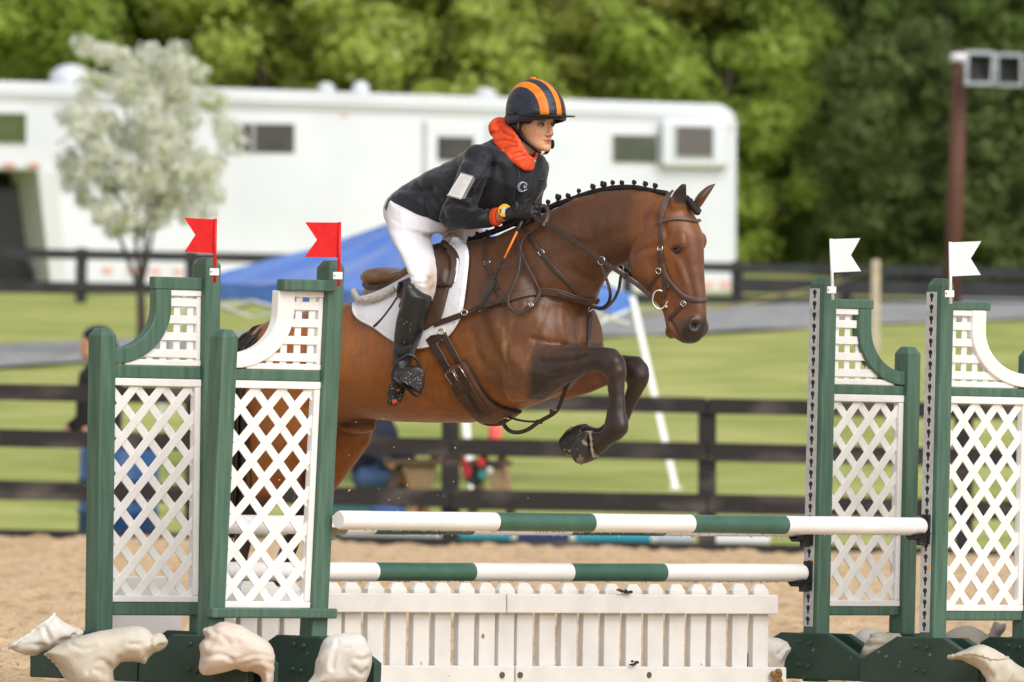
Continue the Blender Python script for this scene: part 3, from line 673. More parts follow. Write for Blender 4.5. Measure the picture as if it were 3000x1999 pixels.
# ------------------------------------------------------------ sandbags
def bag_mat(name, c, c2): return mat(name, c, c2, rough=.9, scale=7, bump=.6, bscale=150, spec=.12, bdist=.003, lo=.4, hi=.75, detail=7)
m_bag = bag_mat('sandbag_cream', (.58, .53, .44), (.40, .345, .265)); m_bagw = bag_mat('sandbag_white', (.66, .63, .58), (.49, .445, .39)); m_bagp = bag_mat('sandbag_pinkish', (.68, .59, .51), (.52, .425, .335))
def sandbag(label, poly, Yd, m_, depth, seam=None, seed=0, folds=(), plump=46.):
    """a cloth sack: its outline filled and plumped out front and back, then creased"""
    P = np.array([(p.x, p.y) for p in catmull([Vector((x, y, 0)) for x, y in poly], n=4, closed=True)]); Q = np.roll(P, -1, 0)
    st = 3.5; gx = np.arange(P[:, 0].min()-st, P[:, 0].max()+2*st, st); gy = np.arange(P[:, 1].min()-st, P[:, 1].max()+2*st, st); GX_, GY_ = np.meshgrid(gx, gy); x, y = GX_.ravel(), GY_.ravel()
    ins = np.zeros(len(x), bool); d2 = np.full(len(x), 1e9)
    for p, q in zip(P, Q):
        cnd = ((p[1] > y) != (q[1] > y)); xi = (q[0]-p[0])*(y-p[1])/((q[1]-p[1]) if abs(q[1]-p[1]) > 1e-9 else 1e-9)+p[0]; ins ^= cnd & (x < xi)
        ab = q-p; t = np.clip(((x-p[0])*ab[0]+(y-p[1])*ab[1])/max(ab@ab, 1e-9), 0, 1); d2 = np.minimum(d2, (x-p[0]-t*ab[0])**2+(y-p[1]-t*ab[1])**2)
    d = np.sqrt(d2); k = np.clip(d/plump, 0, 1); h = np.where(ins, depth*np.sqrt(np.maximum(0, 1-(1-k)**2)), 0)+.006
    keep = ins | (d < 1.2); idx = -np.ones(len(x), int); idx[keep] = np.arange(keep.sum()); n_ = int(keep.sum())
    F_ = [at(u, v, Yd-hh) for u, v, hh in zip(x[keep], y[keep], h[keep])]; B_ = [at(u, v, Yd+hh) for u, v, hh in zip(x[keep], y[keep], h[keep])]
    nc = len(gx); fs = []; ec = {}
    for a_ in range(len(gy)-1):
        for b_ in range(nc-1):
            c_ = (a_*nc+b_, a_*nc+b_+1, (a_+1)*nc+b_+1, (a_+1)*nc+b_)
            if all(idx[c] >= 0 for c in c_):
                f = tuple(int(idx[c]) for c in c_); fs.append(f); fs.append(tuple(n_+v for v in f[::-1]))
                for e in range(4):
                    e_ = (f[e], f[(e+1) % 4]); 
                    if (e_[1], e_[0]) in ec: del ec[(e_[1], e_[0])]
                    else: ec[e_] = 1
    fs += [(a_, n_+a_, n_+b_, b_) for a_, b_ in ec]
    mb = MB(); mb.add(F_+B_, fs); me = remesh(mb, .007, 5, .5); a, n = get_np(me)
    a += n*(.0050*fbm(a*7, 2, seed) + .0022*fbm(a*np.array([16, 16, 26.]), 3, seed+3))[:, None]
    uu, vv = px_np(a); fc = np.clip(-n[:, 1]*1.6+.2, 0, 1)
    for fl in folds:
        P = np.array([(p.x, p.y) for p in catmull([Vector((q[0], q[1], 0)) for q in fl], n=6)]); d2 = np.full(len(a), 1e9); sg = np.zeros(len(a))
        for i in range(len(P)-1):
            p0, ab = P[i], P[i+1]-P[i]; t = np.clip(((uu-p0[0])*ab[0]+(vv-p0[1])*ab[1])/max(ab@ab, 1e-6), 0, 1); ex, ey = uu-p0[0]-t*ab[0], vv-p0[1]-t*ab[1]
            dd = ex*ex+ey*ey; mk_ = dd < d2; d2[mk_] = dd[mk_]
        dist = np.sqrt(d2); a += n*(((-.0075*np.exp(-d2/(2*4.5**2)) + .0050*np.exp(-(dist-12)**2/(2*7.0**2)))*(.55+.9*np.clip(vnoise(a*9, seed+1)+.3, 0, 1)))*fc)[:, None]
    set_np(me, a)
    zz = float(a[:, 2].min()); o = thing('sandbag', me, m_, label, 'sandbag', 'sandbags weighing down the standards', smooth=True, base=(float(a[:, 0].mean()), float(a[:, 1].mean()), zz), fix=False)
    if seam:
        bv = BVHTree.FromPolygons([Vector(x) for x in a], [p.vertices[:] for p in me.polygons]); pts = []
        for q in catmull([Vector((s_[0], s_[1], 0)) for s_ in seam], n=6):
            d = (at(q.x, q.y, Yd)-CAM).normalized(); hit = bv.ray_cast(CAM, d); p = hit[0] if hit[0] else bv.find_nearest(at(q.x, q.y, Yd))[0]; pts.append(p - d*.004)
        mb = MB(); k = len(pts); mb.tube([p+Vector((0, 0, .003*math.sin(i*2.1))) for i, p in enumerate(pts)], [.008+.0015*math.sin(i*1.7) for i in range(k)], 6); obj('seam', mb, m_, o, smooth=True)
    return o
fb1 = lambda *L_: [(x/3.92, 1780+y/3.92) for x, y in L_]; fb3 = lambda *L_: [(550+x/3.92, 1780+y/3.92) for x, y in L_]; fb6 = lambda *L_: [(2200+x/2.94, 1780+y/2.94) for x, y in L_]
sandbag('small pale sandbag with its sewn seam up, leftmost of all', fb1((95, 440), (180, 380), (290, 310), (420, 215), (540, 130), (620, 75), (660, 95), (710, 145), (800, 190), (950, 260), (945, 330), (870, 370), (740, 430), (600, 475), (500, 490), (420, 545), (330, 545), (230, 520), (130, 480)), 49.62, m_bagw, .085, seam=fb1((625, 85), (560, 150), (450, 225), (330, 320), (220, 390), (110, 460)), seed=2,
        folds=[fb1((520, 250), (560, 350)), fb1((720, 180), (820, 290), (930, 300)), fb1((700, 380), (820, 340), (940, 250)), fb1((150, 470), (300, 430), (500, 430))])
sandbag('long cream sandbag draped over the foot of the far left standard', fb1((505, 525), (600, 460), (720, 400), (870, 330), (1010, 300), (1200, 270), (1350, 245), (1500, 222), (1640, 232), (1710, 270), (1745, 315), (1830, 290), (1900, 330), (1930, 400), (1900, 460), (1800, 505), (1730, 540), (1660, 655), (1610, 630), (1400, 618), (1330, 690), (1290, 710), (1285, 930), (880, 940), (760, 800), (640, 640), (560, 570)), 49.42, m_bag, .12, seam=fb1((505, 530), (580, 590), (650, 680), (740, 800), (850, 900)), seed=5,
        folds=[fb1((1745, 312), (1732, 400), (1765, 510)), fb1((1390, 275), (1520, 295), (1640, 330), (1725, 400)), fb1((1010, 740), (1090, 630), (1180, 610), (1260, 670), (1330, 690)), fb1((1370, 570), (1335, 660)), fb1((1720, 430), (1690, 540), (1630, 640)), fb1((820, 420), (960, 480), (1080, 450)), fb1((1480, 420), (1600, 420), (1710, 410)), fb1((1790, 380), (1890, 350)), fb1((1790, 430), (1900, 430)), fb1((1100, 720), (1180, 760), (1200, 850))])
sandbag('pinkish cream sandbag with bunched neck hanging over the near left foot', fb3((160, 245), (240, 232), (290, 225), (370, 175), (500, 180), (640, 215), (780, 300), (900, 370), (960, 440), (990, 530), (995, 640), (985, 760), (960, 930), (855, 930), (845, 790), (760, 740), (640, 735), (560, 712), (430, 740), (300, 765), (180, 780), (140, 745), (130, 690), (160, 540), (140, 470), (150, 410), (205, 360), (190, 300)), 49.35, m_bagp, .13, seed=8,
        folds=[fb3((280, 245), (420, 250), (600, 310)), fb3((290, 285), (400, 330), (480, 420)), fb3((250, 440), (310, 360), (320, 300)), fb3((600, 590), (760, 545), (950, 570)), fb3((640, 660), (800, 610), (970, 640)), fb3((720, 720), (830, 690), (930, 760)), fb3((200, 560), (380, 540), (520, 600)), fb3((290, 232), (270, 300), (215, 360)), fb3((220, 250), (230, 330))])
sandbag('round white sandbag slumped beside the near left tall post', fb3((1370, 940), (1440, 760), (1450, 650), (1480, 550), (1570, 370), (1690, 310), (1850, 288), (1990, 310), (2050, 390), (2110, 500), (2120, 620), (2100, 740), (2040, 900), (2030, 950)), 49.45, m_bagw, .14, seed=11,
        folds=[fb3((1720, 400), (1680, 560), (1660, 700)), fb3((1990, 330), (1940, 410), (1840, 470)), fb3((2100, 560), (2020, 600), (1940, 590)), fb3((1480, 560), (1560, 470), (1640, 420)), fb3((1900, 700), (2000, 760), (2050, 720))])
sandbag('white sandbag half hidden behind the right end of the picket panel', fb6((40, 262), (190, 250), (270, 268), (330, 305), (395, 322), (380, 380), (320, 440), (285, 520), (270, 580), (40, 580)), 52.95, m_bagw, .09, seed=14, folds=[fb6((380, 325), (300, 345), (240, 400)), fb6((370, 345), (310, 400), (280, 480))])
sandbag('white sandbag behind the two green feet, under the twisted one', fb6((845, 420), (870, 300), (910, 220), (980, 185), (1060, 180), (1130, 205), (1190, 240), (1190, 360), (1050, 440), (960, 480), (900, 460)), 53.1, m_bagw, .12, seed=17)
sandbag('beige sandbag with a knotted twist between the two right standards', fb6((935, 420), (960, 350), (1000, 300), (1030, 260), (1025, 232), (1130, 222), (1240, 230), (1320, 270), (1400, 300), (1445, 345), (1430, 385), (1200, 385), (1100, 410), (970, 470)), 52.8, m_bag, .08, seed=20, plump=30., folds=[fb6((1240, 300), (1130, 270), (1020, 250)), fb6((1240, 310), (1120, 320), (990, 330)), fb6((1250, 300), (1330, 290), (1430, 340)), fb6((1240, 290), (1190, 240), (1130, 225)), fb6((1245, 310), (1240, 370))])
sandbag('grey white sandbag with frayed top behind the rightmost standard', fb6((1660, 250), (1760, 180), (1860, 165), (1960, 190), (2040, 245), (2070, 190), (2100, 125), (2150, 150), (2205, 130), (2190, 200), (2135, 260), (2240, 330), (2150, 400), (2000, 400), (1800, 400), (1660, 400)), 53.0, bag_mat('sandbag_grey', (.50, .46, .40), (.4, .36, .3)), .10, seed=23, plump=36., folds=[fb6((2045, 250), (2090, 270), (2130, 262)), fb6((2090, 150), (2085, 230)), fb6((2150, 160), (2120, 240)), fb6((1860, 190), (1960, 240), (2040, 300))])
sandbag('cream sandbag sagging over the foot at the lower right corner', fb6((1700, 425), (1760, 400), (1850, 365), (1990, 325), (2130, 385), (2230, 440), (2300, 490), (2420, 570), (2440, 720), (2060, 720), (2020, 610), (1970, 530), (1900, 482), (1800, 447), (1710, 447)), 52.0, m_bag, .12, seam=fb6((1702, 432), (1760, 415), (1880, 395), (1990, 410), (2080, 440), (2210, 435)), seed=26, plump=40., folds=[fb6((1900, 440), (2010, 500), (2080, 600)), fb6((2200, 440), (2240, 540), (2220, 640)), fb6((1760, 440), (1900, 470), (2010, 540))])
# ------------------------------------------------------------ the horse: frame, sections, sculpting
PSI = R(38); HU0, HY0 = 1510.0, 51.7; HS = FPX/HY0
FD = Vector((math.cos(PSI), -math.sin(PSI), 0)); RD = Vector((-math.sin(PSI), -math.cos(PSI), 0)); ZD = Vector((0, 0, 1))
def hp(u, v, r=0.0):
    "point on the horse seen at pixel (u, v), r metres to the horse's right of its midline"
    f = ((u-HU0)/HS + r*math.sin(PSI))/math.cos(PSI)
    return at(u, v, HY0 - f*math.sin(PSI) - r*math.cos(PSI))
H0 = at(HU0, 1194, HY0)
def to_local(a): # (f, r) of world points
    d = a - np.array(H0); return d@np.array(FD), d@np.array(RD)
def c1(u, v): return 1000+u/1.96, 200+v/1.96
def c2(u, v): return 900+u/1.96, 600+v/1.96
def c4(u, v): return 1000+u/2.85, 700+v/2.85
def ch(u, v): return 1800+u/2.85, 500+v/2.85
def cr(u, v): return 1050+u/3.92, 560+v/3.92
def cf(u, v): return 1600+u/3.92, 980+v/3.92
def section(T, B, b, r0=0., egg=0., p=2.0, N=28, latc=True, side=RD):
    Tu, Tv = T; Bu, Bv = B; cu, cv = (Tu+Bu)/2, (Tv+Bv)/2; dx, dy = (Tu-Bu)/2, (Tv-Bv)/2; w = math.hypot(dx, dy)/HS
    ex = abs(dx)/max(math.hypot(dx, dy), 1e-6); q = b*math.sin(PSI)*ex/max(w, 1e-6)
    s = math.sqrt(max(.12, 1-q*q)) if latc else 1
    Tp, Bp = hp(cu+dx*s, cv+dy*s, r0), hp(cu-dx*s, cv-dy*s, r0); c = (Tp+Bp)/2; h = (Tp-Bp)/2; ring = []
    for i in range(N):
        a = 2*math.pi*i/N; ca, sa = math.cos(a), math.sin(a)
        ca = math.copysign(abs(ca)**(2/p), ca); sa = math.copysign(abs(sa)**(2/p), sa)
        ring.append(c + h*ca + side*(b*sa*(1-egg*ca)))
    return ring
def limb(mb, rows, r0, p=2.0):
    "rows (Tu,Tv,Bu,Bv,b[,r])"
    mb.loft([section((x[0], x[1]), (x[2], x[3]), x[4], x[5] if len(x) > 5 else r0, 0, p, 20) for x in rows])
TORSO = [(752, 1030, 746, 1120, .08), (775, 990, 775, 1220, .19), (820, 942, 820, 1290, .262), (890, 917, 890, 1300, .285), (960, 899, 960, 1262, .282), (1030, 886, 1040, 1233, .28),
         (1100, 872, 1110, 1232, .292), (1180, 838, 1190, 1237, .298), (1260, 788, 1280, 1240, .292), (1330, 735, 1370, 1239, .272), (1395, 703, 1450, 1226, .25), (1460, 690, 1520, 1200, .242),
         (1530, 715, 1590, 1172, .245), (1590, 765, 1650, 1140, .235), (1645, 810, 1698, 1095, .205), (1686, 868, 1722, 1035, .13)]
NECK = [(1440, 694, 1640, 1000, .20), (1520, 655, 1725, 905, .165), (1600, 618, 1752, 842, .135), (1690, 579, 1772, 806, .112), (1770, 559, 1800, 783, .098), (1850, 553, 1838, 770, .092), (1915, 562, 1872, 758, .087), (1965, 577, 1910, 740, .082)]
HEAD = [(1992, 574, 1928, 590, .055), (2020, 600, 1908, 618, .080), (2046, 645, 1890, 662, .096), (2060, 690, 1868, 706, .104), (2063, 735, 1850, 750, .103), (2062, 775, 1850, 787, .09), (2064, 820, 1870, 827, .074),
        (2069, 865, 1913, 870, .062), (2071, 910, 1945, 915, .054), (2071, 950, 1953, 950, .057), (2066, 978, 1963, 978, .055), (2048, 1000, 1985, 998, .042), (2030, 1008, 2002, 1007, .02)]
NF = [(1500, 930, 1500, 1180, .09, .14), (1589, 1003, 1585, 1172, .09, .165), (1655, 1012, 1650, 1131, .072, .16), (1716, 1016, 1712, 1096, .054, .155), (1762, 1013, 1757, 1090, .05, .15), (1802, 1020, 1766, 1098, .05, .15),
      (1829, 1050, 1772, 1104, .05, .15), (1836, 1085, 1778, 1114, .047, .15), (1831, 1118, 1780, 1134, .038, .15), (1831, 1165, 1783, 1167, .032, .15), (1833, 1205, 1776, 1212, .033, .15), (1843, 1240, 1769, 1242, .042, .15),
      (1841, 1268, 1768, 1254, .043, .15), (1818, 1291, 1758, 1262, .037, .15), (1784, 1312, 1748, 1266, .037, .15), (1755, 1339, 1734, 1261, .046, .15)]
FFR = [(1600, 1010, 1610, 1160, .09, -.12), (1660, 1035, 1650, 1174, .075, -.13), (1722, 1046, 1722, 1155, .058, -.13), (1782, 1044, 1775, 1132, .05, -.13), (1832, 1039, 1810, 1118, .048, -.13), (1872, 1043, 1824, 1120, .048, -.13),
       (1896, 1070, 1831, 1116, .048, -.13), (1903, 1098, 1836, 1122, .046, -.13), (1897, 1125, 1838, 1136, .037, -.13), (1876, 1163, 1828, 1162, .032, -.13), (1858, 1200, 1808, 1190, .033, -.13), (1842, 1236, 1786, 1222, .042, -.13),
       (1824, 1262, 1775, 1236, .042, -.13), (1797, 1282, 1757, 1250, .036, -.13), (1765, 1298, 1735, 1250, .036, -.13), (1734, 1320, 1716, 1242, .046, -.13)]
NH = [(950, 1040, 745, 1070, .14, .13), (975, 1170, 726, 1170, .13, .16), (955, 1270, 722, 1260, .11, .16), (885, 1355, 722, 1330, .085, .16), (832, 1420, 715, 1400, .062, .16), (800, 1465, 700, 1460, .048, .16),
      (784, 1500, 690, 1500, .045, .16), (757, 1545, 690, 1540, .038, .16), (738, 1590, 685, 1580, .033, .16), (726, 1640, 670, 1630, .033, .16), (718, 1665, 655, 1655, .042, .16), (700, 1690, 648, 1675, .038, .16)]
FH = [(1095, 1130, 900, 1150, .13, -.12), (1100, 1235, 885, 1260, .12, -.13), (1084, 1298, 880, 1320, .10, -.13), (1040, 1362, 875, 1370, .08, -.13), (988, 1428, 862, 1430, .062, -.13), (950, 1470, 858, 1480, .048, -.13),
      (922, 1505, 845, 1510, .044, -.13), (895, 1550, 835, 1550, .038, -.13), (878, 1595, 825, 1590, .033, -.13), (862, 1640, 808, 1635, .033, -.13), (852, 1665, 795, 1655, .042, -.13), (836, 1690, 788, 1678, .038, -.13)]
hb = MB()
hb.loft([section((x[0], x[1]), (x[2], x[3]), x[4], 0, .13, 2.15, 36) for x in TORSO])
hb.loft([section((x[0], x[1]), (x[2], x[3]), x[4], 0, .16, 1.9, 30) for x in NECK])
hb.loft([section((x[0], x[1]), (x[2], x[3]), x[4], 0, .18, 2.35, 30) for x in HEAD])
for L_, r_ in ((NF, .15), (FFR, -.13), (NH, .16), (FH, -.13)): limb(hb, L_, r_)
AX = (FD, RD, ZD)
def blob(u, v, r, rf, rr, rz, both=False):
    c = hp(u, v, r); hb.ball(c, rf, rr, rz, AX, 16, 10)
    if both: hb.ball(c - RD*(2*r), rf, rr, rz, AX, 16, 10)
blob(1495, 940, .155, .17, .10, .22, True)      # shoulder
blob(1560, 1065, .165, .13, .085, .12, True)    # upper arm
blob(845, 1080, .19, .26, .11, .22, True)       # haunch
blob(1030, 985, .17, .16, .09, .13, True)       # loin
blob(1893, 765, .058, .085, .045, .10, True)    # cheek
blob(1994, 705, .066, .036, .020, .040, True)     # orbit
blob(2025, 958, .030, .04, .032, .045, True)    # nostril wings
blob(1968, 972, .0, .026, .034, .030)           # chin
blob(1045, 1248, 0, .10, .055, .035)            # sheath
# ears: pricked, the near one seen from its back edge, the far one turned outward
def ear(base, tip, r0, r1, w):
    A, B = hp(*base, r0), hp(*tip, r1); ax = B-A; rings = []; n = 16
    fwd = (FD*.75 + RD*(.5 if r0 > 0 else -.5)).normalized(); fwd = (fwd - ax.normalized()*fwd.dot(ax.normalized())).normalized(); sd = ax.normalized().cross(fwd)
    for s, k in ((-.12, .62), (.0, .8), (.18, 1.0), (.4, .98), (.62, .75), (.82, .42), (.94, .18), (1.0, .04)):
        c = A + ax*s - fwd*(.010*math.sin(s*3))
        rings.append([c + sd*(w*k*math.cos(2*math.pi*i/n)) + fwd*(w*k*.55*math.sin(2*math.pi*i/n)) for i in range(n)])
    hb.loft(rings)
ear((1982, 610), (2008, 532), .048, .052, .036)
ear((2038, 606), (2104, 534), -.058, -.095, .042)
HME = remesh(hb, .0085, 7, .5)
A_, N_ = get_np(HME)
U_, V_ = px_np(A_); F_, RR_ = to_local(A_)
UM_ = HU0 + HS*F_*math.cos(PSI)                       # pixel column of the same point slid to the midline
toward = np.array([(-_f)[i] for i in range(3)])
facing = np.clip((N_@toward)*1.6, 0, 1)
def push(u, v, rad, amt, near=True):
    global A_
    w = np.exp(-(((U_-u)**2+(V_-v)**2)/(2*rad*rad)))*facing*(RR_ > -.02 if near else 1); A_ = A_ + N_*(amt*w)[:, None]
def groove(pts, rad, amt, sel=None):
    "press or raise a soft line along the pixel polyline"
    global A_
    P = np.array([(p.x, p.y) for p in catmull([Vector((a, b, 0)) for a, b in pts], n=8)])
    d2 = np.full(len(A_), 1e9)
    for i in range(len(P)-1):
        a, b = P[i], P[i+1]; ab = b-a; t = np.clip(((U_-a[0])*ab[0]+(V_-a[1])*ab[1])/max(ab@ab, 1e-6), 0, 1)
        d2 = np.minimum(d2, (U_-a[0]-t*ab[0])**2+(V_-a[1]-t*ab[1])**2)
    w = np.exp(-d2/(2*rad*rad))*facing
    if sel is not None: w = w*sel
    A_ = A_ + N_*(amt*w)[:, None]
near = (RR_ > 0)
# shoulder blade and forearm creases, elbow fold
groove([c2(1010, 520), c2(1030, 700), c2(1100, 880), c2(1200, 1010), c2(1330, 1110)], 12, -.0055, near)
groove([c2(1060, 560), c2(1090, 720), c2(1180, 880)], 20, .010, near)
groove([c2(1290, 770), c2(1360, 785), c2(1480, 808)], 5, -.012, near)
groove([c2(1500, 560), c2(1540, 640), c2(1560, 760), c2(1600, 800)], 9, -.012, near)
groove([c2(1580, 600), c2(1610, 700), c2(1620, 780)], 8, -.008, near)
groove([c2(1180, 1080), c2(1280, 1140), c2(1400, 1105), c2(1500, 1035)], 7, -.006, near)
groove([c2(1350, 900), c2(1480, 900), c2(1600, 870)], 6, -.006, near)
groove([c2(1300, 960), c2(1450, 990), c2(1600, 930)], 7, .005, near)
for (u, v, s, a) in ((1480, 640, 30, .006), (1420, 700, 26, .005), (1300, 690, 34, .005), (1230, 800, 30, -.004)): push(*c2(u, v), s, a)
# more muscle: ribs, triceps, breast, forearm, veins
groove([(1500, 1120), (1440, 1090), (1400, 1040), (1385, 980)], 9, -.004, near); groove([(1470, 1150), (1530, 1165), (1580, 1150)], 7, .005, near)
groove([(1560, 925), (1520, 980), (1508, 1040), (1530, 1085)], 10, .006, near); groove([(1600, 900), (1580, 960), (1570, 1000)], 6, -.005, near)
groove([(1640, 905), (1640, 950), (1650, 995)], 9, .006, near); groove([(1694, 905), (1700, 950), (1700, 1000)], 5, -.008); groove([(1745, 880), (1752, 930), (1745, 985)], 10, .005)
groove([(1610, 1120), (1660, 1090), (1720, 1066), (1760, 1060)], 4, .0035, near); groove([(1590, 1050), (1640, 1040), (1700, 1035)], 5, .0035, near); groove([(1600, 1075), (1660, 1062), (1720, 1050)], 4, -.004, near)
for k_ in range(7): groove([(1110+44*k_, 1040), (1085+46*k_, 1110), (1075+46*k_, 1170)], 8, .0016, near)
groove([(1090, 1205), (1180, 1190), (1290, 1205), (1400, 1195)], 3, .0022, near); groove([(1470, 960), (1500, 1010), (1500, 1060)], 2.2, .0022, near); groove([(1560, 1000), (1545, 1050), (1560, 1100)], 2.0, .002, near)
groove([(1925, 830), (1945, 860), (1965, 880), (1990, 885)], 2.2, .002, near); groove([(1900, 720), (1890, 770), (1905, 820)], 8, .003, near)
groove([(1000, 930), (960, 1010), (940, 1100)], 16, -.006, near)
# neck: jugular groove, crest, throat
groove([c1(1180, 1080), c1(1400, 1020), c1(1560, 960), c1(1700, 900), c1(1800, 860)], 14, -.006, near)
groove([c2(1660, 470), c2(1600, 420), c2(1520, 380)], 12, -.006, near)
groove([c1(1300, 800), c1(1500, 760), c1(1700, 760), c1(1840, 790)], 16, .006, near)
groove([c1(1855, 900), c1(1850, 1000), c1(1700, 1060), c1(1655, 1100)], 6, -.008, near)
groove([(1845, 740), (1872, 700), (1905, 668), (1925, 640)], 7, -.012, near)      # behind the jowl
# head: eye socket, facial crest, nose bone, nostril, mouth
push(1980, 733, 9, -.010); push(1998, 722, 9, .006); push(1975, 718, 8, .006); push(2012, 700, 10, -.004); push(1960, 690, 10, -.005)
groove([(1985, 770), (1998, 800), (2010, 830)], 6, .005, near); groove([(2003, 760), (2020, 820), (2035, 880)], 7, -.005, near)
groove([(1945, 800), (1960, 860), (1975, 905)], 8, -.005, near)
push(2035, 954, 6.5, -.026); push(2028, 940, 6, .004); groove([(2020, 960), (2024, 940), (2036, 932), (2047, 938)], 4, .006, near)
groove([(1962, 936), (1974, 962), (1983, 985), (1996, 1003)], 3.2, -.013, near); push(1960, 960, 8, .004)
# legs: tendons, joints, flank
groove([cf(740, 560), cf(760, 720), cf(740, 900)], 5, -.006, near); groove([cf(880, 560), cf(880, 720), cf(890, 900)], 5, .003, near)
push(*cf(780, 300), 10, .006); push(*cf(700, 420), 9, -.005); push(*cf(860, 420), 7, .004); push(*cf(870, 1050), 10, .005)
groove([c2(180, 1200), c2(330, 1225), c2(480, 1238)], 7, -.008)
groove([(1020, 900), (1040, 1000), (1020, 1110), (985, 1190)], 20, -.008, near)
A_ = A_ + N_*(.0022*fbm(A_*9, 3, 11) + .0010*fbm(A_*28, 2, 21))[:, None]
# skin wrinkles where the shoulder bunches
wr = np.exp(-(((U_-1545)/60)**2+((V_-897)/22)**2))*near*facing; A_ = A_ + N_*(.0022*wr*np.sin(V_*1.15+U_*.12+2*vnoise(A_*20, 4)))[:, None]
set_np(HME, A_)
# coat: bright bay on the barrel, darker over neck and shoulder, black points, clip line across the forearm
def mixc(c, k, w): return c*(1-w[:, None]) + np.array(k)*w[:, None]
col = np.tile(np.array((.33, .110, .020)), (len(A_), 1))
nz = fbm(A_*3.2, 3, 31)*.5
dark = (1-sstep(850, 1050, V_+70*nz))*sstep(1270, 1400, UM_)*(1-sstep(1880, 1990, UM_)*.6)
col = mixc(col, (.080, .033, .014), np.clip(dark*.9, 0, 1))
col = mixc(col, (.15, .066, .028), np.clip(sstep(1440, 1540, UM_)*sstep(900, 960, V_)*(1-sstep(1120, 1180, V_))*(UM_ < 1760)*.75, 0, 1))
col = mixc(col, (.110, .043, .017), ((UM_ < 1290)*(1-sstep(890, 1010, V_+50*nz))*.55))
headm = sstep(1850, 1890, UM_)*(V_ > 560)*(V_ < 1030)
col = mixc(col, (.215, .073, .019), headm*.85)
col = mixc(col, (.060, .024, .013), headm*np.exp(-(((UM_-2040)/28)**2))*sstep(650, 740, V_)*.55)
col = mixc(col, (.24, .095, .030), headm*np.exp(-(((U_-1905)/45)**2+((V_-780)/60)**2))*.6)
muz = sstep(925, 968, V_ + .35*(UM_-2010) + 22*nz)*headm
col = mixc(col, (.022, .015, .012), muz*np.clip(sstep(1995, 2030, UM_)*.95+.25, 0, 1))
col = mixc(col, (.105, .062, .036), headm*np.exp(-(((U_-1985)/22)**2+((V_-950)/30)**2))*.7)
col = mixc(col, (.018, .011, .009), np.exp(-(((U_-1981)/11)**2+((V_-735)/9)**2))*near*.95)
col = mixc(col, (.006, .005, .005), np.exp(-(((U_-2035)/9)**2+((V_-953)/13)**2))*near*1.0)
isn = near
leg = np.zeros(len(A_))
clip = sstep(1536, 1572, U_ + (V_-1080)*.10 + 4*nz)*sstep(1000, 1018, V_)*(RR_ > .04)
leg = np.maximum(leg, clip*isn)
leg = np.maximum(leg, sstep(1735, 1800, U_ - (V_-1080)*.6)*(V_ > 1005)*(RR_ < .04))
leg = np.maximum(leg, sstep(1770, 1800, U_)*(V_ > 1000)*(V_ < 1400))
leg = np.maximum(leg, sstep(1420, 1500, V_)); leg = np.maximum(leg, (V_ > 1195)*(U_ > 1650)*1.)
hilite = sstep(.10, .45, fbm(A_*np.array([34, 34, 9.]), 3, 77))*np.exp(-(((UM_-1590)/60)**2+((V_-1010)/62)**2))*near  # wrinkle and vein highlights of the shoulder, painted into the coat colour
col = mixc(col, (.36, .20, .10), hilite*.85)
col = mixc(col, (.030, .017, .011), leg)
col = mixc(col, (.072, .046, .034), leg*np.clip(.5+1.2*fbm(A_*np.array([26, 26, 8.]), 3, 91), 0, 1)*.32)
col = mixc(col, (.105, .050, .024), leg*np.exp(-(((U_-1610)/55)**2+((V_-1024)/24)**2))*.8)
col = mixc(col, (.016, .010, .008), leg*sstep(1235, 1300, V_)*.6)
col = mixc(col, (.022, .013, .010), np.exp(-(((U_-1040)/70)**2+((V_-1244)/15)**2))*(RR_ < .2)*.9)
earm = (V_ < 612)*(UM_ > 1955)*sstep(618, 590, V_)
inner = earm*((U_ < 2014)*(U_ > 1966)*near)*sstep(560, 580, U_*0+V_*0+ (UM_-1440)) if False else earm*(U_ < 2014)*near*sstep(1968, 1980, U_ + (600-V_)*.1)
col = mixc(col, (.016, .011, .010), inner*sstep(604, 590, V_))
col = mixc(col, (.11, .045, .020), earm*(U_ > 2022)); col = mixc(col, (.014, .011, .010), earm*(U_ > 2085)*sstep(2085, 2096, U_))
col *= (1+.11*fbm(A_*9, 4, 41) + .12*fbm(A_*np.array([60, 60, 25.]), 2, 42))[:, None]
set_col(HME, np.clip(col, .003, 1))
m_coat = mat('horse_coat', (1, 1, 1), (.66, .62, .58), rough=.43, scale=190, bump=.22, bscale=260, spec=.5, attr='Col', lo=.35, hi=.7, bdist=.003, sheen=.10)
horse = root('horse', 'bay horse with braided mane jumping over the striped poles', 'horse', (H0.x, H0.y, at(1510, 2000, 51.7).z))
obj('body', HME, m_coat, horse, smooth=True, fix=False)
HBV = BVHTree.FromPolygons([Vector(x) for x in A_], [p.vertices[:] for p in HME.polygons])
def hit(u, v):
    d = (at(u, v, 50)-CAM).normalized(); return HBV.ray_cast(CAM + d*40, d)
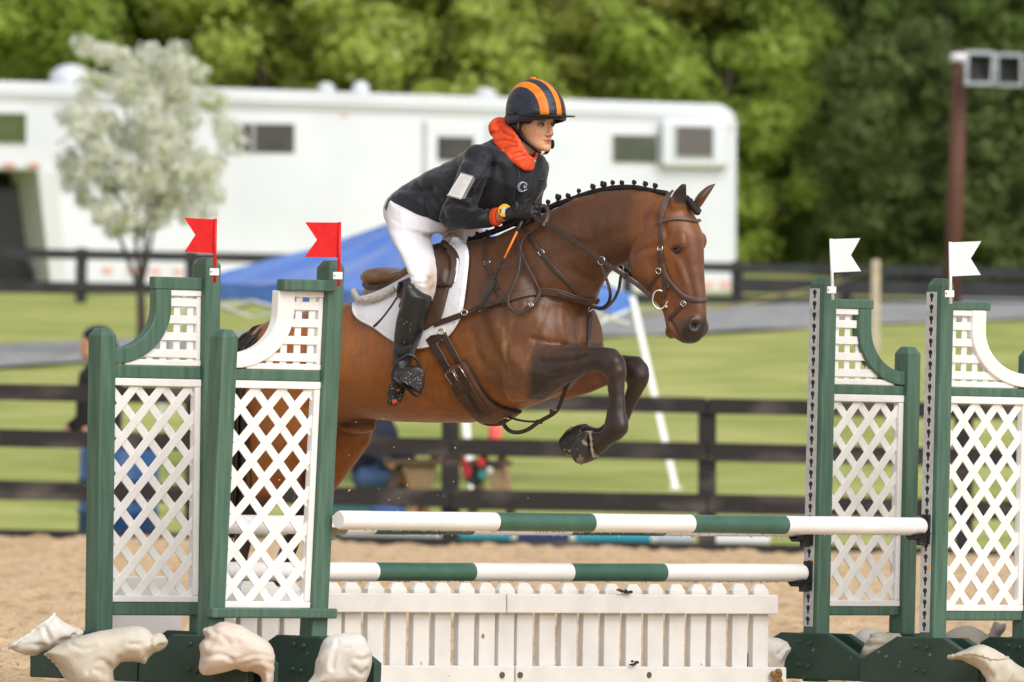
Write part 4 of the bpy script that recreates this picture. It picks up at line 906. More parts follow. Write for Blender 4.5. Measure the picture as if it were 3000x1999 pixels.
# hooves with dried sand on them
m_hoof = mat('hoof_horn', (.016, .016, .016), (.04, .036, .032), rough=.45, scale=40, bump=.4, bscale=60, spots=(24, .60, (.25, .20, .135)), bdist=.004)
def hoof(rows, r0):
    mb = MB(); mb.loft([section((x[0], x[1]), (x[2], x[3]), x[4], r0, 0, 2.3, 22) for x in rows]); return obj('hoof', mb, m_hoof, horse, smooth=True, bevel=.004)
hoof([(1744, 1344, 1733, 1262, .047), (1730, 1351, 1722, 1262, .053), (1712, 1358, 1706, 1270, .058), (1700, 1361, 1694, 1286, .058), (1697, 1352, 1692, 1300, .045)], .15)
hoof([(1733, 1322, 1714, 1241, .047), (1712, 1332, 1698, 1244, .053), (1690, 1339, 1674, 1254, .058), (1672, 1338, 1655, 1278, .058), (1664, 1330, 1652, 1296, .045)], -.13)
hoof([(703, 1688, 646, 1672, .044), (698, 1705, 640, 1690, .05), (690, 1722, 630, 1708, .055)], .16)
hoof([(838, 1688, 786, 1675, .044), (832, 1705, 779, 1692, .05), (824, 1722, 770, 1708, .055)], -.13)
m_mud = mat('dried_mud', (.30, .235, .155), (.16, .12, .075), rough=.95, scale=60, bump=.5, bscale=90, bdist=.004)
for pl_, r_ in ((((1703, 1277), (1691, 1298), (1687, 1332), (1694, 1354), (1704, 1361)), .185), (((1676, 1251), (1656, 1276), (1649, 1301), (1655, 1326), (1672, 1338)), -.09)):
    mb = MB(); q = catmull([hp(u, v, r_) for u, v in pl_], n=5); mb.tube(q, [.0035+.0015*math.sin(i*1.3) for i in range(len(q))], 7); obj('horseshoe', mb, m_mud, horse, smooth=True)
mb = MB(); q = catmull([hp(u, v, .197) for u, v in ((1728, 1268), (1731, 1290), (1733, 1315), (1740, 1342))], n=5); mb.tube(q, [.006+.002*math.sin(i*1.9) for i in range(len(q))], 7, flat=.5); obj('mud_band', mb, m_mud, horse, smooth=True)
# eyes
m_eye = mat('eye_dark', (.010, .007, .005), rough=.06, spec=.8)
e_ = hit(1981, 734); mb = MB()
ec = (e_[0] if e_[0] else hp(1981, 734, .09)); mb.ball(ec + FD*.001 - RD*.003, .021, .012, .0155, AX); obj('eye', mb, m_eye, horse, smooth=True)
mb = MB(); lid = [hit(*q)[0] or hp(*q, .09) for q in ((1968, 731), (1974, 725), (1983, 724), (1992, 729), (1996, 737))]; mb.tube([p+RD*.004-ZD*.001 for p in catmull(lid, n=4)], .0028, 6)
obj('eyelid', mb, mat('lid_dark', (.05, .022, .012), rough=.5), horse, smooth=True)
# plaited mane
m_mane = mat('mane_black', (.010, .008, .008), (.022, .017, .015), rough=.55, scale=90, bump=.6, bscale=160, spec=.35, bdist=.003)
crest = [(1372, 708), (1400, 692), (1430, 682), (1460, 672), (1500, 655), (1550, 632), (1600, 611), (1632, 597), (1663, 587), (1699, 574), (1735, 562), (1765, 556), (1796, 550), (1826, 548), (1862, 549), (1893, 555), (1923, 561), (1955, 566)]
mb = MB(); mb.tube(catmull([hp(u, v+2, .0) for u, v in crest], n=4), .0125, 8, flat=.8); obj('mane', mb, m_mane, horse, smooth=True)
knobs = [c1(743, 988), c1(780, 960), c1(842, 946), c1(895, 925), c1(1185, 776), c1(1245, 752), c1(1297, 741), c1(1370, 711), c1(1437, 688), c1(1496, 673), c1(1555, 665), c1(1613, 664), c1(1682, 667), c1(1745, 678), c1(1806, 688)]
tr0 = random.Random(12)
for i, (u, v) in enumerate(knobs):
    mb = MB(); j1, j2, j3 = tr0.gauss(0, 1.2), tr0.gauss(0, 1.2), tr0.uniform(.78, 1.2); c = hp(u+j1*1.6, v-5+j2*1.4, .004); s = (.0122 if i > 3 else .0095)*j3
    mb.ball(c, s, s, s*.95, None, 12, 8); mb.ball(c + ZD*(s*.6) - FD*(s*.5*j3), s*.5, s*.6, s*.5, None, 8, 6); mb.ball(c + ZD*(s*.3) + FD*(s*.75) + RD*.003, s*.5, s*.55, s*.5, None, 8, 6)
    mb.tube([c - ZD*.004, c - ZD*.020 + RD*.004], [s*.45, s*.6], 7)
    obj('mane_plait', mb, m_mane, horse, smooth=True)
mb = MB(); fl = catmull([hp(2010, 580, -.02), hp(2022, 596, -.01), hp(2034, 610, 0), hp(2044, 622, .0)], n=4)
mb.tube(fl, [.014]*4+[.017]*4+[.014]*3+[.010]*2, 9)
for k in range(9): mb.ball(fl[min(k+2, 12)] + RD*.010*(1 if k % 2 else -1) + FD*.006, .011, .010, .010, None, 8, 6)
mb.ball(hp(2043, 622, .003), .014, .014, .013); obj('forelock_plait', mb, m_mane, horse, smooth=True)
# tail of separate locks, lifted at the dock and streaming down
m_tail = mat('tail_hair', (.011, .008, .007), (.035, .022, .016), rough=.5, scale=40, stretch=(8, 8, 1), spec=.4)
mb = MB(); tr_ = random.Random(4)
for k in range(260):
    a = tr_.gauss(0, 1); b = tr_.gauss(0, 1); rr = .02 + .05*tr_.gauss(0, 1)
    w_ = tr_.random()
    pts = [(822+7*b, 985+8*a, .04+rr*.3), (800+9*b, 976+9*a, .09+rr*.5), (766+12*b, 984+11*a, .12+rr*.8), (732+12*b, 1008+14*a, .14+rr), (708+13*b, 1075+12*a, .13+rr*1.15), (699+15*b, 1200, .10+rr*1.25), (695+19*b, 1330, .08+rr*1.3), (690+22*b, 1430+60*w_, .07+rr*1.3), (680+22*b, 1480+110*w_, .06+rr*1.2)]
    mb.tube(catmull([hp(*q) for q in pts], n=3), [.009*(1-.8*(i/24)**2) for i in range(25)], 4)
tl = obj('tail', mb, m_tail, horse, smooth=True, fix=False)
# ------------------------------------------------------------ tack laid on the horse
m_lea = mat('brown_leather', (.050, .028, .020), (.036, .020, .015), rough=.42, scale=25, bump=.15, bscale=120, spec=.5, bdist=.002)
m_lea2 = mat('light_brown_leather', (.27, .145, .075), (.19, .098, .05), rough=.38, scale=14, bump=.12, bscale=90, spec=.5, bdist=.002)
m_lea3 = mat('saddle_flap_leather', (.085, .042, .022), (.055, .028, .017), rough=.48, scale=12, bump=.15, bscale=110, spec=.45, bdist=.002)
m_girth = mat('girth_leather', (.15, .060, .032), (.09, .042, .024), rough=.5, scale=14, bump=.15, bscale=90, spec=.4, bdist=.002)
m_brass = mat('buckle_steel', (.72, .68, .60), rough=.22, metal=1)
m_padw = mat('quilted_white_cotton', (.78, .78, .82), (.70, .68, .66), rough=.9, scale=6, bump=.5, bscale=34, spec=.15, bdist=.006, lo=.5, hi=.8)
m_fleece = mat('sheepskin', (.70, .65, .59), (.58, .52, .46), rough=1, scale=40, bump=1, bscale=120, spec=.05, bdist=.012)
def drape(pts, off=.002, step=9, bv=None, sm=2):
    "pixel polyline laid on the horse: world points and surface normals"
    P = catmull([Vector((a, b, 0)) for a, b in pts], step=step); out = []; nr = []; last = None
    for q in P:
        d = (at(q.x, q.y, 50)-CAM).normalized(); h_ = (bv or HBV).ray_cast(CAM+d*40, d)
        if h_[0] is None: out.append(None); nr.append(None)
        else: out.append(h_[0]); nr.append(h_[1])
    good = [i for i, o in enumerate(out) if o is not None]
    for i in range(len(out)):
        if out[i] is None:
            j = min(good, key=lambda k: abs(k-i)) if good else None
            if j is None: out[i] = hp(P[i].x, P[i].y, 0); nr[i] = RD.copy()
            else: out[i] = at(P[i].x, P[i].y, out[j].y); nr[i] = nr[j]
    for _ in range(sm):
        nr = [((nr[max(i-1, 0)]+nr[i]*2+nr[min(i+1, len(nr)-1)])).normalized() for i in range(len(nr))]
        out = [out[i] if i in (0, len(out)-1) else (out[i-1]+out[i]*2+out[i+1])/4 for i in range(len(out))]
    return [o + n_*off for o, n_ in zip(out, nr)], nr
def strap(name, pts, w, parent, m_=None, t=.004, off=.002, step=9):
    p, n_ = drape(pts, off, step); mb = MB(); mb.strap(p, n_, w, t); return obj(name, mb, m_ or m_lea, parent)
def buckle(pts2, w, h, parent, off=.006, r=.0022, name='buckle', bv=None, m_=None):
    "small metal frame lying on the surface: pts2 = centre and a pixel along the strap"
    p, n_ = drape([pts2[0], pts2[1]], off, 4, bv, 0); c = p[0]; ax = (p[-1]-p[0]); nn = n_[0]; ax = (ax - nn*ax.dot(nn)).normalized(); sd = ax.cross(nn); mb = MB()
    q = [c+ax*(h/2*math.copysign(min(1, abs(math.cos(a))*1.25), math.cos(a)))+sd*(w/2*math.copysign(min(1, abs(math.sin(a))*1.25), math.sin(a))) for a in np.linspace(0, 2*math.pi, 16, endpoint=False)]
    mb.tube(q, r, 6, closed=True); mb.tube([c-ax*h*.45, c+ax*h*.45+nn*.002], r*.8, 5); return obj(name, mb, m_ or m_brass, parent, smooth=True)
def ringm(c, nrm, r, t, parent, name='ring', sq=1.0, m_=None):
    nrm = nrm.normalized(); a = nrm.cross(ZD).normalized(); b = nrm.cross(a); mb = MB()
    mb.tube([c+a*(r*math.cos(x))+b*(r*sq*math.sin(x)) for x in np.linspace(0, 2*math.pi, 20, endpoint=False)], t, 7, closed=True); return obj(name, mb, m_ or m_brass, parent, smooth=True)
def resamp(pts, n):
    P = catmull([Vector((a, b, 0)) for a, b in pts], n=10); L = [0]
    for i in range(1, len(P)): L.append(L[-1]+(P[i]-P[i-1]).length)
    return [(float(np.interp(t, L, [p.x for p in P])), float(np.interp(t, L, [p.y for p in P]))) for t in np.linspace(0, L[-1], n)]
def patch(top, bot, off, thick, nu=26, nv=16, bulge=0, bv=None, wave=0):
    "grid between two pixel curves, laid on the horse; returns rows for MB.sheet"
    T, B = resamp(top, nu), resamp(bot, nu); rows = []
    for j in range(nv):
        s = j/(nv-1); row = []
        for i in range(nu):
            u = T[i][0]+(B[i][0]-T[i][0])*s; v = T[i][1]+(B[i][1]-T[i][1])*s
            d = (at(u, v, 50)-CAM).normalized(); h_ = (bv or HBV).ray_cast(CAM+d*40, d)
            row.append([u, v, h_[0], h_[1]])
        rows.append(row)
    for row in rows:
        for i, c in enumerate(row):
            if c[2] is None:
                cand = [(abs(i-k)+.01, x) for k, x in enumerate(row) if x[2] is not None] + [(3*abs(rows.index(row)-k2)+.5, r2[i]) for k2, r2 in enumerate(rows) if r2[i][2] is not None]
                x = min(cand, key=lambda z: z[0])[1] if cand else None
                c[2] = at(c[0], c[1], x[2].y) if x else hp(c[0], c[1], 0); c[3] = x[3] if x else RD.copy()
    R_, C_ = len(rows), nu
    Np = [[c[3].copy() for c in r] for r in rows]
    for _ in range(4):
        Np = [[(Np[a][b]*2+Np[max(a-1, 0)][b]+Np[min(a+1, R_-1)][b]+Np[a][max(b-1, 0)]+Np[a][min(b+1, C_-1)]).normalized() for b in range(C_)] for a in range(R_)]
    out = []
    for a in range(R_):
        row = []
        for b in range(C_):
            e = min(a, R_-1-a, 6)/6 if R_ > 2 else 1; e2 = min(b, C_-1-b, 6)/6; k = math.sin(min(e, e2)*math.pi/2)
            row.append((rows[a][b][2] + Np[a][b]*(off + bulge*k + wave*math.sin(a*1.9+b*.4)*.5), Np[a][b]))
        out.append(row)
    return out
# saddle pad: white quilted, both sides of the back
pad = root('saddle_pad', 'white quilted saddle pad under the brown saddle', 'saddle pad', hp(1200, 1000, .28))
g = patch([(1044, 888), (1090, 862), (1150, 832), (1220, 785), (1290, 732), (1333, 706), (1352, 710)],
          [(1037, 917), (1062, 941), (1102, 961), (1154, 997), (1228, 1020), (1274, 1009), (1316, 984), (1330, 965), (1346, 943)], .006, .010, 44, 26, .004)
mb = MB(); mb.sheet(g, .010); obj('panel', mb, m_padw, pad, smooth=True, bevel=0)
g = patch([(1330, 708), (1352, 708), (1366, 722), (1374, 745), (1375, 770), (1371, 820), (1366, 853), (1356, 917), (1344, 946)], [(1318, 735), (1325, 745), (1332, 760), (1334, 780), (1330, 815), (1322, 850), (1312, 890), (1300, 935), (1290, 960)], .010, .010, 34, 10, .003)
mb = MB(); mb.sheet(g, .010); obj('front_panel', mb, m_padw, pad, smooth=True)
edge = [(1352, 710), (1367, 723), (1374, 745), (1375, 775), (1366, 853), (1356, 917), (1346, 943), (1316, 984), (1274, 1009), (1228, 1020), (1190, 1012), (1154, 997), (1102, 961), (1062, 941), (1038, 918), (1038, 897)]
p, n_ = drape(edge, .013, 8); mb = MB(); mb.tube(p, .0065, 6); obj('piping', mb, m_padw, pad, smooth=True)
# far side of the pad, mirrored across the spine
mb = MB(); rows = []
for fu in np.linspace(1060, 1350, 18):
    row = []; tv = float(np.interp(fu, [1044, 1150, 1290, 1350], [882, 832, 730, 708])); bv_ = float(np.interp(fu, [1037, 1150, 1230, 1350], [915, 995, 1018, 942]))
    for s in np.linspace(0, 1, 10):
        v = tv+(bv_-tv)*s; o_ = hp(fu, v, 0) - RD*1.2; h_ = HBV.ray_cast(o_, RD); q = h_[0] if h_[0] else hp(fu, v, -.02); row.append((q - RD*.004 - RD*.0, -RD))
    rows.append(row)
mb.sheet(rows, .010); obj('far_panel', mb, m_padw, pad, smooth=True)
# sheepskin half pad rolls
def fuzzy(path, rad, parent, name):
    mb = MB(); mb.tube(path, rad, 12); me = remesh(mb, .006, 1); a, n = get_np(me); a += n*(.0030*fbm(a*70, 3, 3)+.002*fbm(a*25, 2, 8))[:, None]; set_np(me, a); return obj(name, me, m_fleece, parent, smooth=True, fix=False)
p, n_ = drape([(1050, 868), (1052, 888), (1066, 898), (1101, 896), (1147, 877), (1174, 863)], .040, 8); fuzzy([x for x in p], [.011]*1+[.014]*(len(p)-1), pad, 'sheepskin_roll')
fuzzy([hp(1306, 722, .05), hp(1312, 706, .03), hp(1322, 698, .0), hp(1334, 702, -.02)], [.022, .025, .022, .014], pad, 'sheepskin_roll')
p, n_ = drape([(1345, 768), (1350, 800), (1344, 834)], .026, 6); mb = MB(); mb.strap(p, n_, [.010, .024, .026, .022, .018, .010, .006][:len(p)] + [.006]*max(0, len(p)-7), .004); obj('billet_keeper', mb, m_padw, pad)
# saddle
sd_ = root('saddle', 'brown leather jumping saddle with high cantle and knee blocks', 'saddle', hp(1190, 850, 0))
mb = MB()
SEAT = [(1054, 803, 1066, 836, .075), (1064, 789, 1082, 842, .115), (1090, 786, 1104, 842, .130), (1126, 792, 1134, 838, .128), (1165, 798, 1172, 834, .122), (1200, 792, 1205, 826, .118), (1236, 768, 1244, 806, .112), (1264, 738, 1276, 782, .100), (1282, 718, 1298, 768, .075), (1292, 713, 1310, 760, .04)]
SEAT = [(x[0]+x[4]*400*k, x[1], x[2]+x[4]*400*k, x[3], x[4]) for x, k in zip(SEAT, (.95, .95, .85, .7, .5, .35, .2, .1, .05, 0))]
mb.loft([section((x[0], x[1]-3), (x[2], x[3]+5), x[4], 0, -.1, 2.6, 26, False) for x in SEAT]); me = remesh(mb, .007, 3); obj('seat', me, m_lea2, sd_, smooth=True, fix=False)
mb = MB()
PAN = [(1064, 846, 1076, 872, .085), (1074, 842, 1092, 882, .125), (1104, 842, 1112, 880, .145), (1140, 836, 1146, 866, .15), (1172, 828, 1180, 856, .15)]
PAN = [(x[0]+x[4]*400*.85, x[1], x[2]+x[4]*400*.85, x[3], x[4]) for x in PAN]
mb.loft([section((x[0], x[1]-6), (x[2], x[3]+6), x[4], 0, .05, 2.6, 26, False) for x in PAN]); me = remesh(mb, .007, 2); obj('panel', me, m_lea2, sd_, smooth=True, fix=False)
def seat_r(u, v, k=0): # a point on the near flank of the seat
    return hp(u, v, float(np.interp(u, [1060, 1090, 1170, 1260, 1300], [.085, .132, .130, .11, .07]))+k)
mb = MB(); q = [seat_r(u, v, .004) for u, v in ((1064, 833), (1076, 842), (1104, 843), (1140, 837), (1172, 826), (1204, 810))]; mb.strap(catmull(q, n=4), [RD]*21, [.014+.001*i for i in range(21)], .006); obj('welt', mb, m_lea, sd_)
mb = MB(); q = [seat_r(u, v, .006) for u, v in ((1067, 840), (1080, 849), (1108, 848), (1142, 842), (1174, 832))]; mb.tube(catmull(q, n=4), .0035, 6); obj('piping', mb, m_lea, sd_, smooth=True)
g = patch([(1205, 838), (1240, 790), (1281, 742), (1305, 737), (1326, 762), (1336, 790)], [(1180, 905), (1215, 958), (1246, 972), (1281, 952), (1297, 943), (1326, 848)], .022, .008, 26, 22, .006)
mb = MB(); mb.sheet(g, .007); obj('flap', mb, m_lea3, sd_, smooth=True)
g = patch([(1288, 760), (1302, 752), (1318, 764), (1330, 786), (1334, 812)], [(1278, 836), (1286, 846), (1300, 850), (1316, 850), (1326, 844)], .034, .008, 18, 14, .022)
mb = MB(); mb.sheet(g, .010); obj('knee_block', mb, m_lea3, sd_, smooth=True)
# rounded swell of the pommel and its creases
for i, (off, w_) in enumerate(((.0, .030), (.012, .026), (.022, .02))):
    pts = [(1302+i*7, 728+i*3), (1320+i*8, 734+i*5), (1336+i*6, 758+i*4), (1341+i*4, 785+i*2), (1334+i*4, 815), (1322+i*3, 846)]
    p, n_ = drape(pts, .026-.005*i, 7); mb = MB(); mb.tube(p, [.013]*len(p), 10, flat=1.2); obj('pommel_roll', mb, m_lea3, sd_, smooth=True)
g = patch([(1180, 842), (1200, 832), (1214, 826)], [(1176, 880), (1190, 885), (1204, 885)], .026, .006, 8, 8, .002); mb = MB(); mb.sheet(g, .005); obj('skirt', mb, m_lea3, sd_)
mb = MB(); p, n_ = drape([(1188, 845), (1184, 858), (1182, 868)], .034, 4); mb.tube(p, .010, 8); obj('stirrup_bar', mb, m_black, sd_, smooth=True)
strap('billet_strap', [(1180, 868), (1168, 885), (1150, 912), (1128, 940), (1103, 963)], .0125, sd_, m_lea, .004, .018)
# stirrup leather and iron hang from the saddle
LY = None
# girth with buckles
gi = root('girth', 'dark brown leather girth with two steel buckles', 'girth', hp(1400, 1200, .2))
g = patch([(1263, 989), (1290, 980), (1309, 976)], [(1309, 1075), (1330, 1066), (1349, 1058)], .018, .005, 10, 14, 0)
for a0, a1 in (((1263, 990), (1317, 1080)), ((1304, 978), (1350, 1062))):
    p, n_ = drape([a0, ((a0[0]+a1[0])/2, (a0[1]+a1[1])/2), a1], .017, 7); mb = MB(); mb.strap(p, n_, [.045-.0*i for i in range(len(p))] if False else [.036 if a0[0] < 1290 else .030]*len(p), .005); obj('billet', mb, m_lea, gi)
p, n_ = drape([(1270, 988), (1300, 982)], .019, 5); mb = MB(); mb.strap([x+ZD*-.012 for x in p], n_, .034, .005); obj('billet_top', mb, m_lea, gi)
g = patch([(1308, 1078), (1322, 1064), (1340, 1056), (1358, 1054), (1370, 1062)], [(1415, 1217), (1440, 1228), (1462, 1224), (1490, 1214), (1522, 1203)], .010, .008, 16, 24, .002)
G2 = []
T_ = [(1308, 1080), (1316, 1104), (1330, 1135), (1348, 1166), (1368, 1192), (1388, 1214), (1412, 1231), (1440, 1236), (1470, 1234)]; B_ = [(1364, 1054), (1378, 1078), (1395, 1107), (1412, 1136), (1430, 1160), (1450, 1178), (1474, 1190), (1498, 1196), (1524, 1198)]
g = patch(T_, B_, .010, .008, 30, 12, .003); mb = MB(); mb.sheet(g, .009); obj('band', mb, m_girth, gi, smooth=True)
p, n_ = drape(B_, .012, 7); mb = MB(); mb.tube(p, .007, 7); obj('edge_roll', mb, mat('girth_edge', (.012, .010, .009), rough=.6), gi, smooth=True)
g = patch([(1338, 1130), (1352, 1158), (1372, 1184), (1392, 1202), (1416, 1210)], [(1386, 1114), (1400, 1140), (1416, 1164), (1430, 1186), (1440, 1204)], .022, .005, 16, 10, .002); mb = MB(); mb.sheet(g, .005); obj('centre_panel', mb, m_lea3, gi, smooth=True)
for a0, a1 in (((1324, 1092), (1352, 1142)), ((1352, 1080), (1378, 1122))): strap('billet_end', [a0, a1], .031, gi, m_lea, .006, .022)
strap('keeper', [(1343, 1142), (1362, 1134), (1388, 1124)], .020, gi, m_lea, .006, .028)
strap('tongue', [(1377, 1140), (1392, 1166), (1410, 1196)], .022, gi, mat('black_leather', (.020, .018, .018), rough=.4), .005, .026)
def ubuckle(cs):
    p, n_ = drape(cs, .032, 60, None, 0); P = [hit(*c)[0] + hit(*c)[1]*.030 for c in cs]; mb = MB(); mb.tube(P, .0035, 6); obj('buckle', mb, m_brass, gi, smooth=True)
ubuckle([(1334, 1120), (1315, 1093), (1334, 1081), (1352, 1108)]); ubuckle([(1353, 1099), (1339, 1079), (1358, 1068), (1374, 1097)])
h_ = hit(1302, 973); ringm(h_[0]+h_[1]*.024, h_[1], .014, .003, gi, 'dee_ring', .8)

# breastplate with martingale
bp = root('breastplate', 'brown leather five point breastplate with a running martingale', 'breastplate', hp(1600, 1000, .2))
strap('girth_strap', [(1280, 953), (1320, 940), (1361, 926), (1414, 904), (1476, 883)], .024, bp, m_lea, .005, .022)
strap('chest_band', [(1470, 884), (1510, 868), (1558, 857), (1600, 854), (1640, 859), (1684, 873), (1718, 884), (1748, 880)], .033, bp, m_lea3, .006, .006)
strap('band_lining', [(1635, 860), (1680, 873), (1718, 884), (1746, 880)], .022, bp, m_lea, .004, .013)
strap('shoulder_strap', [(1434, 690), (1426, 712), (1424, 740), (1430, 775), (1445, 815), (1463, 862), (1478, 897)], .019, bp, m_lea, .005, .005)
strap('shoulder_strap', [(1446, 836), (1466, 860), (1486, 884)], .010, bp, m_lea, .004, .006)
strap('neck_strap', [(1536, 660), (1561, 702), (1587, 741), (1628, 792), (1668, 833), (1699, 868), (1726, 896)], .017, bp, m_lea, .005, .005)
strap('centre_strap', [(1729, 896), (1727, 930), (1724, 970), (1722, 1010), (1716, 1040)], .020, bp, m_lea, .005, .005)
buckle([(1429, 770), (1432, 785)], .026, .020, bp); buckle([(1587, 741), (1596, 752)], .022, .022, bp)
for (u, v) in ((1443, 808), (1462, 848)): strap('keeper', [(u-6, v+3), (u+6, v-3)], .010, bp, m_lea, .005, .009)
h_ = hit(1371, 919); ringm(h_[0]+h_[1]*.030, h_[1], .015, .0028, bp, 'ring', .72); h_ = hit(1415, 905); ringm(h_[0]+h_[1]*.020, h_[1], .016, .0026, bp, 'ring', .8)
h_ = hit(1727, 897); ringm(h_[0]+h_[1]*.012, h_[1], .017, .003, bp, 'ring')
# forked martingale straps and rings on the reins
def free(name, pts, w, parent, m_=None, t=.004, n_=None):
    P = catmull([hp(*q) for q in pts], n=6); nn = n_ or (RD*.8+FD*.5).normalized(); mb = MB(); mb.strap(P, [nn]*len(P), w, t); return obj(name, mb, m_ or m_lea, parent)
free('martingale_strap', [(1729, 896, .06), (1762, 903, .07), (1782, 888, .10), (1788, 866, .13), (1784, 840, .14), (1772, 806, .14), (1762, 776, .14)], .013, bp)
free('martingale_strap', [(1729, 898, .03), (1768, 905, -.02), (1796, 882, -.06), (1812, 850, -.09), (1818, 815, -.10), (1822, 795, -.1)], .012, bp)
ringm(hp(1762, 764, .14), RD, .0165, .0028, bp, 'ring'); ringm(hp(1817, 788, -.1), RD, .0165, .0028, bp, 'ring')
free('belly_strap', [(1706, 1058, .03), (1684, 1090, .02), (1662, 1128, .0), (1650, 1160, .0), (1640, 1187, .0), (1630, 1204, 0), (1614, 1217, 0), (1580, 1236, .0), (1548, 1258, .0), (1520, 1267, .0), (1496, 1264, .01), (1480, 1250, .01), (1476, 1236, .01), (1484, 1228, .01)], .017, bp)
free('belly_strap', [(1490, 1222, .02), (1515, 1230, .02), (1545, 1235, .01), (1580, 1235, .0)], .009, bp)
for (u, v) in ((1620, 1206), (1580, 1236)): mb = MB(); c = hp(u, v, 0); mb.box(c, FD*.013, RD*.007, ZD*.009); obj('keeper', mb, m_lea, bp, bevel=.002)
mb = MB(); c = hp(1627, 1203, .0); mb.tube([c-FD*.014+RD*.01, c+FD*.016+RD*.01+ZD*.004], .0025, 6); obj('buckle', mb, m_brass, bp, smooth=True)
mb = MB(); mb.tube([hp(1469, 1226, .03), hp(1482, 1224, .03), hp(1492, 1228, .03)], .004, 6); obj('snap', mb, m_brass, bp, smooth=True)

# bridle
br = root('bridle', 'brown leather bridle with padded noseband and steel bit', 'bridle', hp(1960, 800, .1))
m_bri = mat('bridle_leather', (.060, .034, .026), (.044, .025, .019), rough=.4, scale=30, spec=.5); m_brl = mat('bridle_padded', (.115, .072, .060), (.09, .055, .046), rough=.45, scale=30)
strap('headpiece', [(1976, 560), (1962, 574), (1947, 596), (1940, 625), (1938, 656)], [.030]*30, br, m_brl, .006, .004) if False else None
p, n_ = drape([(1974, 562), (1961, 574), (1948, 596), (1941, 625), (1938, 656)], .004, 7); mb = MB(); mb.strap(p, n_, list(np.linspace(.030, .019, len(p))), .006); obj('headpiece', mb, m_brl, br)
strap('browband', [(1931, 654), (1948, 647), (1968, 643), (1996, 643), (2022, 647), (2038, 651), (2047, 648)], .014, br, m_brl, .006, .006)
strap('cheekpiece', [(1938, 655), (1937, 700), (1938, 745), (1942, 790), (1948, 820), (1951, 850), (1949, 868)], .016, br, m_bri, .005, .004)
strap('cheek_billet', [(1934, 735), (1937, 755), (1940, 772)], .020, br, m_bri, .004, .009)
strap('noseband', [(1941, 772), (1948, 796), (1957, 815), (1976, 841), (2003, 868), (2025, 879), (2050, 881), (2067, 879)], .021, br, m_brl, .006, .005)
strap('noseband_lining', [(1960, 820), (1978, 843), (2004, 870), (2026, 880), (2048, 882), (2064, 880)], .012, br, m_bri, .004, .011)
strap('flash_strap', [(2004, 891), (1990, 908), (1974, 922), (1961, 936)], .015, br, m_bri, .005, .004)
strap('jaw_strap', [(1936, 797), (1920, 818), (1908, 834), (1900, 846)], .013, br, m_bri, .005, .004)
strap('bit_strap', [(1956, 832), (1951, 846), (1948, 862), (1944, 872)], .014, br, m_bri, .005, .010)
buckle([(1936, 729), (1936, 742)], .022, .018, br); buckle([(1957, 833), (1953, 842)], .020, .022, br); buckle([(2004, 889), (1998, 897)], .020, .020, br, .009)
h_ = hit(1932, 792); ringm(h_[0]+h_[1]*.010, h_[1], .012, .0025, br, 'ring')
bc = hit(1942, 878); bc = (bc[0] if bc[0] else hp(1942, 878, .06)) + RD*.012
mb = MB(); q = [bc + (at(u, v, bc.y)-at(1942, 884, bc.y)) for u, v in ((1920, 870), (1926, 860), (1938, 857), (1948, 862), (1957, 872), (1962, 884), (1957, 897), (1947, 909), (1936, 912), (1924, 904), (1917, 890))]
mb.tube(catmull(q, n=3, closed=True), .0042, 8, closed=True); mb.tube([bc + (at(1952, 902, bc.y)-at(1942, 884, bc.y)), bc + (at(1962, 908, bc.y)-at(1942, 884, bc.y))], .006, 8); obj('bit_ring', mb, m_brass, br, smooth=True)
# reins: near rein to the hand, far rein, and the looped buckle end
rn = root('reins', 'brown leather reins running from the bit to the gloved hands with a hanging loop', 'reins', hp(1700, 760, .12))
free('rein', [(1568, 641, .11), (1620, 668, .13), (1690, 713, .145), (1762, 764, .145), (1838, 814, .12), (1880, 846, .10), (1918, 878, .085)], .017, rn)
free('rein', [(1568, 634, .05), (1640, 676, .10), (1720, 730, .135), (1762, 760, .14)], .012, rn)
free('rein', [(1570, 632, -.05), (1660, 660, -.13), (1780, 750, -.15), (1880, 830, -.10), (1930, 872, -.07)], .016, rn)
mb = MB(); c = hp(1832, 808, .128); mb.box(c, (FD*.7+ZD*.7)*.016, RD*.004, (FD*.7-ZD*.7)*.010); obj('rein_stop', mb, m_lea, rn, bevel=.004)
def hang(name, pts, w):
    p, n_ = drape(pts, .022, 8); mb = MB(); mb.strap(p, n_, w, .004); return obj(name, mb, m_lea, rn)
top = [(1585, 604, .11), (1597, 604, .10), (1605, 618, .10), (1604, 640, .11), (1592, 662, .13)]
hang('rein_loop', [(1592, 662), (1570, 682), (1545, 702), (1533, 730), (1531, 765), (1524, 800), (1507, 842), (1492, 878), (1494, 900), (1508, 916), (1531, 922), (1553, 908), (1574, 886), (1584, 862), (1580, 838), (1562, 805), (1545, 770), (1530, 735), (1523, 708), (1525, 685), (1533, 662)], .013)
free('rein_end', top, .015, rn)
buckle([(1560, 902), (1552, 909)], .016, .016, rn, .030)
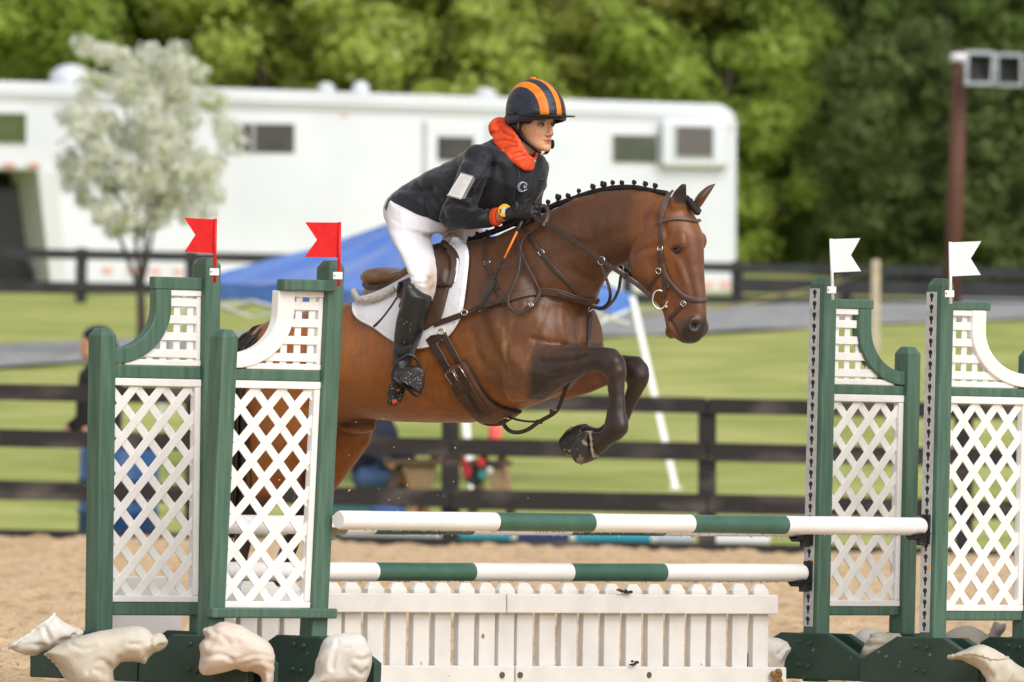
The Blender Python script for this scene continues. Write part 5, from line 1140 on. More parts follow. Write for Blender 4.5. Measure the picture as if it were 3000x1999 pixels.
# ------------------------------------------------------------ the rider
m_jack = mat('navy_softshell', (.0105, .0125, .018), (.016, .018, .025), rough=.62, scale=12, bump=.35, bscale=26, spec=.3, bdist=.006, sheen=.25)
m_breech = mat('white_breeches', (.78, .765, .79), (.72, .70, .71), rough=.75, scale=4, bump=.2, bscale=20, spec=.2, bdist=.004, attr='Col')
m_boot = mat('black_boot_leather', (.013, .014, .014), (.022, .023, .023), rough=.42, scale=14, bump=.25, bscale=40, spec=.5, bdist=.004)
m_sole = mat('muddy_boot_sole', (.010, .010, .010), rough=.7, spots=(120, .60, (.30, .22, .12)), bump=.5, bscale=90, bdist=.004)
m_skin = mat('skin', (.6, .33, .2), (.94, .92, .90), rough=.48, scale=30, spec=.4, attr='Col')
m_hood = mat('orange_padded_nylon', (.78, .085, .018), (.66, .062, .014), rough=.5, scale=18, bump=.3, bscale=30, spec=.35, bdist=.004)
m_navy = mat('navy_silk', (.016, .020, .036), (.026, .030, .046), rough=.45, scale=14, bump=.9, bscale=16, spec=.45, bdist=.012, stretch=(1, 1, 2.5))
m_orange = mat('orange_silk', (.86, .24, .008), (.72, .17, .006), rough=.45, scale=14, bump=.8, bscale=16, spec=.4, bdist=.010, stretch=(1, 1, 2.5))
m_hair = mat('dark_brown_hair', (.022, .012, .008), (.04, .022, .014), rough=.5, scale=60, stretch=(1, 1, .2), bump=.5, bscale=120, bdist=.004)
m_glove = mat('black_glove', (.013, .013, .014), (.022, .022, .023), rough=.5, scale=40, bump=.3, bscale=80, spec=.45, bdist=.003)
rider = root('person', 'rider in navy jacket and orange hood leaning forward over the horse', 'rider', hp(1230, 700, 0))
def surf_r(u, v, pad=0.):
    h_ = hit(u, v)[0]
    return float((h_-H0).dot(RD)) + pad if h_ is not None else .2
# torso and arms as one jacket
JT = [(1143, 586, 1312, 690, .178), (1155, 560, 1345, 684, .172), (1196, 532, 1400, 672, .160), (1255, 497, 1462, 652, .155), (1326, 461, 1540, 622, .168), (1388, 424, 1578, 572, .185), (1420, 405, 1588, 515, .19), (1440, 398, 1585, 478, .135), (1452, 398, 1568, 462, .085)]
ARM = [(1368, 452, 1455, 478, .055, .15), (1348, 482, 1448, 486, .070, .18), (1336, 520, 1436, 520, .066, .205), (1316, 568, 1412, 560, .062, .215), (1294, 612, 1398, 598, .060, .225), (1286, 645, 1392, 606, .058, .225), (1304, 668, 1396, 608, .054, .215), (1350, 676, 1412, 608, .048, .19), (1400, 672, 1428, 607, .043, .15), (1440, 666, 1444, 608, .038, .115), (1452, 662, 1450, 610, .034, .10)]
LARM = [(1540, 420, 1590, 500, .07, -.15), (1545, 470, 1598, 500, .06, -.19), (1550, 530, 1594, 530, .055, -.20), (1550, 580, 1590, 582, .05, -.19), (1535, 625, 1585, 610, .045, -.15), (1510, 650, 1540, 610, .04, -.10), (1490, 660, 1510, 618, .034, -.07)]
jb = MB()
jb.loft([section((x[0], x[1]), (x[2], x[3]), x[4], 0, 0, 2.2, 32) for x in JT])
for A in (ARM, LARM): jb.loft([section((x[0], x[1]), (x[2], x[3]), x[4], x[5], 0, 2, 20) for x in A])
jb.ball(hp(1404, 468, .15), .075, .06, .066, AX); jb.ball(hp(1540, 450, -.13), .07, .07, .07, AX)
JM = remesh(jb, .0075, 6); A_, N_ = get_np(JM); U_, V_ = px_np(A_); F_, RR_ = to_local(A_); facing = np.clip((N_@toward)*1.6, 0, 1); near = RR_ > -.3
def J(pts, rad, amt): groove(pts, rad*.85, amt*1.5, None)
def cj(u, v): return c1(u, v)
# folds and seams
J([cj(860, 520), cj(850, 600), cj(800, 700), cj(770, 780)], 8, -.018); J([cj(760, 800), cj(720, 800), cj(640, 770), cj(600, 780)], 6, -.008)
J([cj(740, 745), cj(660, 740), cj(615, 730)], 6, -.008); J([cj(755, 775), cj(690, 755), cj(630, 755)], 5, .007); J([cj(700, 830), cj(650, 860), cj(600, 880)], 8, -.006)
J([cj(820, 440), cj(860, 500), cj(865, 570)], 4, -.006); J([cj(840, 420), cj(930, 470)], 3, -.004)
J([cj(430, 640), cj(470, 760), cj(490, 860)], 7, -.009); J([cj(500, 700), cj(560, 790), cj(580, 900)], 10, -.010); J([cj(370, 690), cj(440, 700), cj(520, 690)], 8, -.006)
J([cj(330, 720), cj(400, 750), cj(520, 800), cj(560, 860)], 8, .006); J([cj(560, 560), cj(640, 560), cj(690, 600)], 9, -.007); J([cj(480, 620), cj(580, 640), cj(640, 700)], 9, .007)
J([cj(900, 560), cj(930, 660), cj(920, 760)], 12, -.008); J([cj(1000, 560), cj(1010, 680), cj(980, 760)], 4, -.005); J([cj(1090, 560), cj(1070, 640)], 5, .004)
J([cj(980, 480), cj(1050, 530), cj(1060, 560)], 4, -.004); J([cj(300, 700), cj(295, 760), cj(360, 815), cj(440, 850), cj(510, 895), cj(560, 940)], 4, .004)
J([cj(830, 830), cj(780, 860), cj(740, 900)], 7, -.005); J([cj(860, 800), cj(850, 860), cj(858, 910)], 4, -.005)
A_ = A_ + N_*(.0045*fbm(A_*9, 3, 51)+.0010*(1-2*np.abs(fbm(A_*np.array([14, 14, 22.]), 2, 53)))+.0012*fbm(A_*30, 2, 52))[:, None]; set_np(JM, A_)
JBV = BVHTree.FromPolygons([Vector(x) for x in A_], [p.vertices[:] for p in JM.polygons])
jk = obj('jacket', JM, m_jack, rider, smooth=True, fix=False)
def jhit(u, v):
    d = (at(u, v, 50)-CAM).normalized(); h_ = JBV.ray_cast(CAM+d*40, d); 
    if h_[0] is None: q = JBV.find_nearest(hp(u, v, .15)); return q[0], q[1]
    return h_[0], h_[1]
def jpath(pts, off, n=5): return [jhit(p.x, p.y)[0] + jhit(p.x, p.y)[1]*off for p in catmull([Vector((a, b, 0)) for a, b in pts], n=n)]
mb = MB(); mb.tube(jpath([c1(1012, 560), c1(1020, 620), c1(1000, 700), c1(985, 760)], .0015), .0022, 5); obj('zip', mb, mat('zip_grey', (.05, .05, .055), rough=.4), jk)
# monogram on the chest: two crossed rings with a small v
m_mono = mat('lilac_embroidery', (.62, .60, .70), rough=.6)
def hcx(u, v): return 1350+u/5.226, 480+v/5.226
mb = MB()
for (cx, cy, rx, ry, ro, a0, a1) in ((937, 352, 60, 74, .35, .35, 6.1), (957, 352, 60, 66, .5, .1, 5.3)):
    pts = []
    for t in np.linspace(a0, a1, 22):
        x, y = rx*math.cos(t), ry*math.sin(t); pts.append(hcx(cx+x*math.cos(ro)-y*math.sin(ro), cy+x*math.sin(ro)+y*math.cos(ro)))
    mb.tube([jhit(*q)[0]+jhit(*q)[1]*.002 for q in pts], .0012, 5)
mb.tube([jhit(*hcx(*q))[0]+jhit(*hcx(*q))[1]*.002 for q in ((962, 325), (970, 345), (962, 365), (968, 378), (985, 350))], .0014, 5)
obj('monogram', mb, m_mono, jk)
# armband with the medical card
mb = MB(); card = [(c1(685, 605)), (c1(755, 625)), (c1(690, 748)), (c1(612, 725))]
H_ = [jhit(*c1(u_, v_)) for u_, v_ in ((685, 640), (740, 640), (690, 700), (660, 690), (700, 660), (720, 680))]; nn = sum((h_[1] for h_ in H_), Vector()).normalized(); nn = (nn*.5 + RD*.6 + ZD*.1).normalized(); pts = []
ctr = max((h_[0] for h_ in H_), key=lambda p_: p_.dot(nn)) + nn*.008
for q in card:
    d = (at(*q, 50)-CAM).normalized(); den = d.dot(nn); t = (ctr-CAM).dot(nn)/den; pts.append(CAM+d*t)
mb.prism(pts, -nn*.004); cd = obj('medical_card', mb, mat('card_white', (.80, .81, .82), rough=.35), rider)
mb = MB(); lrp = lambda a, b: pts[0].lerp(pts[1], a).lerp(pts[3].lerp(pts[2], a), b)
rr = random.Random(2)
for k in range(11):
    b = .08+k*.08; l = .30+.5*rr.random(); mb.box((lrp(.12, b)+lrp(.12+l, b))/2 + nn*.0006, (lrp(.12+l, b)-lrp(.12, b))/2, (lrp(.12, b+.012)-lrp(.12, b))/2, nn*.0004)
obj('printed_lines', mb, mat('print_grey', (.45, .46, .50), rough=.6), cd)
mb = MB(); e0, e1, e2, e3 = lrp(1.0, -.03), lrp(1.22, .02), lrp(1.22, .98), lrp(1.0, 1.02); mb.prism([e0, e1, e2, e3], -nn*.003); obj('clear_sleeve', mb, mat('clear_plastic', (.14, .14, .145), (.25, .25, .26), rough=.15, scale=30, spec=.6), cd)
mb = MB(); mb.prism([lrp(-.05, -.05), lrp(1.0, -.05), lrp(1.0, 0), lrp(-.05, 0)], -nn*.003); mb.prism([lrp(-.05, 1.0), lrp(1.0, 1.0), lrp(1.0, 1.06), lrp(-.05, 1.06)], -nn*.003); obj('sleeve_edge', mb, mat('plastic_edge', (.35, .36, .38), rough=.2), cd)
bp_ = jpath([c1(742, 690), c1(770, 696), c1(792, 700)], .004); mb = MB(); mb.strap(bp_, [jhit(*c1(770, 696))[1]]*len(bp_), .030, .003); obj('armband', mb, m_glove, rider)
# breeches
bb = MB()
def legr(u, v, b): return surf_r(u, v, b*.75)
NLEG = [(1150, 570, 1330, 660, .15, .06), (1132, 622, 1300, 690, .12, .12), (1135, 668, 1262, 690, .10, .15), (1152, 710, 1267, 722, .092, .20), (1175, 751, 1277, 756, .086, .255), (1193, 792, 1282, 790, .080, .30), (1203, 815, 1281, 825, .070, .318), (1206, 842, 1275, 860, .058, .312), (1210, 870, 1264, 890, .05, .31)]
FLEG = [(1230, 600, 1390, 660, .13, -.08), (1262, 655, 1395, 655, .10, -.13), (1290, 690, 1420, 672, .09, -.19), (1330, 740, 1430, 700, .08, -.25), (1350, 800, 1430, 780, .075, -.30), (1350, 850, 1410, 850, .06, -.31)]
for A in (NLEG, FLEG): bb.loft([section((x[0], x[1]), (x[2], x[3]), x[4], x[5], 0, 2.1, 24) for x in A])
bb.ball(hp(1220, 620, 0), .13, .16, .11, AX)
BM = remesh(bb, .0075, 6); A_, N_ = get_np(BM); U_, V_ = px_np(A_); F_, RR_ = to_local(A_); facing = np.clip((N_@toward)*1.6, 0, 1)
groove([cr(600, 990), cr(680, 960), cr(800, 960)], 4, -.005); groove([cr(640, 920), cr(720, 930)], 3, -.003); groove([cr(690, 1060), cr(780, 1060), cr(860, 1000)], 3, -.004); groove([cr(720, 1090), cr(800, 1110), cr(850, 1060)], 3, .003)
groove([cr(485, 200), cr(500, 400), cr(560, 650), cr(640, 860), cr(650, 930)], 2.5, .0028); groove([cr(800, 400), cr(820, 560), cr(870, 780)], 8, .004)
for pl_ in ([cr(420, 160), cr(520, 230), cr(640, 270)], [cr(470, 130), cr(600, 210), cr(740, 300)], [cr(400, 330), cr(520, 380), cr(620, 370)], [cr(600, 980), cr(660, 1010), cr(760, 1020)], [cr(640, 940), cr(740, 900), cr(860, 900)], [cr(760, 330), cr(700, 430), cr(690, 520)], [cr(620, 900), cr(700, 860), cr(800, 850)]): groove(pl_, 3.0, -.0035)
A_ = A_ + N_*(.0018*fbm(A_*10, 3, 61))[:, None]; set_np(BM, A_)
col = np.ones((len(A_), 3)); mud = np.exp(-(((U_-1262)/17)**2+((V_-815)/42)**2)); col = mixc(col*np.array((.80, .785, .81)), (.46, .31, .20), np.clip(mud*(.75+.5*fbm(A_*14, 3, 62)), 0, .8))
col = mixc(col, (.22, .13, .07), np.exp(-(((U_-1257)/5)**2+((V_-812)/5)**2))*.7); col = mixc(col, (.52, .40, .30), (RR_ < 0)*(V_ > 640)*.55*(U_ < 1360)); set_col(BM, col)  # brown shade on the far thigh is painted into the cloth colour
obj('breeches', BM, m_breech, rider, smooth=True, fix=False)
# boot: shaft, foot, sole seen from below
bt = MB()
BOOT = [(1197, 808, 1214, 818, .030, .352), (1192, 824, 1240, 846, .058, .352), (1182, 858, 1264, 876, .066, .350), (1172, 900, 1259, 905, .066, .345), (1160, 945, 1247, 945, .063, .34), (1156, 985, 1234, 988, .056, .335), (1154, 1020, 1219, 1025, .048, .335), (1152, 1050, 1206, 1052, .044, .335), (1149, 1085, 1202, 1085, .044, .335), (1147, 1115, 1196, 1118, .040, .335)]
bt.loft([section((x[0], x[1]), (x[2], x[3]), x[4], x[5], 0, 2.1, 22) for x in BOOT])
hY = hp(1175, 1090, .335).y
def fp(u, v, dY): return at(u, v, hY+dY)
foot = [((1152, 1090), (1200, 1120), .00, .045), ((1160, 1084), (1212, 1112), -.05, .045), ((1176, 1076), (1228, 1110), -.10, .046), ((1190, 1070), (1238, 1106), -.15, .044), ((1204, 1074), (1240, 1102), -.19, .034)]
rings = []
for (a, b, dY, w_) in foot:
    c = (fp(a[0], a[1], dY)+fp(b[0], b[1], dY))/2 + Vector((0, 0, -.012)); h_ = Vector(((b[0]-a[0])/HS*.62, 0, 0)); rings.append([c + Vector((math.cos(t)*w_, 0, math.sin(t)*w_*.85)) for t in np.linspace(0, 2*math.pi, 18, endpoint=False)])
bt.loft(rings)
BT = remesh(bt, .006, 5); A_, N_ = get_np(BT); U_, V_ = px_np(A_); facing = np.clip((N_@toward)*1.6, 0, 1)
for k, (v, t_) in enumerate(((1010, 7), (1032, -6), (1052, 7), (1070, -5))): groove([(1152, v-8), (1180, v+4), (1215, v-4)], 5, -.005 if k % 2 == 0 else .004)
groove([c4(555, 400), c4(600, 418), c4(640, 390)], 2.5, -.004)
A_ = A_ + N_*(.0018*fbm(A_*14, 3, 71))[:, None]; set_np(BT, A_)
boot = obj('boot', BT, m_boot, rider, smooth=True, fix=False)
BBV = BVHTree.FromPolygons([Vector(x) for x in A_], [p.vertices[:] for p in BT.polygons])
def bhit(u, v):
    d = (at(u, v, 50)-CAM).normalized(); h_ = BBV.ray_cast(CAM+d*40, d); return (h_[0], h_[1]) if h_[0] else (hp(u, v, .38), RD)
h_ = bhit(1206, 829); mb = MB(); mb.ball(h_[0], .009, .004, .010, AX); obj('stud', mb, mat('stud_metal', (.6, .6, .58), rough=.35, metal=.8), boot, smooth=True)
for k in range(9):
    u, v = 1175+rr.random()*52, 900+rr.random()*115; h_ = bhit(u, v); mb = MB() if k == 0 else mb; mb.ball(h_[0], .0011, .001, .0015+.003*rr.random(), AX, 6, 4)
o = obj('sand_flecks', mb, mat('dried_sand', (.55, .45, .30), rough=.9), boot); o['kind'] = 'stuff'
def plate(poly, dY, th, name, m_, par, tilt=0):
    q = [fp(u, v, dY + tilt*(v-1130)) for u, v in poly]; mb = MB(); mb.prism(q, (0, th, 0)); return obj(name, mb, m_, par, bevel=.004)
sole = plate([(1167, 1116), (1178, 1096), (1200, 1082), (1222, 1073), (1237, 1080), (1241, 1098), (1238, 1118), (1234, 1140), (1212, 1136), (1190, 1126)], -.232, .018, 'sole', m_sole, boot, -.0011)
plate([(1136, 1182), (1130, 1160)][:0] + [(1134, 1180), (1135, 1150), (1142, 1126), (1160, 1112), (1178, 1124), (1188, 1136), (1184, 1160), (1172, 1182), (1156, 1190), (1142, 1190)], -.05, .03, 'heel', m_sole, boot, -.0006)
m_patch = mat('orange_sole_patch', (.75, .08, .02), rough=.5)
plate([(1159, 1142), (1170, 1141), (1173, 1145), (1162, 1147)], -.075, .004, 'sole_patch', m_patch, boot); plate([(1148, 1170), (1165, 1171), (1163, 1181), (1150, 1182)], -.085, .004, 'sole_patch', m_patch, boot)
# far boot beyond the horse
mb = MB(); mb.loft([section((x[0], x[1]), (x[2], x[3]), x[4], x[5], 0, 2, 16) for x in [(1340, 830, 1420, 850, .055, -.335), (1320, 920, 1400, 920, .06, -.34), (1305, 1010, 1370, 1010, .05, -.34), (1300, 1080, 1345, 1085, .042, -.34)]])
mb.loft([[hp(u, v, -.34) + FD*0 + RD*(.04*math.cos(t)) + ZD*(.035*math.sin(t)) for t in np.linspace(0, 2*math.pi, 12, endpoint=False)] for u, v in ((1290, 1110), (1330, 1105), (1380, 1085), (1415, 1072))]); obj('boot', mb, m_boot, rider, smooth=True)
# stirrup hangs from the saddle on its leather
sr = root('stirrup', 'black stirrup iron round the muddy boot, hanging on its leather', 'stirrup', hp(1200, 1150, .36))
Q = [(1166, 1113), (1150, 1107), (1150, 1094), (1155, 1078), (1163, 1063), (1178, 1049), (1196, 1040), (1210, 1044), (1220, 1052), (1227, 1066), (1236, 1090), (1240, 1112), (1238, 1132), (1232, 1148), (1225, 1158), (1214, 1157), (1196, 1141), (1180, 1126)]
mb = MB(); P = catmull([fp(u, v, -.115+.0003*(v-1090)) for u, v in Q], n=3, closed=True); mb.tube(P, .0065, 8, closed=True, flat=1.0); obj('iron', mb, mat('stirrup_black', (.03, .03, .034), rough=.3, metal=.3), sr, smooth=True)
mb = MB(); q = [fp(1164, 1112, -.12), fp(1180, 1125, -.125), fp(1198, 1141, -.125), fp(1224, 1157, -.12)]; mb.strap(q, [Vector((0, -.3, 1)).normalized()]*4, .05, .01); obj('tread', mb, m_black, sr)
mb = MB(); P = [hp(1240, 955, .30), hp(1234, 975, .33), hp(1222, 1000, .37), hp(1212, 1024, .385), fp(1206, 1044, -.112)]; P = catmull(P, n=4); mb.strap(P, [RD]*len(P), .022, .005); obj('leather', mb, mat('stirrup_leather', (.038, .026, .024), rough=.45), sr)

# ---- head
PH = R(46); XF = Vector((math.cos(PH), -math.sin(PH), 0)); YR = Vector((-math.sin(PH), -math.cos(PH), 0))
HO = at(1562, 366, hp(1500, 420, 0).y - .04)
def hd(x, y, z): return HO + XF*x + YR*y + ZD*z
hr = [(-.107, .080, .048, .016), (-.103, .087, .030, .026), (-.094, .091, .012, .037), (-.080, .092, -.008, .045), (-.065, .091, -.022, .0515), (-.05, .091, -.04, .057), (-.035, .091, -.055, .062), (-.018, .090, -.072, .0655), (0, .089, -.085, .068), (.02, .094, -.090, .070), (.05, .094, -.092, .072), (.085, .074, -.082, .064), (.108, .04, -.055, .042)]
fb = MB(); rings = []
for z, xf, xb, w_ in hr:
    ring = []
    for t in np.linspace(0, 2*math.pi, 36, endpoint=False):
        c, s = math.cos(t), math.sin(t); p = 2.35; cx = math.copysign(abs(c)**(2/p), c); sx = math.copysign(abs(s)**(2/p), s)
        ring.append(hd((xf+xb)/2+(xf-xb)/2*cx, w_*sx*(1-.13*max(c, 0)), z))
    rings.append(ring)
fb.loft(rings)
nose = [(.012, .090, .006, .012), (-.008, .097, .0075, .013), (-.024, .1035, .0095, .014), (-.034, .1085, .0115, .0145), (-.042, .105, .0130, .0135), (-.049, .094, .010, .010)]
fb.loft([[hd(x + d*math.cos(t)*.75, w_*math.sin(t), z) for t in np.linspace(0, 2*math.pi, 14, endpoint=False)] for z, x, w_, d in nose])
for s in (1, -1): fb.ball(hd(.097, s*.0125, -.041), .010, .0075, .007, (XF, YR, ZD), 10, 7)
fb.tube([hd(-.03, 0, -.05), hd(-.045, 0, -.10), hd(-.075, 0, -.15), hd(-.11, 0, -.19)], [.056, .055, .058, .07], 18)
for s in (1, -1): fb.ball(hd(-.008, s*.073, -.012), .018, .006, .030, (XF, YR, ZD), 10, 8)
FM = remesh(fb, .0032, 4); A_, N_ = get_np(FM); d = A_-np.array(HO); X_, Y_, Z_ = d@np.array(XF), d@np.array(YR), d[:, 2]
def fpush(x, y, z, s, a, sx=1.5, sz=1.0):
    global A_
    for m_ in (1, -1): A_ = A_ + N_*(a*np.exp(-(((X_-x)/(s*sx))**2+((Y_-m_*y)/s)**2+((Z_-z)/(s*sz))**2)/2))[:, None]
    if y == 0: A_ = A_ - N_*(a*np.exp(-(((X_-x)/(s*sx))**2+(Y_/s)**2+((Z_-z)/(s*sz))**2)/2))[:, None]
fpush(.088, .031, .0, .011, -.010); fpush(.094, .028, .018, .012, .003, 1, .5); fpush(.078, .050, -.030, .014, .004); fpush(.082, .040, -.060, .014, -.004)
fpush(.095, 0, -.0625, .013, .0075, 1, .32); fpush(.095, 0, -.0735, .012, .0070, 1, .32); fpush(.098, 0, -.0680, .017, -.0055, 1, .13); fpush(.090, .020, -.068, .006, -.002); fpush(.092, 0, -.083, .012, -.004, 1, .4); fpush(.090, 0, -.098, .013, .006)
fpush(.03, .055, -.075, .016, .004)
set_np(FM, A_)
col = np.tile(np.array((.70, .385, .235)), (len(A_), 1)); 
col = mixc(col, (.72, .31, .19), np.exp(-(((np.abs(Y_)-.048)/.018)**2+((Z_+.036)/.02)**2))*.6*(X_ > .03)); col = mixc(col, (.70, .32, .20), np.exp(-((Y_/.014)**2+((Z_+.036)/.012)**2))*.5*(X_ > .09))
lips = np.exp(-((Y_/.0185)**4+((Z_+.068)/.0105)**4))*(X_ > .085); col = mixc(col, (.50, .14, .11), lips*.9); col = mixc(col, (.10, .025, .02), np.exp(-((Y_/.0125)**4+((Z_+.0685)/.0034)**2))*(X_ > .08)*.9)
for s in (1, -1):
    bx = Y_*s; brow = np.exp(-(((bx-.032)/.017)**4+((Z_-.0175+.10*np.abs(bx-.034)+ .05*(bx-.03))/.0038)**2))*(X_ > .05); col = mixc(col, (.07, .035, .02), brow*.95)
    col = mixc(col, (.20, .085, .05), np.exp(-(((bx-.0315)/.015)**4+((Z_-.001)/.0085)**4))*(X_ > .05)*.55)
col = mixc(col, (.12, .04, .03), np.exp(-(((np.abs(Y_)-.0085)/.004)**2+((Z_+.0475)/.003)**2))*(X_ > .085)*.8)
col = mixc(col, (.022, .012, .008), sstep(.024, .032, Z_)); set_col(FM, col)
obj('body', FM, m_skin, rider, smooth=True, fix=False)
m_ew = mat('eye_white', (.42, .36, .33), rough=.2); m_ei = mat('iris_brown', (.035, .016, .008), rough=.08, spec=.7)
for s in (1, -1):
    mb = MB(); c = hd(.0755, s*.0315, -.0005); mb.ball(c, .0116, .0116, .0098); e_ = obj('eye', mb, m_ew, rider, smooth=True)
    look = (XF*1.0 - YR*.0 + Vector((.10, -.05, 0))).normalized(); mb = MB(); q = c+look*.0079; mb.ball(q, .0056, .0056, .0056); obj('iris', mb, m_ei, e_, smooth=True)
    mb = MB(); mb.tube(catmull([hd(.0830, s*.0195, -.0025), hd(.0885, s*.0255, .0035), hd(.0890, s*.0320, .0052), hd(.0850, s*.0400, .0035), hd(.078, s*.0455, -.0005)], n=4), [.0010]+[.0019]*15+[.0012], 6); obj('eyelid', mb, mat('lash_dark', (.045, .02, .014), rough=.6), rider, smooth=True)
    mb = MB(); mb.tube(catmull([hd(.0840, s*.0205, -.004), hd(.0875, s*.0265, -.0062), hd(.0872, s*.0330, -.0065), hd(.083, s*.0400, -.004)], n=4), .0011, 6); obj('eyelid', mb, mat('lid_skin', (.36, .15, .09), rough=.5), rider, smooth=True)
h_ = hd(-.004, .080, -.030); mb = MB(); mb.ball(h_, .004); obj('earring', mb, m_brass, rider, smooth=True)
# hair gathered under the helmet
mb = MB(); mb.ball(hd(-.045, 0, -.005), .075, .079, .075, (XF, YR, ZD), 24, 14); mb.ball(hd(-.07, 0, -.065), .045, .05, .05, (XF, YR, ZD), 18, 10)
for s in (1, -1): mb.ball(hd(.028, s*.062, .020), .040, .014, .020, (XF, YR, ZD), 14, 8); mb.ball(hd(-.03, s*.070, -.02), .028, .012, .050, (XF, YR, ZD), 14, 8)
hm = remesh(mb, .005, 3); a, n = get_np(hm); a += n*(.002*fbm(a*np.array([60, 60, 18.]), 3, 5))[:, None]; set_np(hm, a); obj('hair', hm, m_hair, rider, smooth=True, fix=False)
# helmet in a striped silk
HX, HZ = .006, .036
bet = [-90, -75, -62, -50, -41.5, -38, -30, -24, -20.5, -15, -9.5, -4, 0, 4, 9.5, 15, 20.5, 24, 30, 38, 41.5, 50, 62, 75, 90]
bet = [-88, -76, -64, -54, -47, -42, -36, -30, -25, -18, -11, -7, 0, 7, 11, 18, 25, 30, 36, 42, 47, 54, 64, 76, 88]
def stripe(bm_): return 1 if abs(bm_) < 9 or 25 < abs(bm_) < 42 else 0
mb = MB(); NT = 30; G = []
for b in bet:
    row = []
    for k in range(NT+1):
        t = math.pi*k/NT; x = math.cos(t); z = math.sin(t); B = R(b)
        ax = .150 if x > 0 else .126
        P = Vector((HX + ax*math.cos(B)*x, .112*math.sin(B), HZ + .154*math.cos(B)**.9*z**.86))
        P.x += .010*math.sin(t)*math.cos(B)*-1
        row.append(hd(*P))
    G.append(row)
vs = [p for r_ in G for p in r_]; nc = NT+1; fs = []; mi = []
for a in range(len(bet)-1):
    for b in range(NT): fs.append((a*nc+b, a*nc+b+1, (a+1)*nc+b+1, (a+1)*nc+b)); mi.append(stripe((bet[a]+bet[a+1])/2))
mb.v = [tuple(p) for p in vs]; mb.f = fs; mb.m = mi
hl = obj('helmet', mb, [m_navy, m_orange], rider, smooth=True)
md = hl.modifiers.new('t', 'SOLIDIFY'); md.thickness = .004
mb = MB(); mb.ball(hd(-.005, .0, HZ+.154), .016, .013, .008, (XF, YR, ZD)); obj('button', mb, m_orange, hl, smooth=True)
# shell skirt and visor
mb = MB(); ring_o = []; 
for z_, k_ in ((.040, 1.012), (.028, 1.012), (.016, .985), (.014, .93), (.03, .93)):
    ring_o.append([hd(HX + (.150 if math.cos(t) > 0 else .128)*k_*math.cos(t), .113*k_*math.sin(t), z_ - (.010*(1-math.cos(t)) if z_ < .03 else .003*(1-math.cos(t))) + (.008 if z_ < .03 else 0)*max(0, math.cos(t))) for t in np.linspace(0, 2*math.pi, 40, endpoint=False)])
mb.loft(ring_o, caps=False); obj('helmet_rim', mb, m_navy, hl, smooth=True)
mb = MB(); rows = []
for a in np.linspace(-82, 82, 31):
    t = R(a); row = []
    for k in np.linspace(0, 1, 5):
        ext = .050*max(0, math.cos(t*1.08))**.7*k; row.append((hd(HX + .149*math.cos(t)+ext*math.cos(t*.6), .113*math.sin(t)+ext*math.sin(t)*.5, .0355 - .002*k), ZD))
    rows.append(row)
mb.sheet(rows, .0045); obj('visor', mb, mat('visor_black', (.012, .012, .014), rough=.5), hl, smooth=True)
# harness
m_web = mat('harness_black', (.010, .010, .010), rough=.6)
for s in (1, -1):
    mb = MB(); P = catmull([hd(.020, s*.0795, .02), hd(.008, s*.083, -.02), hd(.004, s*.079, -.045), hd(.020, s*.066, -.068), hd(.046, s*.046, -.092), hd(.060, s*.020, -.114), hd(.066, 0, -.119)], n=5)
    mb.strap(P, [(YR*s*(1-i/30)+ZD*-(i/30)).normalized() for i in range(len(P))], .020, .004); obj('chin_strap', mb, m_web, hl)
    mb = MB(); P = catmull([hd(-.085, s*.055, -.01), hd(-.055, s*.078, -.04), hd(-.02, s*.081, -.058), hd(.006, s*.078, -.05)], n=5); mb.strap(P, [(YR*s).normalized()]*len(P), .026, .004); obj('harness_strap', mb, m_web, hl)
mb = MB(); P = catmull([hd(-.10, 0, -.02), hd(-.095, .04, -.03), hd(-.07, .07, -.04)], n=5); mb.strap(P, [(-XF+YR).normalized()]*len(P), .05, .005); obj('harness_back', mb, m_web, hl)
mb = MB(); mb.box(hd(.062, .012, -.120), XF*.012, YR*.010, ZD*.004); obj('chin_buckle', mb, m_brass, hl, bevel=.002)
mb = MB(); mb.ball(hd(.035, -.078, -.078), .012, .008, .020, (XF, YR, ZD)); obj('strap_slider', mb, m_web, hl, smooth=True)
# padded orange hood round the neck
hb_ = MB(); P = [(1464, 364, .0, .044), (1474, 396, .078, .050), (1499, 432, .104, .049), (1526, 462, .086, .041), (1548, 480, .055, .030), (1563, 478, .012, .027), (1571, 460, -.035, .029), (1566, 432, -.085, .036), (1530, 400, -.12, .045), (1490, 372, -.09, .05)]
pts = catmull([hp(a, b, c) for a, b, c, _ in P], n=6, closed=True); rd = [np.interp(i, np.arange(0, 66, 6), [p[3] for p in P]+[P[0][3]]) for i in range(len(pts))]
nc_ = hp(1520, 425, 0); rings = []
for i, p in enumerate(pts):
    tg = (pts[(i+1) % len(pts)]-pts[i-1]).normalized(); out = (p-nc_); ax_ = (hd(0, 0, .0)-hd(-.09, 0, -.16)).normalized(); wd = (ax_*.75 - tg*ax_.dot(tg)*.75 + out.normalized()*-.35); wd = (wd-tg*wd.dot(tg)).normalized(); th = tg.cross(wd)
    rings.append([p + wd*(rd[i]*math.cos(t)) + th*(rd[i]*.25*math.sin(t)) for t in np.linspace(0, 2*math.pi, 16, endpoint=False)])
hb_.loft(rings, closed=True); hb_.ball(hp(1462, 376, .02), .030, .062, .046, AX)
HM = remesh(hb_, .005, 4); A_, N_ = get_np(HM); U_, V_ = px_np(A_); facing = np.clip((N_@toward)*1.6, 0, 1)
def cf2(u, v): return 1400+u/5.6, 210+v/5.6
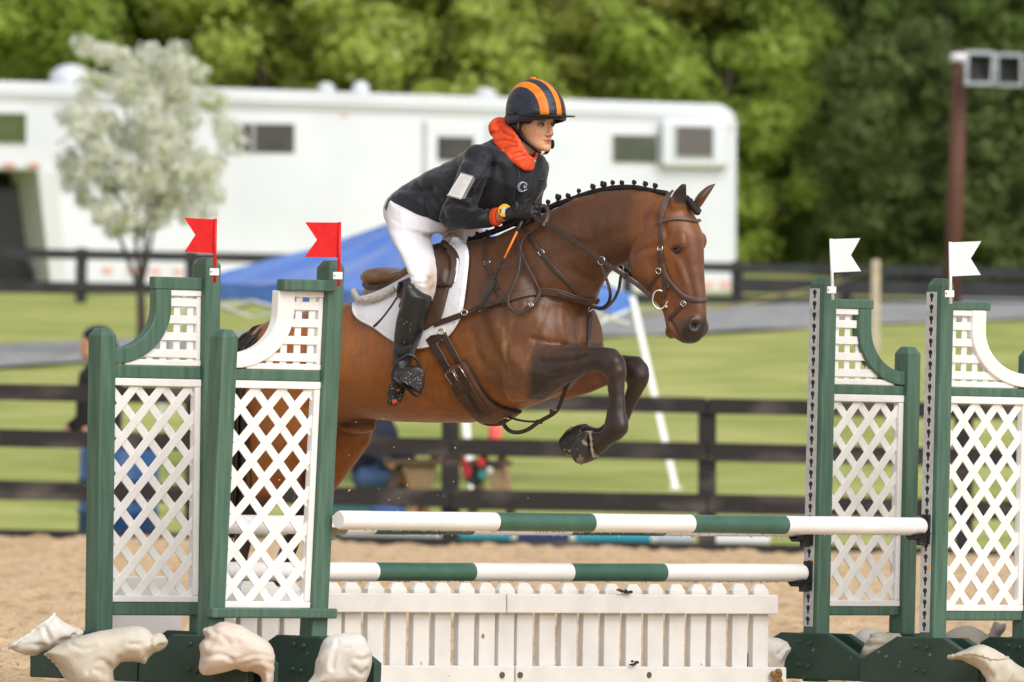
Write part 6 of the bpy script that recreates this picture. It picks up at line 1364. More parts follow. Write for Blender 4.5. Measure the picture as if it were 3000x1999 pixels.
for pl_ in ([(165, 930), (300, 850), (400, 830)], [(190, 1040), (340, 980), (470, 1010), (560, 1060)], [(290, 1150), (430, 1120), (560, 1150), (620, 1170)], [(420, 1270), (520, 1230), (640, 1230)], [(560, 1380), (640, 1340), (720, 1330)], [(340, 900), (430, 1000), (560, 1080)], [(640, 1420), (700, 1400), (770, 1380)]):
    groove([cf2(*q) for q in pl_], 2.2, -.008)
A_ = A_ + N_*(.0032*fbm(A_*22, 3, 81)+.0015*fbm(A_*60, 2, 82))[:, None]; set_np(HM, A_); obj('hood', HM, m_hood, rider, smooth=True, fix=False)
mb = MB(); mb.tube([hd(.0, .062, -.075), hd(.02, .055, -.12), hd(.05, .03, -.155), hd(.055, .0, -.17)][:3], .005, 6, flat=.5); obj('collar', mb, mat('collar_pale', (.5, .42, .4), rough=.7), rider, smooth=True)
mb = MB(); q = catmull([hp(1453, 613, .135), hp(1450, 640, .15), hp(1455, 662, .12)], n=4)
mb.loft([[hp(1447+k*7, 637-k*1.0, .105) + (ZD*math.cos(t)*.0385+RD*math.sin(t)*.036) for t in np.linspace(0, 2*math.pi, 18, endpoint=False)] for k in range(3)]); obj('sleeve_cuff', mb, m_hood, rider, smooth=False, bevel=.003)
# forearm skin showing, gloves with five fingers
mb = MB(); mb.tube([hp(1450, 636, .10), hp(1472, 632, .09), hp(1500, 620, .085)], [.029, .027, .027], 12); w_ = remesh(mb, .006, 1); set_col(w_, np.tile(np.array((.58, .29, .16)), (len(w_.vertices), 1))); obj('wrist', w_, m_skin, rider, smooth=True, fix=False)
def glove(ctr, ex, ey, ez, side):
    "ex: wrist to knuckles, ey: back of the hand outward, ez: towards the thumb; fingers curl round the reins"
    g = MB(); P = lambda a, b, c: ctr + ex*a + ey*b + ez*c
    g.loft([[P(a, w2*math.sin(t)+o_, h2*math.cos(t)+z0) for t in np.linspace(0, 2*math.pi, 16, endpoint=False)] for a, w2, h2, o_, z0 in ((-.085, .028, .032, 0, -.004), (-.06, .026, .031, 0, -.003), (-.045, .022, .029, .002, 0), (-.02, .021, .036, .003, 0), (.005, .019, .040, .004, 0), (.028, .016, .038, .004, 0), (.036, .012, .034, .001, 0))])
    for c, ln, r_, bd in ((.030, .034, .0102, 0), (.010, .038, .0105, .002), (-.010, .036, .0100, .000), (-.028, .029, .0088, -.004)):
        g.tube([P(.026+bd, .004, c), P(.044+bd, -.002, c*.98-.002), P(.050+bd, -.022, c*.95-.006), P(.034+bd, -.040, c*.92-.008), P(.012+bd, -.040, c*.9-.008), P(.004+bd, -.030, c*.9-.006)], [r_*1.02, r_*1.05, r_, r_*.95, r_*.9, r_*.75], 10)
    g.tube([P(-.030, -.008, .022), P(-.010, -.018, .040), P(.014, -.022, .046), P(.034, -.022, .042), P(.044, -.022, .036)], [.014, .0135, .012, .0105, .008], 10)
    me = remesh(g, .0034, 2); a, n = get_np(me); a += n*(.0008*fbm(a*40, 2, 3))[:, None]; set_np(me, a); return obj('glove', me, m_glove, rider, smooth=True, fix=False)
GX = (FD*.86 + ZD*.10 + RD*-.15).normalized(); GZ = (ZD*.88 + FD*-.12 + RD*.0); GZ = (GZ - GX*GZ.dot(GX)).normalized(); GY = GZ.cross(GX).normalized()
if GY.dot(RD) < 0: GY = -GY
glove(hp(1541, 618, .09), GX, GY, GZ, 1)
glove(hp(1530, 640, -.06), GX, -GY, GZ, -1)
c = hp(1510, 612, .118); mb = MB(); mb.ball(hp(1511, 608, .115), .016, .010, .026, AX); obj('glove_tab', mb, m_glove, rider, smooth=True)
# sports watch with a yellow bezel
wc = hp(1478, 617, .124); wn = (RD*.6 + ZD*.22 + Vector((.05, -.6, 0))).normalized(); wa = wn.cross(ZD).normalized(); wb = wa.cross(wn)
wt = root('wrist_watch', 'yellow rimmed digital stopwatch on the near wrist', 'watch', wc)
def disc(r0, r1, d0, d1, name, m_):
    mb = MB(); N = 28; mb.loft([[wc + wn*d + wa*(r_*math.cos(t)) + wb*(r_*math.sin(t)) for t in np.linspace(0, 2*math.pi, N, endpoint=False)] for r_, d in ((r1*.9, d0), (r1, d0+.001), (r1, d1-.001), (r0, d1))]); return obj(name, mb, m_, wt, smooth=False)
disc(.019, .0285, -.008, .000, 'case', mat('watch_black', (.02, .02, .02), rough=.4)); disc(.0205, .0272, -.003, .0035, 'bezel', mat('watch_yellow', (.78, .46, .015), rough=.35)); disc(.0, .0215, .000, .0025, 'face', mat('watch_face', (.60, .38, .05), rough=.4))
mb = MB(); mb.box(wc+wn*.0030, (wa*.9+wb*.35).normalized()*.0085, (wb*.9-wa*.35).normalized()*.0135, wn*.001); obj('screen', mb, mat('watch_screen', (.55, .58, .55), rough=.2), wt)
for s in (-1, 1):
    mb = MB(); mb.box(wc+wn*.0030+wa*(s*.0165)-wb*s*.004, wa*.003, wb*.009, wn*.0008); obj('button', mb, m_black, wt)
mb = MB(); mb.tube([wc-wb*.03-wn*.03, wc-wb*.03-wn*.01, wc-wb*.02, wc+wb*.02, wc+wb*.03-wn*.01, wc+wb*.03-wn*.03], .009, 6, flat=.3, up=wa); obj('band', mb, m_black, wt)
# riding crop held in the near hand
cpr = root('riding_crop', 'black riding crop with an orange middle held in the near hand', 'riding crop', hp(1500, 760, .2))
def crop_pt(u, v): # straight stick, slightly outside the hand and the shoulder
    t = (v-530)/(900-530); return hp(u, v, .125 + .14*t)
mb = MB(); P = [hp(*hcx(1240, 258), .14), hp(*hcx(1225, 300), .14), hp(*hcx(1165, 450), .135), hp(*hcx(1080, 600), .13), hp(*hcx(1000, 760), .135)]; P = catmull(P, n=6)
mb.tube(P, [.0085+.0006*(i % 2) for i in range(len(P))], 10); mb.loft([[P[0] + (P[0]-P[1]).normalized()*d + FD*(r_*math.cos(t))*.9 + RD*(r_*math.sin(t)) for t in np.linspace(0, 2*math.pi, 14, endpoint=False)] for d, r_ in ((-.004, .008), (0, .0155), (.005, .015), (.007, .006))]); obj('handle', mb, mat('crop_rubber', (.022, .022, .023), rough=.6), cpr, smooth=True)
s0, s1, s2, s3 = hcx(940, 880), hcx(862, 1040), hcx(662, 1455), hcx(620, 1530)
mb = MB(); mb.tube([hp(*s0, .15), hp(*s1, .165)], [.0058, .0048], 8); obj('shaft', mb, mat('crop_grey', (.045, .047, .05), rough=.5), cpr, smooth=True)
mb = MB(); mb.tube([hp(*s1, .165), hp(*s2, .215)], [.0050, .0042], 8); obj('orange_grip', mb, mat('crop_orange', (.95, .22, .01), rough=.45), cpr, smooth=True)
mb = MB(); q = [hp(*s2, .215), hp(*s3, .225), hp(1456, 800, .235), hp(1448, 824, .24)]; mb.tube(catmull(q, n=4), [.006, .007, .005, .008, .006, .004, .007, .005, .006, .004, .006, .004, .004][:13], 7); obj('keeper', mb, m_web, cpr)
mb = MB(); P = catmull([hp(1448, 822, .24), hp(1435, 848, .245), hp(1414, 884, .25)], n=4); mb.strap(P, [RD]*len(P), .018, .006); obj('flapper', mb, mat('crop_flap', (.05, .055, .055), rough=.6, col2=(.03, .03, .03), scale=90), cpr)
# ------------------------------------------------------------ people and things behind the arena fence
def ground_at(u, Y): p = at(u, 1400, Y); return Vector((p.x, Y, float(gz(p.x, Y))))
m_bj = mat('black_fleece', (.012, .012, .014), (.02, .02, .022), rough=.9, scale=20); m_denim = mat('blue_denim', (.05, .10, .22), (.07, .13, .27), rough=.85, scale=20)
m_navyc = mat('dark_navy_cotton', (.010, .012, .035), rough=.85); m_sk2 = mat('plain_skin', (.56, .29, .18), (.5, .25, .15), rough=.5, scale=12); m_shoe = mat('shoe_dark', (.02, .018, .016), rough=.6)
def lump(tubes, balls, vox=.018, sm=3):
    mb = MB()
    for p, r_ in tubes: mb.tube(p, r_, 14)
    for b in balls: mb.ball(*b)
    return remesh(mb, vox, sm)
def head_mesh(c, fx, k=1.):
    fx = fx.normalized(); sx = fx.cross(ZD); mb = MB(); A3 = (fx, sx, ZD)
    mb.ball(c+ZD*.03, .098*k, .078*k, .10*k, A3); mb.ball(c+fx*.03-ZD*.045, .065*k, .058*k, .075*k, A3); mb.ball(c+fx*.105-ZD*.012, .016, .013, .024, A3); mb.ball(c+fx*.088-ZD*.055, .014, .022, .012, A3); mb.ball(c+fx*.080-ZD*.10, .02, .02, .016, A3)
    for s in (1, -1): mb.ball(c+sx*(s*.078)-fx*.005, .016, .008, .028, A3)
    mb.tube([c-ZD*.05-fx*.01, c-ZD*.17-fx*.02], [.052, .06], 12); return mb
B0 = ground_at(286, 106.6)
pn = root('person', 'bystander in black jacket and black hat standing behind the fence at far left', 'person', B0)
lf = Vector((-.93, -.36, 0)); sx = lf.cross(ZD)
def bp3(a, b, c): return B0 + lf*a + sx*b + ZD*c
mb = head_mesh(bp3(.075, 0, 1.66), lf); 
for s in (1, -1): mb.tube([bp3(.0, s*.10, .92), bp3(.02, s*.11, .5), bp3(0, s*.11, .08)], [.07, .05, .04], 10)
mb.tube([bp3(0, 0, 1.5), bp3(0, 0, 1.2), bp3(0, 0, .9)], [.10, .12, .12], 12)
for s in (1, -1):
    for k in range(5): mb.tube([bp3(.20, s*.25+.0, .93), bp3(.235, s*.25+(k-2)*.016, .90-.005*abs(k-2)), bp3(.25, s*.25+(k-2)*.017, .87)], .009, 6)
    mb.ball(bp3(.20, s*.25, .93), .04, .035, .045)
obj('body', remesh(mb, .011, 2), m_sk2, pn, smooth=True, fix=False)
jt = [([bp3(0, 0, 1.52), bp3(-.01, 0, 1.42), bp3(0, 0, 1.2), bp3(0, 0, .98), bp3(0, 0, .86)], [.10, .19, .20, .20, .21])]
for s in (1, -1): jt.append(([bp3(0, s*.20, 1.42), bp3(-.05, s*.27, 1.18), bp3(.08, s*.27, 1.0), bp3(.17, s*.255, .95)], [.085, .075, .065, .055]))
obj('jacket', lump(jt, [(bp3(-.02, 0, 1.46), .15, .20, .10)]), m_bj, pn, smooth=True, fix=False)
mb = MB(); mb.tube([bp3(-.02, 0, 1.50), bp3(.0, 0, 1.56), bp3(.01, 0, 1.60)], [.13, .105, .09], 14); obj('scarf', mb, m_bj, pn, smooth=True)
mb = MB(); mb.ball(bp3(.02, 0, 1.73), .145, .112, .105, (lf, sx, ZD)); mb.ball(bp3(-.06, 0, 1.62), .10, .10, .15, (lf, sx, ZD)); obj('hat', remesh(mb, .014, 2), m_navyc, pn, smooth=True, fix=False)
obj('jeans', lump([([bp3(.0, s*.10, .95), bp3(.02, s*.11, .5), bp3(0, s*.11, .06)], [.115, .085, .07]) for s in (1, -1)], [(bp3(0, 0, .92), .15, .19, .12)]), m_denim, pn, smooth=True, fix=False)
for s in (1, -1): mb = MB(); mb.ball(bp3(.06, s*.11, .04), .14, .05, .05, (lf, sx, ZD)); obj('shoe', mb, m_shoe, pn, smooth=True)
# blue barrel
m_barrel = mat('barrel_blue', (.018, .105, .30), (.014, .085, .25), rough=.4, scale=4, spec=.45)
def barrel(u, Y, r, h, lab):
    c = ground_at(u, Y); prof = [(0, .93), (.02, 1), (.30, 1), (.32, 1.04), (.34, 1.04), (.36, 1), (.64, 1), (.66, 1.04), (.68, 1.04), (.70, 1), (.96, 1), (.99, .95), (1.0, .9), (.985, .85)]
    mb = MB(); mb.loft([[c + Vector((math.cos(t)*r*k, math.sin(t)*r*k, h*z)) for t in np.linspace(0, 2*math.pi, 32, endpoint=False)] for z, k in prof])
    b_ = thing('barrel', mb, m_barrel, lab, 'barrel', smooth=True)
    mb = MB(); mb.tube([c+Vector((.12, -.1, h*.985)), c+Vector((.12, -.1, h*1.0))], .035, 12); obj('bung', mb, m_black, b_)
barrel(348, 105.6, .335, .80, 'blue plastic drum behind the fence, seen through the far left lattice')
# picnic table
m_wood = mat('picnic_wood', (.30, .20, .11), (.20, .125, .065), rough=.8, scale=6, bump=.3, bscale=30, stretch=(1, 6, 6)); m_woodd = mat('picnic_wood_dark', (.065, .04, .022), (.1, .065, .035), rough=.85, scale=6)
T0 = ground_at(1310, 109.0); px_m = FPX/109.0
tb = root('picnic_table', 'weathered wooden picnic table behind the arena fence under the canopy', 'picnic table', T0)
tx = Vector((math.cos(R(20)), math.sin(R(20)), 0)); ty = Vector((-tx.y, tx.x, 0))
def tq(a, b, c): return T0 + tx*a + ty*b + ZD*c
for k in range(5): mb = MB(); mb.box(tq(0, (k-2)*.15, .78), tx*.62, ty*.07, ZD*.02); obj('plank', mb, m_wood, tb, bevel=.004)
for s in (1, -1):
    for k in range(2): mb = MB(); mb.box(tq(0, s*(.62+.15*k), .44), tx*.62, ty*.07, ZD*.02); obj('seat_plank', mb, m_wood, tb, bevel=.004)
for e_ in (-.42, .42):
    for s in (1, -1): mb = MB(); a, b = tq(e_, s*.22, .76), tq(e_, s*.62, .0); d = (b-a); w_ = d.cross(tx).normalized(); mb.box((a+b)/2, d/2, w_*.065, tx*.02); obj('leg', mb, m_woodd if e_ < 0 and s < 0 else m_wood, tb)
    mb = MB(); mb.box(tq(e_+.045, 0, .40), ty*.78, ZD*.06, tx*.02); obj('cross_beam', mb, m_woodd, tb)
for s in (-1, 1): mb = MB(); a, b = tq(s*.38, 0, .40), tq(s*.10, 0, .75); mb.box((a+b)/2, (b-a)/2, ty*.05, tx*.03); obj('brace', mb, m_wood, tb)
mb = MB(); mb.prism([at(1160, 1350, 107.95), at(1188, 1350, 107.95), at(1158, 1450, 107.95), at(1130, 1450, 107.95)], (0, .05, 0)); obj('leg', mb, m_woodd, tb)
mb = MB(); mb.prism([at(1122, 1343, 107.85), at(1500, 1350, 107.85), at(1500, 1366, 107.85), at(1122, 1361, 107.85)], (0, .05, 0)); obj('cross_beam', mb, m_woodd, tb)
for (u, lab, lean) in ((1233, 'broad tan wooden trestle end of the picnic table', 0), ):
    mb = MB(); mb.prism([at(1178, 1345, 107.9), at(1282, 1345, 107.9), at(1262, 1450, 107.9), at(1205, 1450, 107.9)], (0, .05, 0)); obj('trestle_board', mb, m_wood, tb)
mb = MB(); mb.prism([at(1425, 1360, 107.9), at(1468, 1362, 107.9), at(1492, 1450, 107.9), at(1440, 1450, 107.9)], (0, .05, 0)); obj('trestle_board', mb, m_wood, tb)
# person in blue sitting at the table
S0 = ground_at(1085, 108.4); rf = Vector((.92, -.38, 0)); sx2 = rf.cross(ZD)
def sp(a, b, c): return S0 + rf*a + sx2*b + ZD*c
p2 = root('person', 'seated bystander in navy top and blue shorts behind the fence under the horse', 'person', S0)
mb = head_mesh(sp(.12, 0, 1.22), rf)
for s in (1, -1): mb.tube([sp(0, s*.11, .55), sp(.42, s*.13, .56), sp(.46, s*.13, .30), sp(.44, s*.13, .06)], [.07, .058, .05, .04], 10)
mb.tube([sp(.1, 0, 1.08), sp(.02, 0, .8), sp(0, 0, .55)], [.09, .11, .12], 12)
for s in (1, -1):
    mb.tube([sp(.10, s*.2, .98), sp(.14, s*.25, .74), sp(.38, s*.2, .62)], [.045, .04, .03], 8); mb.ball(sp(.42, s*.19, .61), .04, .03, .025)
    for k in range(5): mb.tube([sp(.42, s*.19, .61), sp(.47, s*.19+(k-2)*.016, .60), sp(.49, s*.19+(k-2)*.016, .575)], .009, 6)
obj('body', remesh(mb, .012, 2), m_sk2, p2, smooth=True, fix=False)
obj('sweater', lump([([sp(.1, 0, 1.10), sp(.06, 0, .98), sp(.02, 0, .78), sp(0, 0, .58)], [.10, .17, .17, .18])]+[([sp(.08, s*.18, 1.0), sp(.13, s*.26, .76), sp(.26, s*.23, .68)], [.075, .065, .055]) for s in (1, -1)], []), m_navyc, p2, smooth=True, fix=False)
obj('shorts', lump([([sp(-.02, s*.1, .55), sp(.2, s*.12, .57), sp(.36, s*.13, .56)], [.12, .11, .095]) for s in (1, -1)], [(sp(0, 0, .56), .17, .2, .13)]), m_denim, p2, smooth=True, fix=False)
mb = MB(); mb.ball(sp(.10, 0, 1.29), .112, .095, .10, (rf, sx2, ZD)); obj('hair', mb, m_hair, p2, smooth=True)
for s in (1, -1): mb = MB(); mb.ball(sp(.50, s*.13, .04), .13, .05, .045, (rf, sx2, ZD)); obj('shoe', mb, m_shoe, p2, smooth=True)
mb = MB(); c_ = ground_at(1070, 108.5); mb.box(c_+ZD*.22, rf*.30, sx2*.24, ZD*.22); thing('storage_crate', mb, mat('crate_teal', (.05, .16, .16), rough=.6), 'teal crate used as a seat behind the fence', 'crate', bevel=.02)
# bag and bottles on and beside the table
bg0 = at(1392, 1392, 107.5)
bgp = root('backpack', 'red black and teal backpack hanging at the picnic table', 'backpack', bg0)
mb = MB(); mb.ball(bg0+Vector((0, .08, .02)), .10, .07, .12); me = remesh(mb, .02, 2); obj('main_pouch', me, mat('bag_black', (.012, .02, .02), rough=.7), bgp, smooth=True, fix=False)
c6 = lambda *L_: [(950+x/3.41, 1180+y/3.41) for x, y in L_]
for n_, c_, pl_, dp in (('red_panel', (.42, .012, .03), c6((1366, 562), (1428, 562), (1484, 690), (1455, 745), (1398, 782)), 0), ('green_panel', (.012, .045, .04), c6((1424, 565), (1520, 600), (1540, 830), (1470, 815), (1404, 782), (1486, 690)), .02), ('red_pocket', (.62, .01, .02), c6((1518, 556), (1598, 556), (1602, 620), (1560, 660), (1522, 630)), -.04), ('teal_pocket', (.03, .22, .21), c6((1530, 690), (1570, 670), (1618, 690), (1620, 760), (1575, 785), (1534, 760)), -.05), ('dark_flap', (.02, .014, .02), c6((1600, 575), (1760, 585), (1770, 650), (1640, 640)), -.02), ('white_tag', (.7, .67, .64), c6((1620, 650), (1660, 640), (1690, 665), (1685, 710), (1645, 725), (1618, 700)), -.06)):
    mb = MB(); mb.prism([at(u, v, 107.4+dp) for u, v in pl_], (0, .09, 0)); obj(n_, mb, mat('bag_'+n_, c_, rough=.7, col2=tuple(x*.7 for x in c_), scale=20), bgp, bevel=.02)
mb = MB(); c_ = at(1450, 1290, 108.7); mb.loft([[c_ + Vector((math.cos(t)*r_, math.sin(t)*r_, z)) for t in np.linspace(0, 2*math.pi, 18, endpoint=False)] for z, r_ in ((-.03, .055), (-.02, .058), (.10, .058), (.125, .045), (.135, .026), (.15, .024))]); jb_ = thing('drink_bottle', mb, mat('coral_plastic', (.85, .11, .09), rough=.35), 'coral red drink bottle standing on the picnic table', 'bottle', smooth=True)
mb = MB(); mb.tube([c_+ZD*.15, c_+ZD*.18], [.03, .026], 12); obj('cap', mb, mat('cap_dark_red', (.2, .03, .03), rough=.5), jb_)
mb = MB(); c_ = ground_at(1122, 105.9); a, b = at(1082, 1493, 105.9), at(1190, 1500, 105.9); mb.tube([a, a.lerp(b, .4), b], [.03, .05, .02], 8); thing('blue_towel', mb, mat('towel_blue', (.06, .14, .38), rough=.9), 'rolled blue cloth draped on the lowest fence board behind the front pole', 'cloth', smooth=True)
# spare poles lying in the grass behind the fence
def gpole(label, segs, v, sl, Yd, rad=.048):
    mats_ = []; mb = MB(); N = 16
    for (u0, u1, c_) in segs:
        a, b = at(u0, v+(u0-1500)*sl, Yd), at(u1, v+(u1-1500)*sl, Yd)
        if c_ not in mats_: mats_.append(c_)
        mb.tube([a, b], rad, N, mi=mats_.index(c_))
    return thing('ground_pole', mb, [mat(*c_) for c_ in mats_], label, 'pole', 'spare poles in the grass', smooth=False)
w_, cy, nv = ('gp_white', (.75, .76, .78)), ('gp_cyan', (.02, .36, .55)), ('gp_navy', (.02, .05, .22)); gyb = ('gp_greyblue', (.52, .58, .68))
gpole('cyan navy and white banded pole lying in the grass behind the fence', [(1000, 1270, gyb), (1274, 1338, w_), (1340, 1495, cy), (1497, 1514, w_), (1516, 1668, nv), (1670, 1684, w_), (1686, 1906, cy), (1908, 1926, w_), (1928, 2030, gyb)], 1571, .0185, 105.9)
gpole('plain white pole lying in the grass behind the fence at right', [(2084, 2256, w_)], 1572, .019, 106.1)

# ------------------------------------------------------------ stake with tape, pole with horn speakers
m_stake = mat('stake_wood', (.55, .47, .36), (.42, .35, .26), rough=.85, scale=12, stretch=(4, 4, 1))
b = at(2566, 1050, 152); b.z = min(b.z, float(gz(b.x, b.y))); t = at(2566, 762, 152)
mb = MB(); mb.box((t+b)/2 - ZD*.1, (.052, 0, 0), (0, .052, 0), (t-b)/2+ZD*.1); thing('wooden_stake', mb, m_stake, 'pale wooden stake standing in the grass behind the right standards', 'stake', bevel=.012)
mb = MB(); P = [at(2556, 792, 151.9), at(2457, 828, 156), at(2279, 868, 160), at(2100, 904, 164), at(1850, 925, 168)]; P = catmull(P, n=6); mb.strap(P, [Vector((0, -1, .2)).normalized()]*len(P), .05, .004); thing('barrier_tape', mb, mat('tape_yellow', (.46, .36, .10), (.38, .30, .09), rough=.6, scale=6), 'faded yellow tape running down from the wooden stake', 'tape')
m_pole = mat('pole_brown', (.115, .042, .022), (.09, .035, .02), rough=.7, scale=4, stretch=(3, 3, .3))
pb = at(2786, 930, 170); pb.z = float(gz(pb.x, 170)); pt_ = at(2814, 145, 170)
lp = root('utility_pole', 'tall brown utility pole leaning at the right edge', 'pole', pb)
mb = MB(); mb.tube([pb - ZD*.2, pb.lerp(pt_, .5), pt_], [.125, .115, .095], 16); obj('shaft', mb, m_pole, lp, smooth=True)
mb = MB(); mb.tube([pb.lerp(pt_, .953), pb.lerp(pt_, .985)], [.135, .135], 16); obj('bracket_band', mb, m_tube, lp, smooth=True)
m_horn = mat('horn_grey', (.42, .45, .49), (.36, .39, .43), rough=.5, scale=4); m_hornd = mat('horn_throat', (.03, .03, .032), rough=.7)
def horn(u, v, hw, hh, tilt, lab):
    c = at(u, v, 169.5); o = root('horn_speaker', lab, 'speaker', c, 'speakers on the utility pole')
    ax = Vector((tilt, -1, -.10)).normalized(); sx_ = ax.cross(ZD).normalized(); uz = sx_.cross(ax)
    def rr_(d, w_, h_): return [c + ax*d + sx_*(w_*i) + uz*(h_*j) for i, j in ((-1, -1), (1, -1), (1, 1), (-1, 1))]
    mb = MB(); mb.loft([rr_(-.34, hw*.22, hh*.25), rr_(-.15, hw*.45, hh*.5), rr_(.0, hw, hh), rr_(.03, hw, hh), rr_(.03, hw*.78, hh*.78), rr_(0, hw*.72, hh*.72), rr_(-.14, hw*.36, hh*.4)][:5], caps=False); obj('flare', mb, m_horn, o, bevel=.01)
    mb = MB(); mb.loft([rr_(-.145, hw*.30, hh*.34), rr_(.022, hw*.78, hh*.78)], caps=False); mb.loft([rr_(-.15, hw*.3, hh*.34), rr_(-.146, hw*.3, hh*.34)]); obj('throat', mb, m_hornd, o)
    mb = MB(); mb.tube([c-ax*.30, c-ax*.48], .07, 12); obj('driver', mb, m_horn, o)
    mb = MB(); mb.tube([c-ax*.25, pt_-ZD*.22], .022, 8); obj('mount_arm', mb, m_tube, o)
horn(2869, 200, .205, .235, .28, 'grey square horn speaker next to the utility pole, left of the pair')
horn(2958, 205, .19, .23, -.25, 'grey square horn speaker at the right edge, right of the pair')

# ------------------------------------------------------------ trees
def leaf_cloud(name, centres, radii, n, size, cols, seed, squash=1., shell=.18, droop=0, needle=False, inner=.16):
    """many leaf-sized faces gathered in clumps; colour of each leaf stored with it"""
    g = np.random.default_rng(seed); C = np.array(centres, float); Rr = np.array(radii, float)
    w = Rr**2; k = g.choice(len(C), n, p=w/w.sum()); d = g.normal(size=(n, 3)); d /= np.linalg.norm(d, axis=1)[:, None]
    rad = (shell+(1-shell)*g.random(n)**.6)*(.85+.35*vnoise(d*2.2+C[k]*.9, seed)); P = C[k] + d*(Rr[k]*rad)[:, None]*np.array([1, 1, squash])
    if droop: P[:, 2] -= droop*np.linalg.norm(P[:, :2]-C[k][:, :2], axis=1)
    inn = g.random(n) < inner; P = np.where(inn[:, None], C[k] + (P-C[k])*.62, P)
    s = size*(.6+.8*g.random(n))*np.where(inn, 2.6, 1.); nrm = d*1.1 + g.normal(size=(n, 3))*.42 + [0, 0, .35]; nrm /= np.linalg.norm(nrm, axis=1)[:, None]
    t = np.cross(nrm, g.normal(size=(n, 3))); t /= np.linalg.norm(t, axis=1)[:, None]; b = np.cross(nrm, t)
    asp = .35 if needle else .62
    V = np.stack([P - t*s[:, None], P + b*(s*asp)[:, None] + nrm*(s*.15)[:, None], P + t*s[:, None], P - b*(s*asp)[:, None] + nrm*(s*.15)[:, None]], 1).reshape(-1, 3)
    me = np_mesh(name, V, np.arange(n*4).reshape(n, 4)); cc = np.array(cols); 
    mixv = np.clip(.5+.55*_hash(k, k*7+3, k*0, seed)-.27 + g.normal(size=n)*.22, 0, 1)
    c = cc[0]*(1-mixv[:, None]) + cc[1]*mixv[:, None]
    if len(cc) > 2: q = g.random(n) < .12; c[q] = cc[2]
    set_col(me, np.repeat(c, 4, axis=0)); return me
m_leaf = mat('foliage', (.1, .15, .03), (.90, .92, .88), rough=.75, scale=.8, spec=.2, attr='Col', lo=.35, hi=.65)
m_blos = mat('blossom', (.8, .8, .7), (.97, .97, .97), rough=.7, scale=3, attr='Col', spec=.2)
for M_ in (m_leaf, m_blos):
    n_ = M_.node_tree; b_ = n_.nodes['Principled BSDF']; tl_ = n_.nodes.new('ShaderNodeBsdfTranslucent'); ad = n_.nodes.new('ShaderNodeMixShader'); ad.inputs[0].default_value = .66 if M_ is m_blos else .5
    src = b_.inputs['Base Color'].links[0].from_socket; n_.links.new(src, tl_.inputs['Color']); n_.links.new(b_.outputs[0], ad.inputs[1]); n_.links.new(tl_.outputs[0], ad.inputs[2]); n_.links.new(ad.outputs[0], n_.nodes['Material Output'].inputs['Surface'])
m_bark = mat('bark', (.10, .075, .055), (.055, .042, .033), rough=.9, scale=6, stretch=(4, 4, .6), bump=.6, bscale=14, bdist=.03)
m_barkd = mat('bark_dark', (.040, .032, .026), (.06, .05, .042), rough=.9, scale=8, stretch=(4, 4, .6), bump=.4, bscale=20, bdist=.01)
def limbs(mb, base, H, r, g, spread, n=9, lo=.35):
    top = base + Vector((g.gauss(0, .25), g.gauss(0, .25), H)); T = [base, base.lerp(top, .3)+Vector((g.gauss(0, .1), 0, 0)), base.lerp(top, .65), top]; mb.tube(T, [r, r*.78, r*.5, r*.15], 10); tips = []
    for k in range(n):
        s = lo + (.95-lo)*k/n; p = base.lerp(top, s); a = g.uniform(0, 6.28); l = spread*(1-.45*s)*g.uniform(.7, 1.1)
        q = p + Vector((math.cos(a)*l, math.sin(a)*l, l*g.uniform(.35, .9))); mb.tube([p, p.lerp(q, .5)+ZD*.1*l, q], [r*.36*(1-.5*s), r*.22, r*.06], 6); tips.append(q)
    return tips, top
YEL = ((.42, .53, .085), (.56, .63, .16), (.62, .64, .28)); MID = ((.31, .43, .065), (.46, .56, .115), (.54, .60, .19)); OLV = ((.32, .35, .07), (.46, .48, .13), (.54, .52, .21)); DRK = ((.090, .145, .028), (.16, .225, .05), (.21, .26, .07)); CON = ((.105, .155, .042), (.175, .225, .072), (.23, .26, .11))
def broad(u, Y, H, sp, cols, seed, label, n=54000, size=.066, crown_lo=.02, group=None):
    g = random.Random(seed); B = ground_at(u, Y); r = root('broadleaf_tree', label, 'tree', B, group or 'trees of the wood behind the trailer')
    mb = MB(); tips, top = limbs(mb, B - ZD*.3, H*.45, .12+.010*H, g, sp, 11, crown_lo+.05); obj('trunk', mb, m_bark, r, smooth=True)
    C = [tuple(t - B) for t in tips]; C.append(tuple(top - B)); 
    for _ in range(95):
        a = g.uniform(0, 6.28); h = g.uniform(crown_lo, .95); rr_ = sp*math.sin(math.pi*min(1, max(.12, (h-crown_lo*.7)/(1.05-crown_lo*.7))))**.7*g.uniform(.45, 1.0); C.append((math.cos(a)*rr_, math.sin(a)*rr_, H*h))
    Rr = [sp*g.uniform(.24, .46) for _ in C]; me = leaf_cloud('crown', C, Rr, n, size, cols, seed, .75)
    me.transform(Matrix.Translation(B)); obj('crown', me, m_leaf, r, fix=False); return r
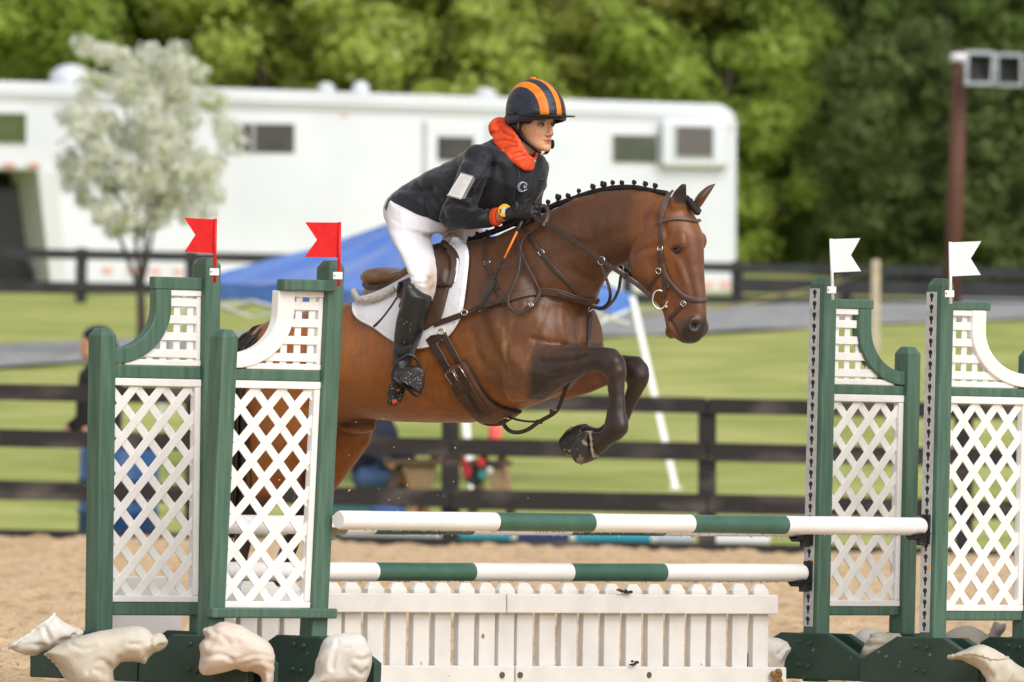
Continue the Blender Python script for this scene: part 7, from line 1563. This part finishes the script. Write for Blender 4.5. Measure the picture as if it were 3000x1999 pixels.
def conifer(u, Y, H, sp, cols, seed, label, n=46000, size=.062):
    g = random.Random(seed); B = ground_at(u, Y); r = root('conifer_tree', label, 'tree', B, 'evergreens on the right')
    mb = MB(); mb.tube([B-ZD*.3, B+ZD*H*.5, B+ZD*H], [.20, .12, .02], 10); C, Rr = [], []
    for k in range(46):
        h = .03 + .95*(k/46); l = sp*(1-h)**.8*g.uniform(.75, 1.1)
        for q in range(3):
            a = g.uniform(0, 6.28); t = Vector((math.cos(a)*l, math.sin(a)*l, H*h - .25*l)); 
            if q == 0: mb.tube([B+ZD*H*h, B+t], [.04, .01], 5)
            for f in (.4, .75, 1.0): C.append(tuple(t*f + ZD*(H*h*(1-f)))); Rr.append(.22+.30*l*.5)
    obj('trunk', mb, m_bark, r, smooth=True); me = leaf_cloud('crown', C, Rr, n, size, cols, seed, .6, .3, .12, True); me.transform(Matrix.Translation(B)); obj('crown', me, m_leaf, r, fix=False); return r
broad(-60, 214, 15, 3.4, MID, 11, 'mid green tree at the left edge above the trailer nose')
broad(330, 228, 17, 3.6, DRK, 12, 'dark green tree above the flowering white tree')
broad(650, 216, 15, 3.3, MID, 13, 'green tree right of the flowering tree above the trailer roof')
broad(1000, 212, 13.5, 3.3, YEL, 14, 'bright yellow green tree above the blue canopy and trailer roof vents')
broad(1340, 214, 14, 3.0, YEL, 15, 'bright yellow green tree directly behind the rider')
broad(1660, 220, 15, 3.1, OLV, 16, 'olive green tree to the right of the rider above the trailer')
broad(1930, 216, 13, 2.7, MID, 17, 'mid green tree above the right end of the trailer')
for (u_, Y_, H_, s_, c_, k_, lb_) in ((140, 207, 9.6, 2.3, MID, 51, 'rounded mid green tree top just above the satellite dome'), (560, 208, 9.2, 2.1, DRK, 52, 'deep green tree top between flowering tree and red flags'), (800, 206, 9.8, 2.3, YEL, 53, 'lime green tree top left of the two roof vents'), (1160, 206, 9.6, 2.3, YEL, 54, 'lime green tree top above the roof vents and left of the helmet'), (1500, 207, 9.4, 2.1, YEL, 55, 'lime green tree top directly above the helmet'), (1790, 207, 9.0, 2.0, OLV, 56, 'olive tree top above the trailer window right of the rider'), (2060, 206, 8.8, 2.0, MID, 57, 'dull green tree top above the louvred box of the trailer')):
    broad(u_, Y_, H_, s_, c_, k_, lb_, 46000, .062)
broad(500, 252, 14, 4.6, DRK, 18, 'tall dark tree standing far back at left', 40000, .085)
broad(1180, 256, 14, 4.6, OLV, 19, 'tall olive tree standing far back in the middle', 40000, .085)
broad(1800, 250, 14, 4.4, DRK, 20, 'tall dark tree standing far back right of the rider', 40000, .085)
conifer(2280, 224, 16, 3.0, DRK, 21, 'dark evergreen just right of the trailer end')
conifer(2560, 212, 12, 2.3, CON, 22, 'grey green evergreen behind the wooden stake')
conifer(2740, 204, 9.5, 2.0, ((.14, .21, .05), (.22, .29, .08), (.28, .33, .12)), 23, 'lighter young evergreen left of the utility pole')
conifer(2990, 212, 15, 2.8, CON, 24, 'tall evergreen behind the horn speakers at right')
conifer(2430, 246, 21, 3.8, DRK, 25, 'tall dark evergreen far back at right', 40000, .085)
conifer(2830, 250, 22, 4.0, DRK, 26, 'tall dark evergreen farthest right in the wood', 40000, .085)
broad(2150, 208, 7.5, 1.9, DRK, 27, 'low dark bushy tree beside the trailer rear corner', 24000, .05, .0)
broad(2620, 196, 4.2, 1.5, CON, 28, 'low dark green bush behind the far fence right of the trailer', 20000, .045, .0)
broad(2920, 195, 3.6, 1.4, CON, 29, 'low dark green bush at the right edge behind the far fence', 20000, .045, .0)
# the wood behind reads as one dark mass
g_ = np.random.default_rng(5)
for nm_, xa, xb, cl_, nn_ in (('woodland', -30, 11, ((.34, .45, .07), (.50, .56, .14), (.56, .58, .22)), 110000), ('evergreen_woodland', 11, 30, ((.07, .11, .025), (.12, .165, .045), (.16, .19, .065)), 60000)):
    C = []
    for k in range(int(9*(xb-xa))): x = g_.uniform(xa, xb); y = g_.uniform(238, 258); C.append((x, y, float(gz(x, y)) + g_.uniform(.5, 15)))
    me = leaf_cloud(nm_, C, g_.uniform(1.1, 2.2, len(C)), nn_, .085, cl_, 31, .8, inner=.12)
    tag(obj(nm_, me, m_leaf, fix=False), kind='stuff')
# flowering dogwood in front of the trailer
BL = at(412, 1040, 149); BL.z = float(gz(BL.x, 149))
bl = root('flowering_tree', 'small white flowering tree with a thin forked trunk in front of the trailer', 'tree', BL)
def bq(u, v, dy=0): return at(u, v, 149+dy)
mb = MB(); K = bq(412, 850); mb.tube([BL-ZD*.1, bq(415, 950), K], [.062, .056, .050], 10)
tips = []
stems = [[(412, 850, 0), (400, 740, .05), (398, 640, .1), (385, 520, .1), (372, 380, .1), (365, 230, 0)], [(412, 850, 0), (440, 720, -.1), (462, 600, -.2), (490, 480, -.2), (520, 330, -.2)], [(410, 860, 0), (360, 720, .1), (322, 620, .2), (290, 500, .2), (262, 400, .2)], [(412, 840, 0), (430, 650, .3), (440, 450, .35), (450, 300, .3), (440, 190, .2)], [(400, 700, .05), (470, 640, .4), (560, 560, .5), (620, 480, .5)], [(398, 640, .1), (330, 560, -.4), (250, 500, -.5), (210, 440, -.5)]]
for s_ in stems:
    P = catmull([bq(a, b, c) for a, b, c in s_], n=4); mb.tube(P, list(np.linspace(.030, .007, len(P))), 7); tips += P[5:]
gg = random.Random(9)
for k in range(70):
    p = gg.choice(tips); q = p + Vector((gg.gauss(0, .22), gg.gauss(0, .22), gg.uniform(-.02, .25))); mb.tube([p, q], [.007, .003], 5); tips.append(q)
obj('trunk', mb, m_barkd, bl, smooth=True)
cen = []; 
for k in range(230):
    u = gg.gauss(430, 140); v = gg.uniform(150, 665); lim = 262*math.sin(math.pi*min(1, max(.06, (v-95)/640)))**.55
    if abs(u-430) < lim: cen.append(tuple(bq(u, v, gg.uniform(-.8, .8))))
C = [tuple(t) for t in tips[::2]] + cen; C = [c for c in C if px(c)[1] < 685]; hol = vnoise(np.array(C)*2.6, 15); C = [c for c, h_ in zip(C, hol) if h_ > -.28]
me = leaf_cloud('blossom', C, [gg.uniform(.08, .21) for _ in C], 12500, .042, ((.92, .92, .88), (.90, .90, .83), (.82, .84, .62)), 41, .9, .72, inner=.0)
obj('blossom', me, m_blos, bl, fix=False)
me = leaf_cloud('leaves', C, [gg.uniform(.06, .2) for _ in C], 2200, .036, ((.36, .44, .08), (.48, .50, .18)), 42, .9, .2, inner=.0); obj('leaves', me, m_leaf, bl, fix=False)
# sand kicked up by the hooves
mb = MB(); ax = random.Random(3)
for k in range(70):
    u = ax.choice((ax.gauss(1060, 170), ax.gauss(1250, 240), ax.uniform(0, 500))); v = ax.gauss(1450, 110) if u > 500 else ax.uniform(1250, 1800); c = at(u, v, ax.uniform(50.4, 52)); r_ = ax.uniform(.0012, .0035)
    mb.ball(c, r_, r_, r_*ax.uniform(.6, 1.3), None, 5, 4)
tag(obj('flying_sand', mb, mat('sand_grain', (.62, .47, .30), rough=.9), fix=False), kind='stuff')
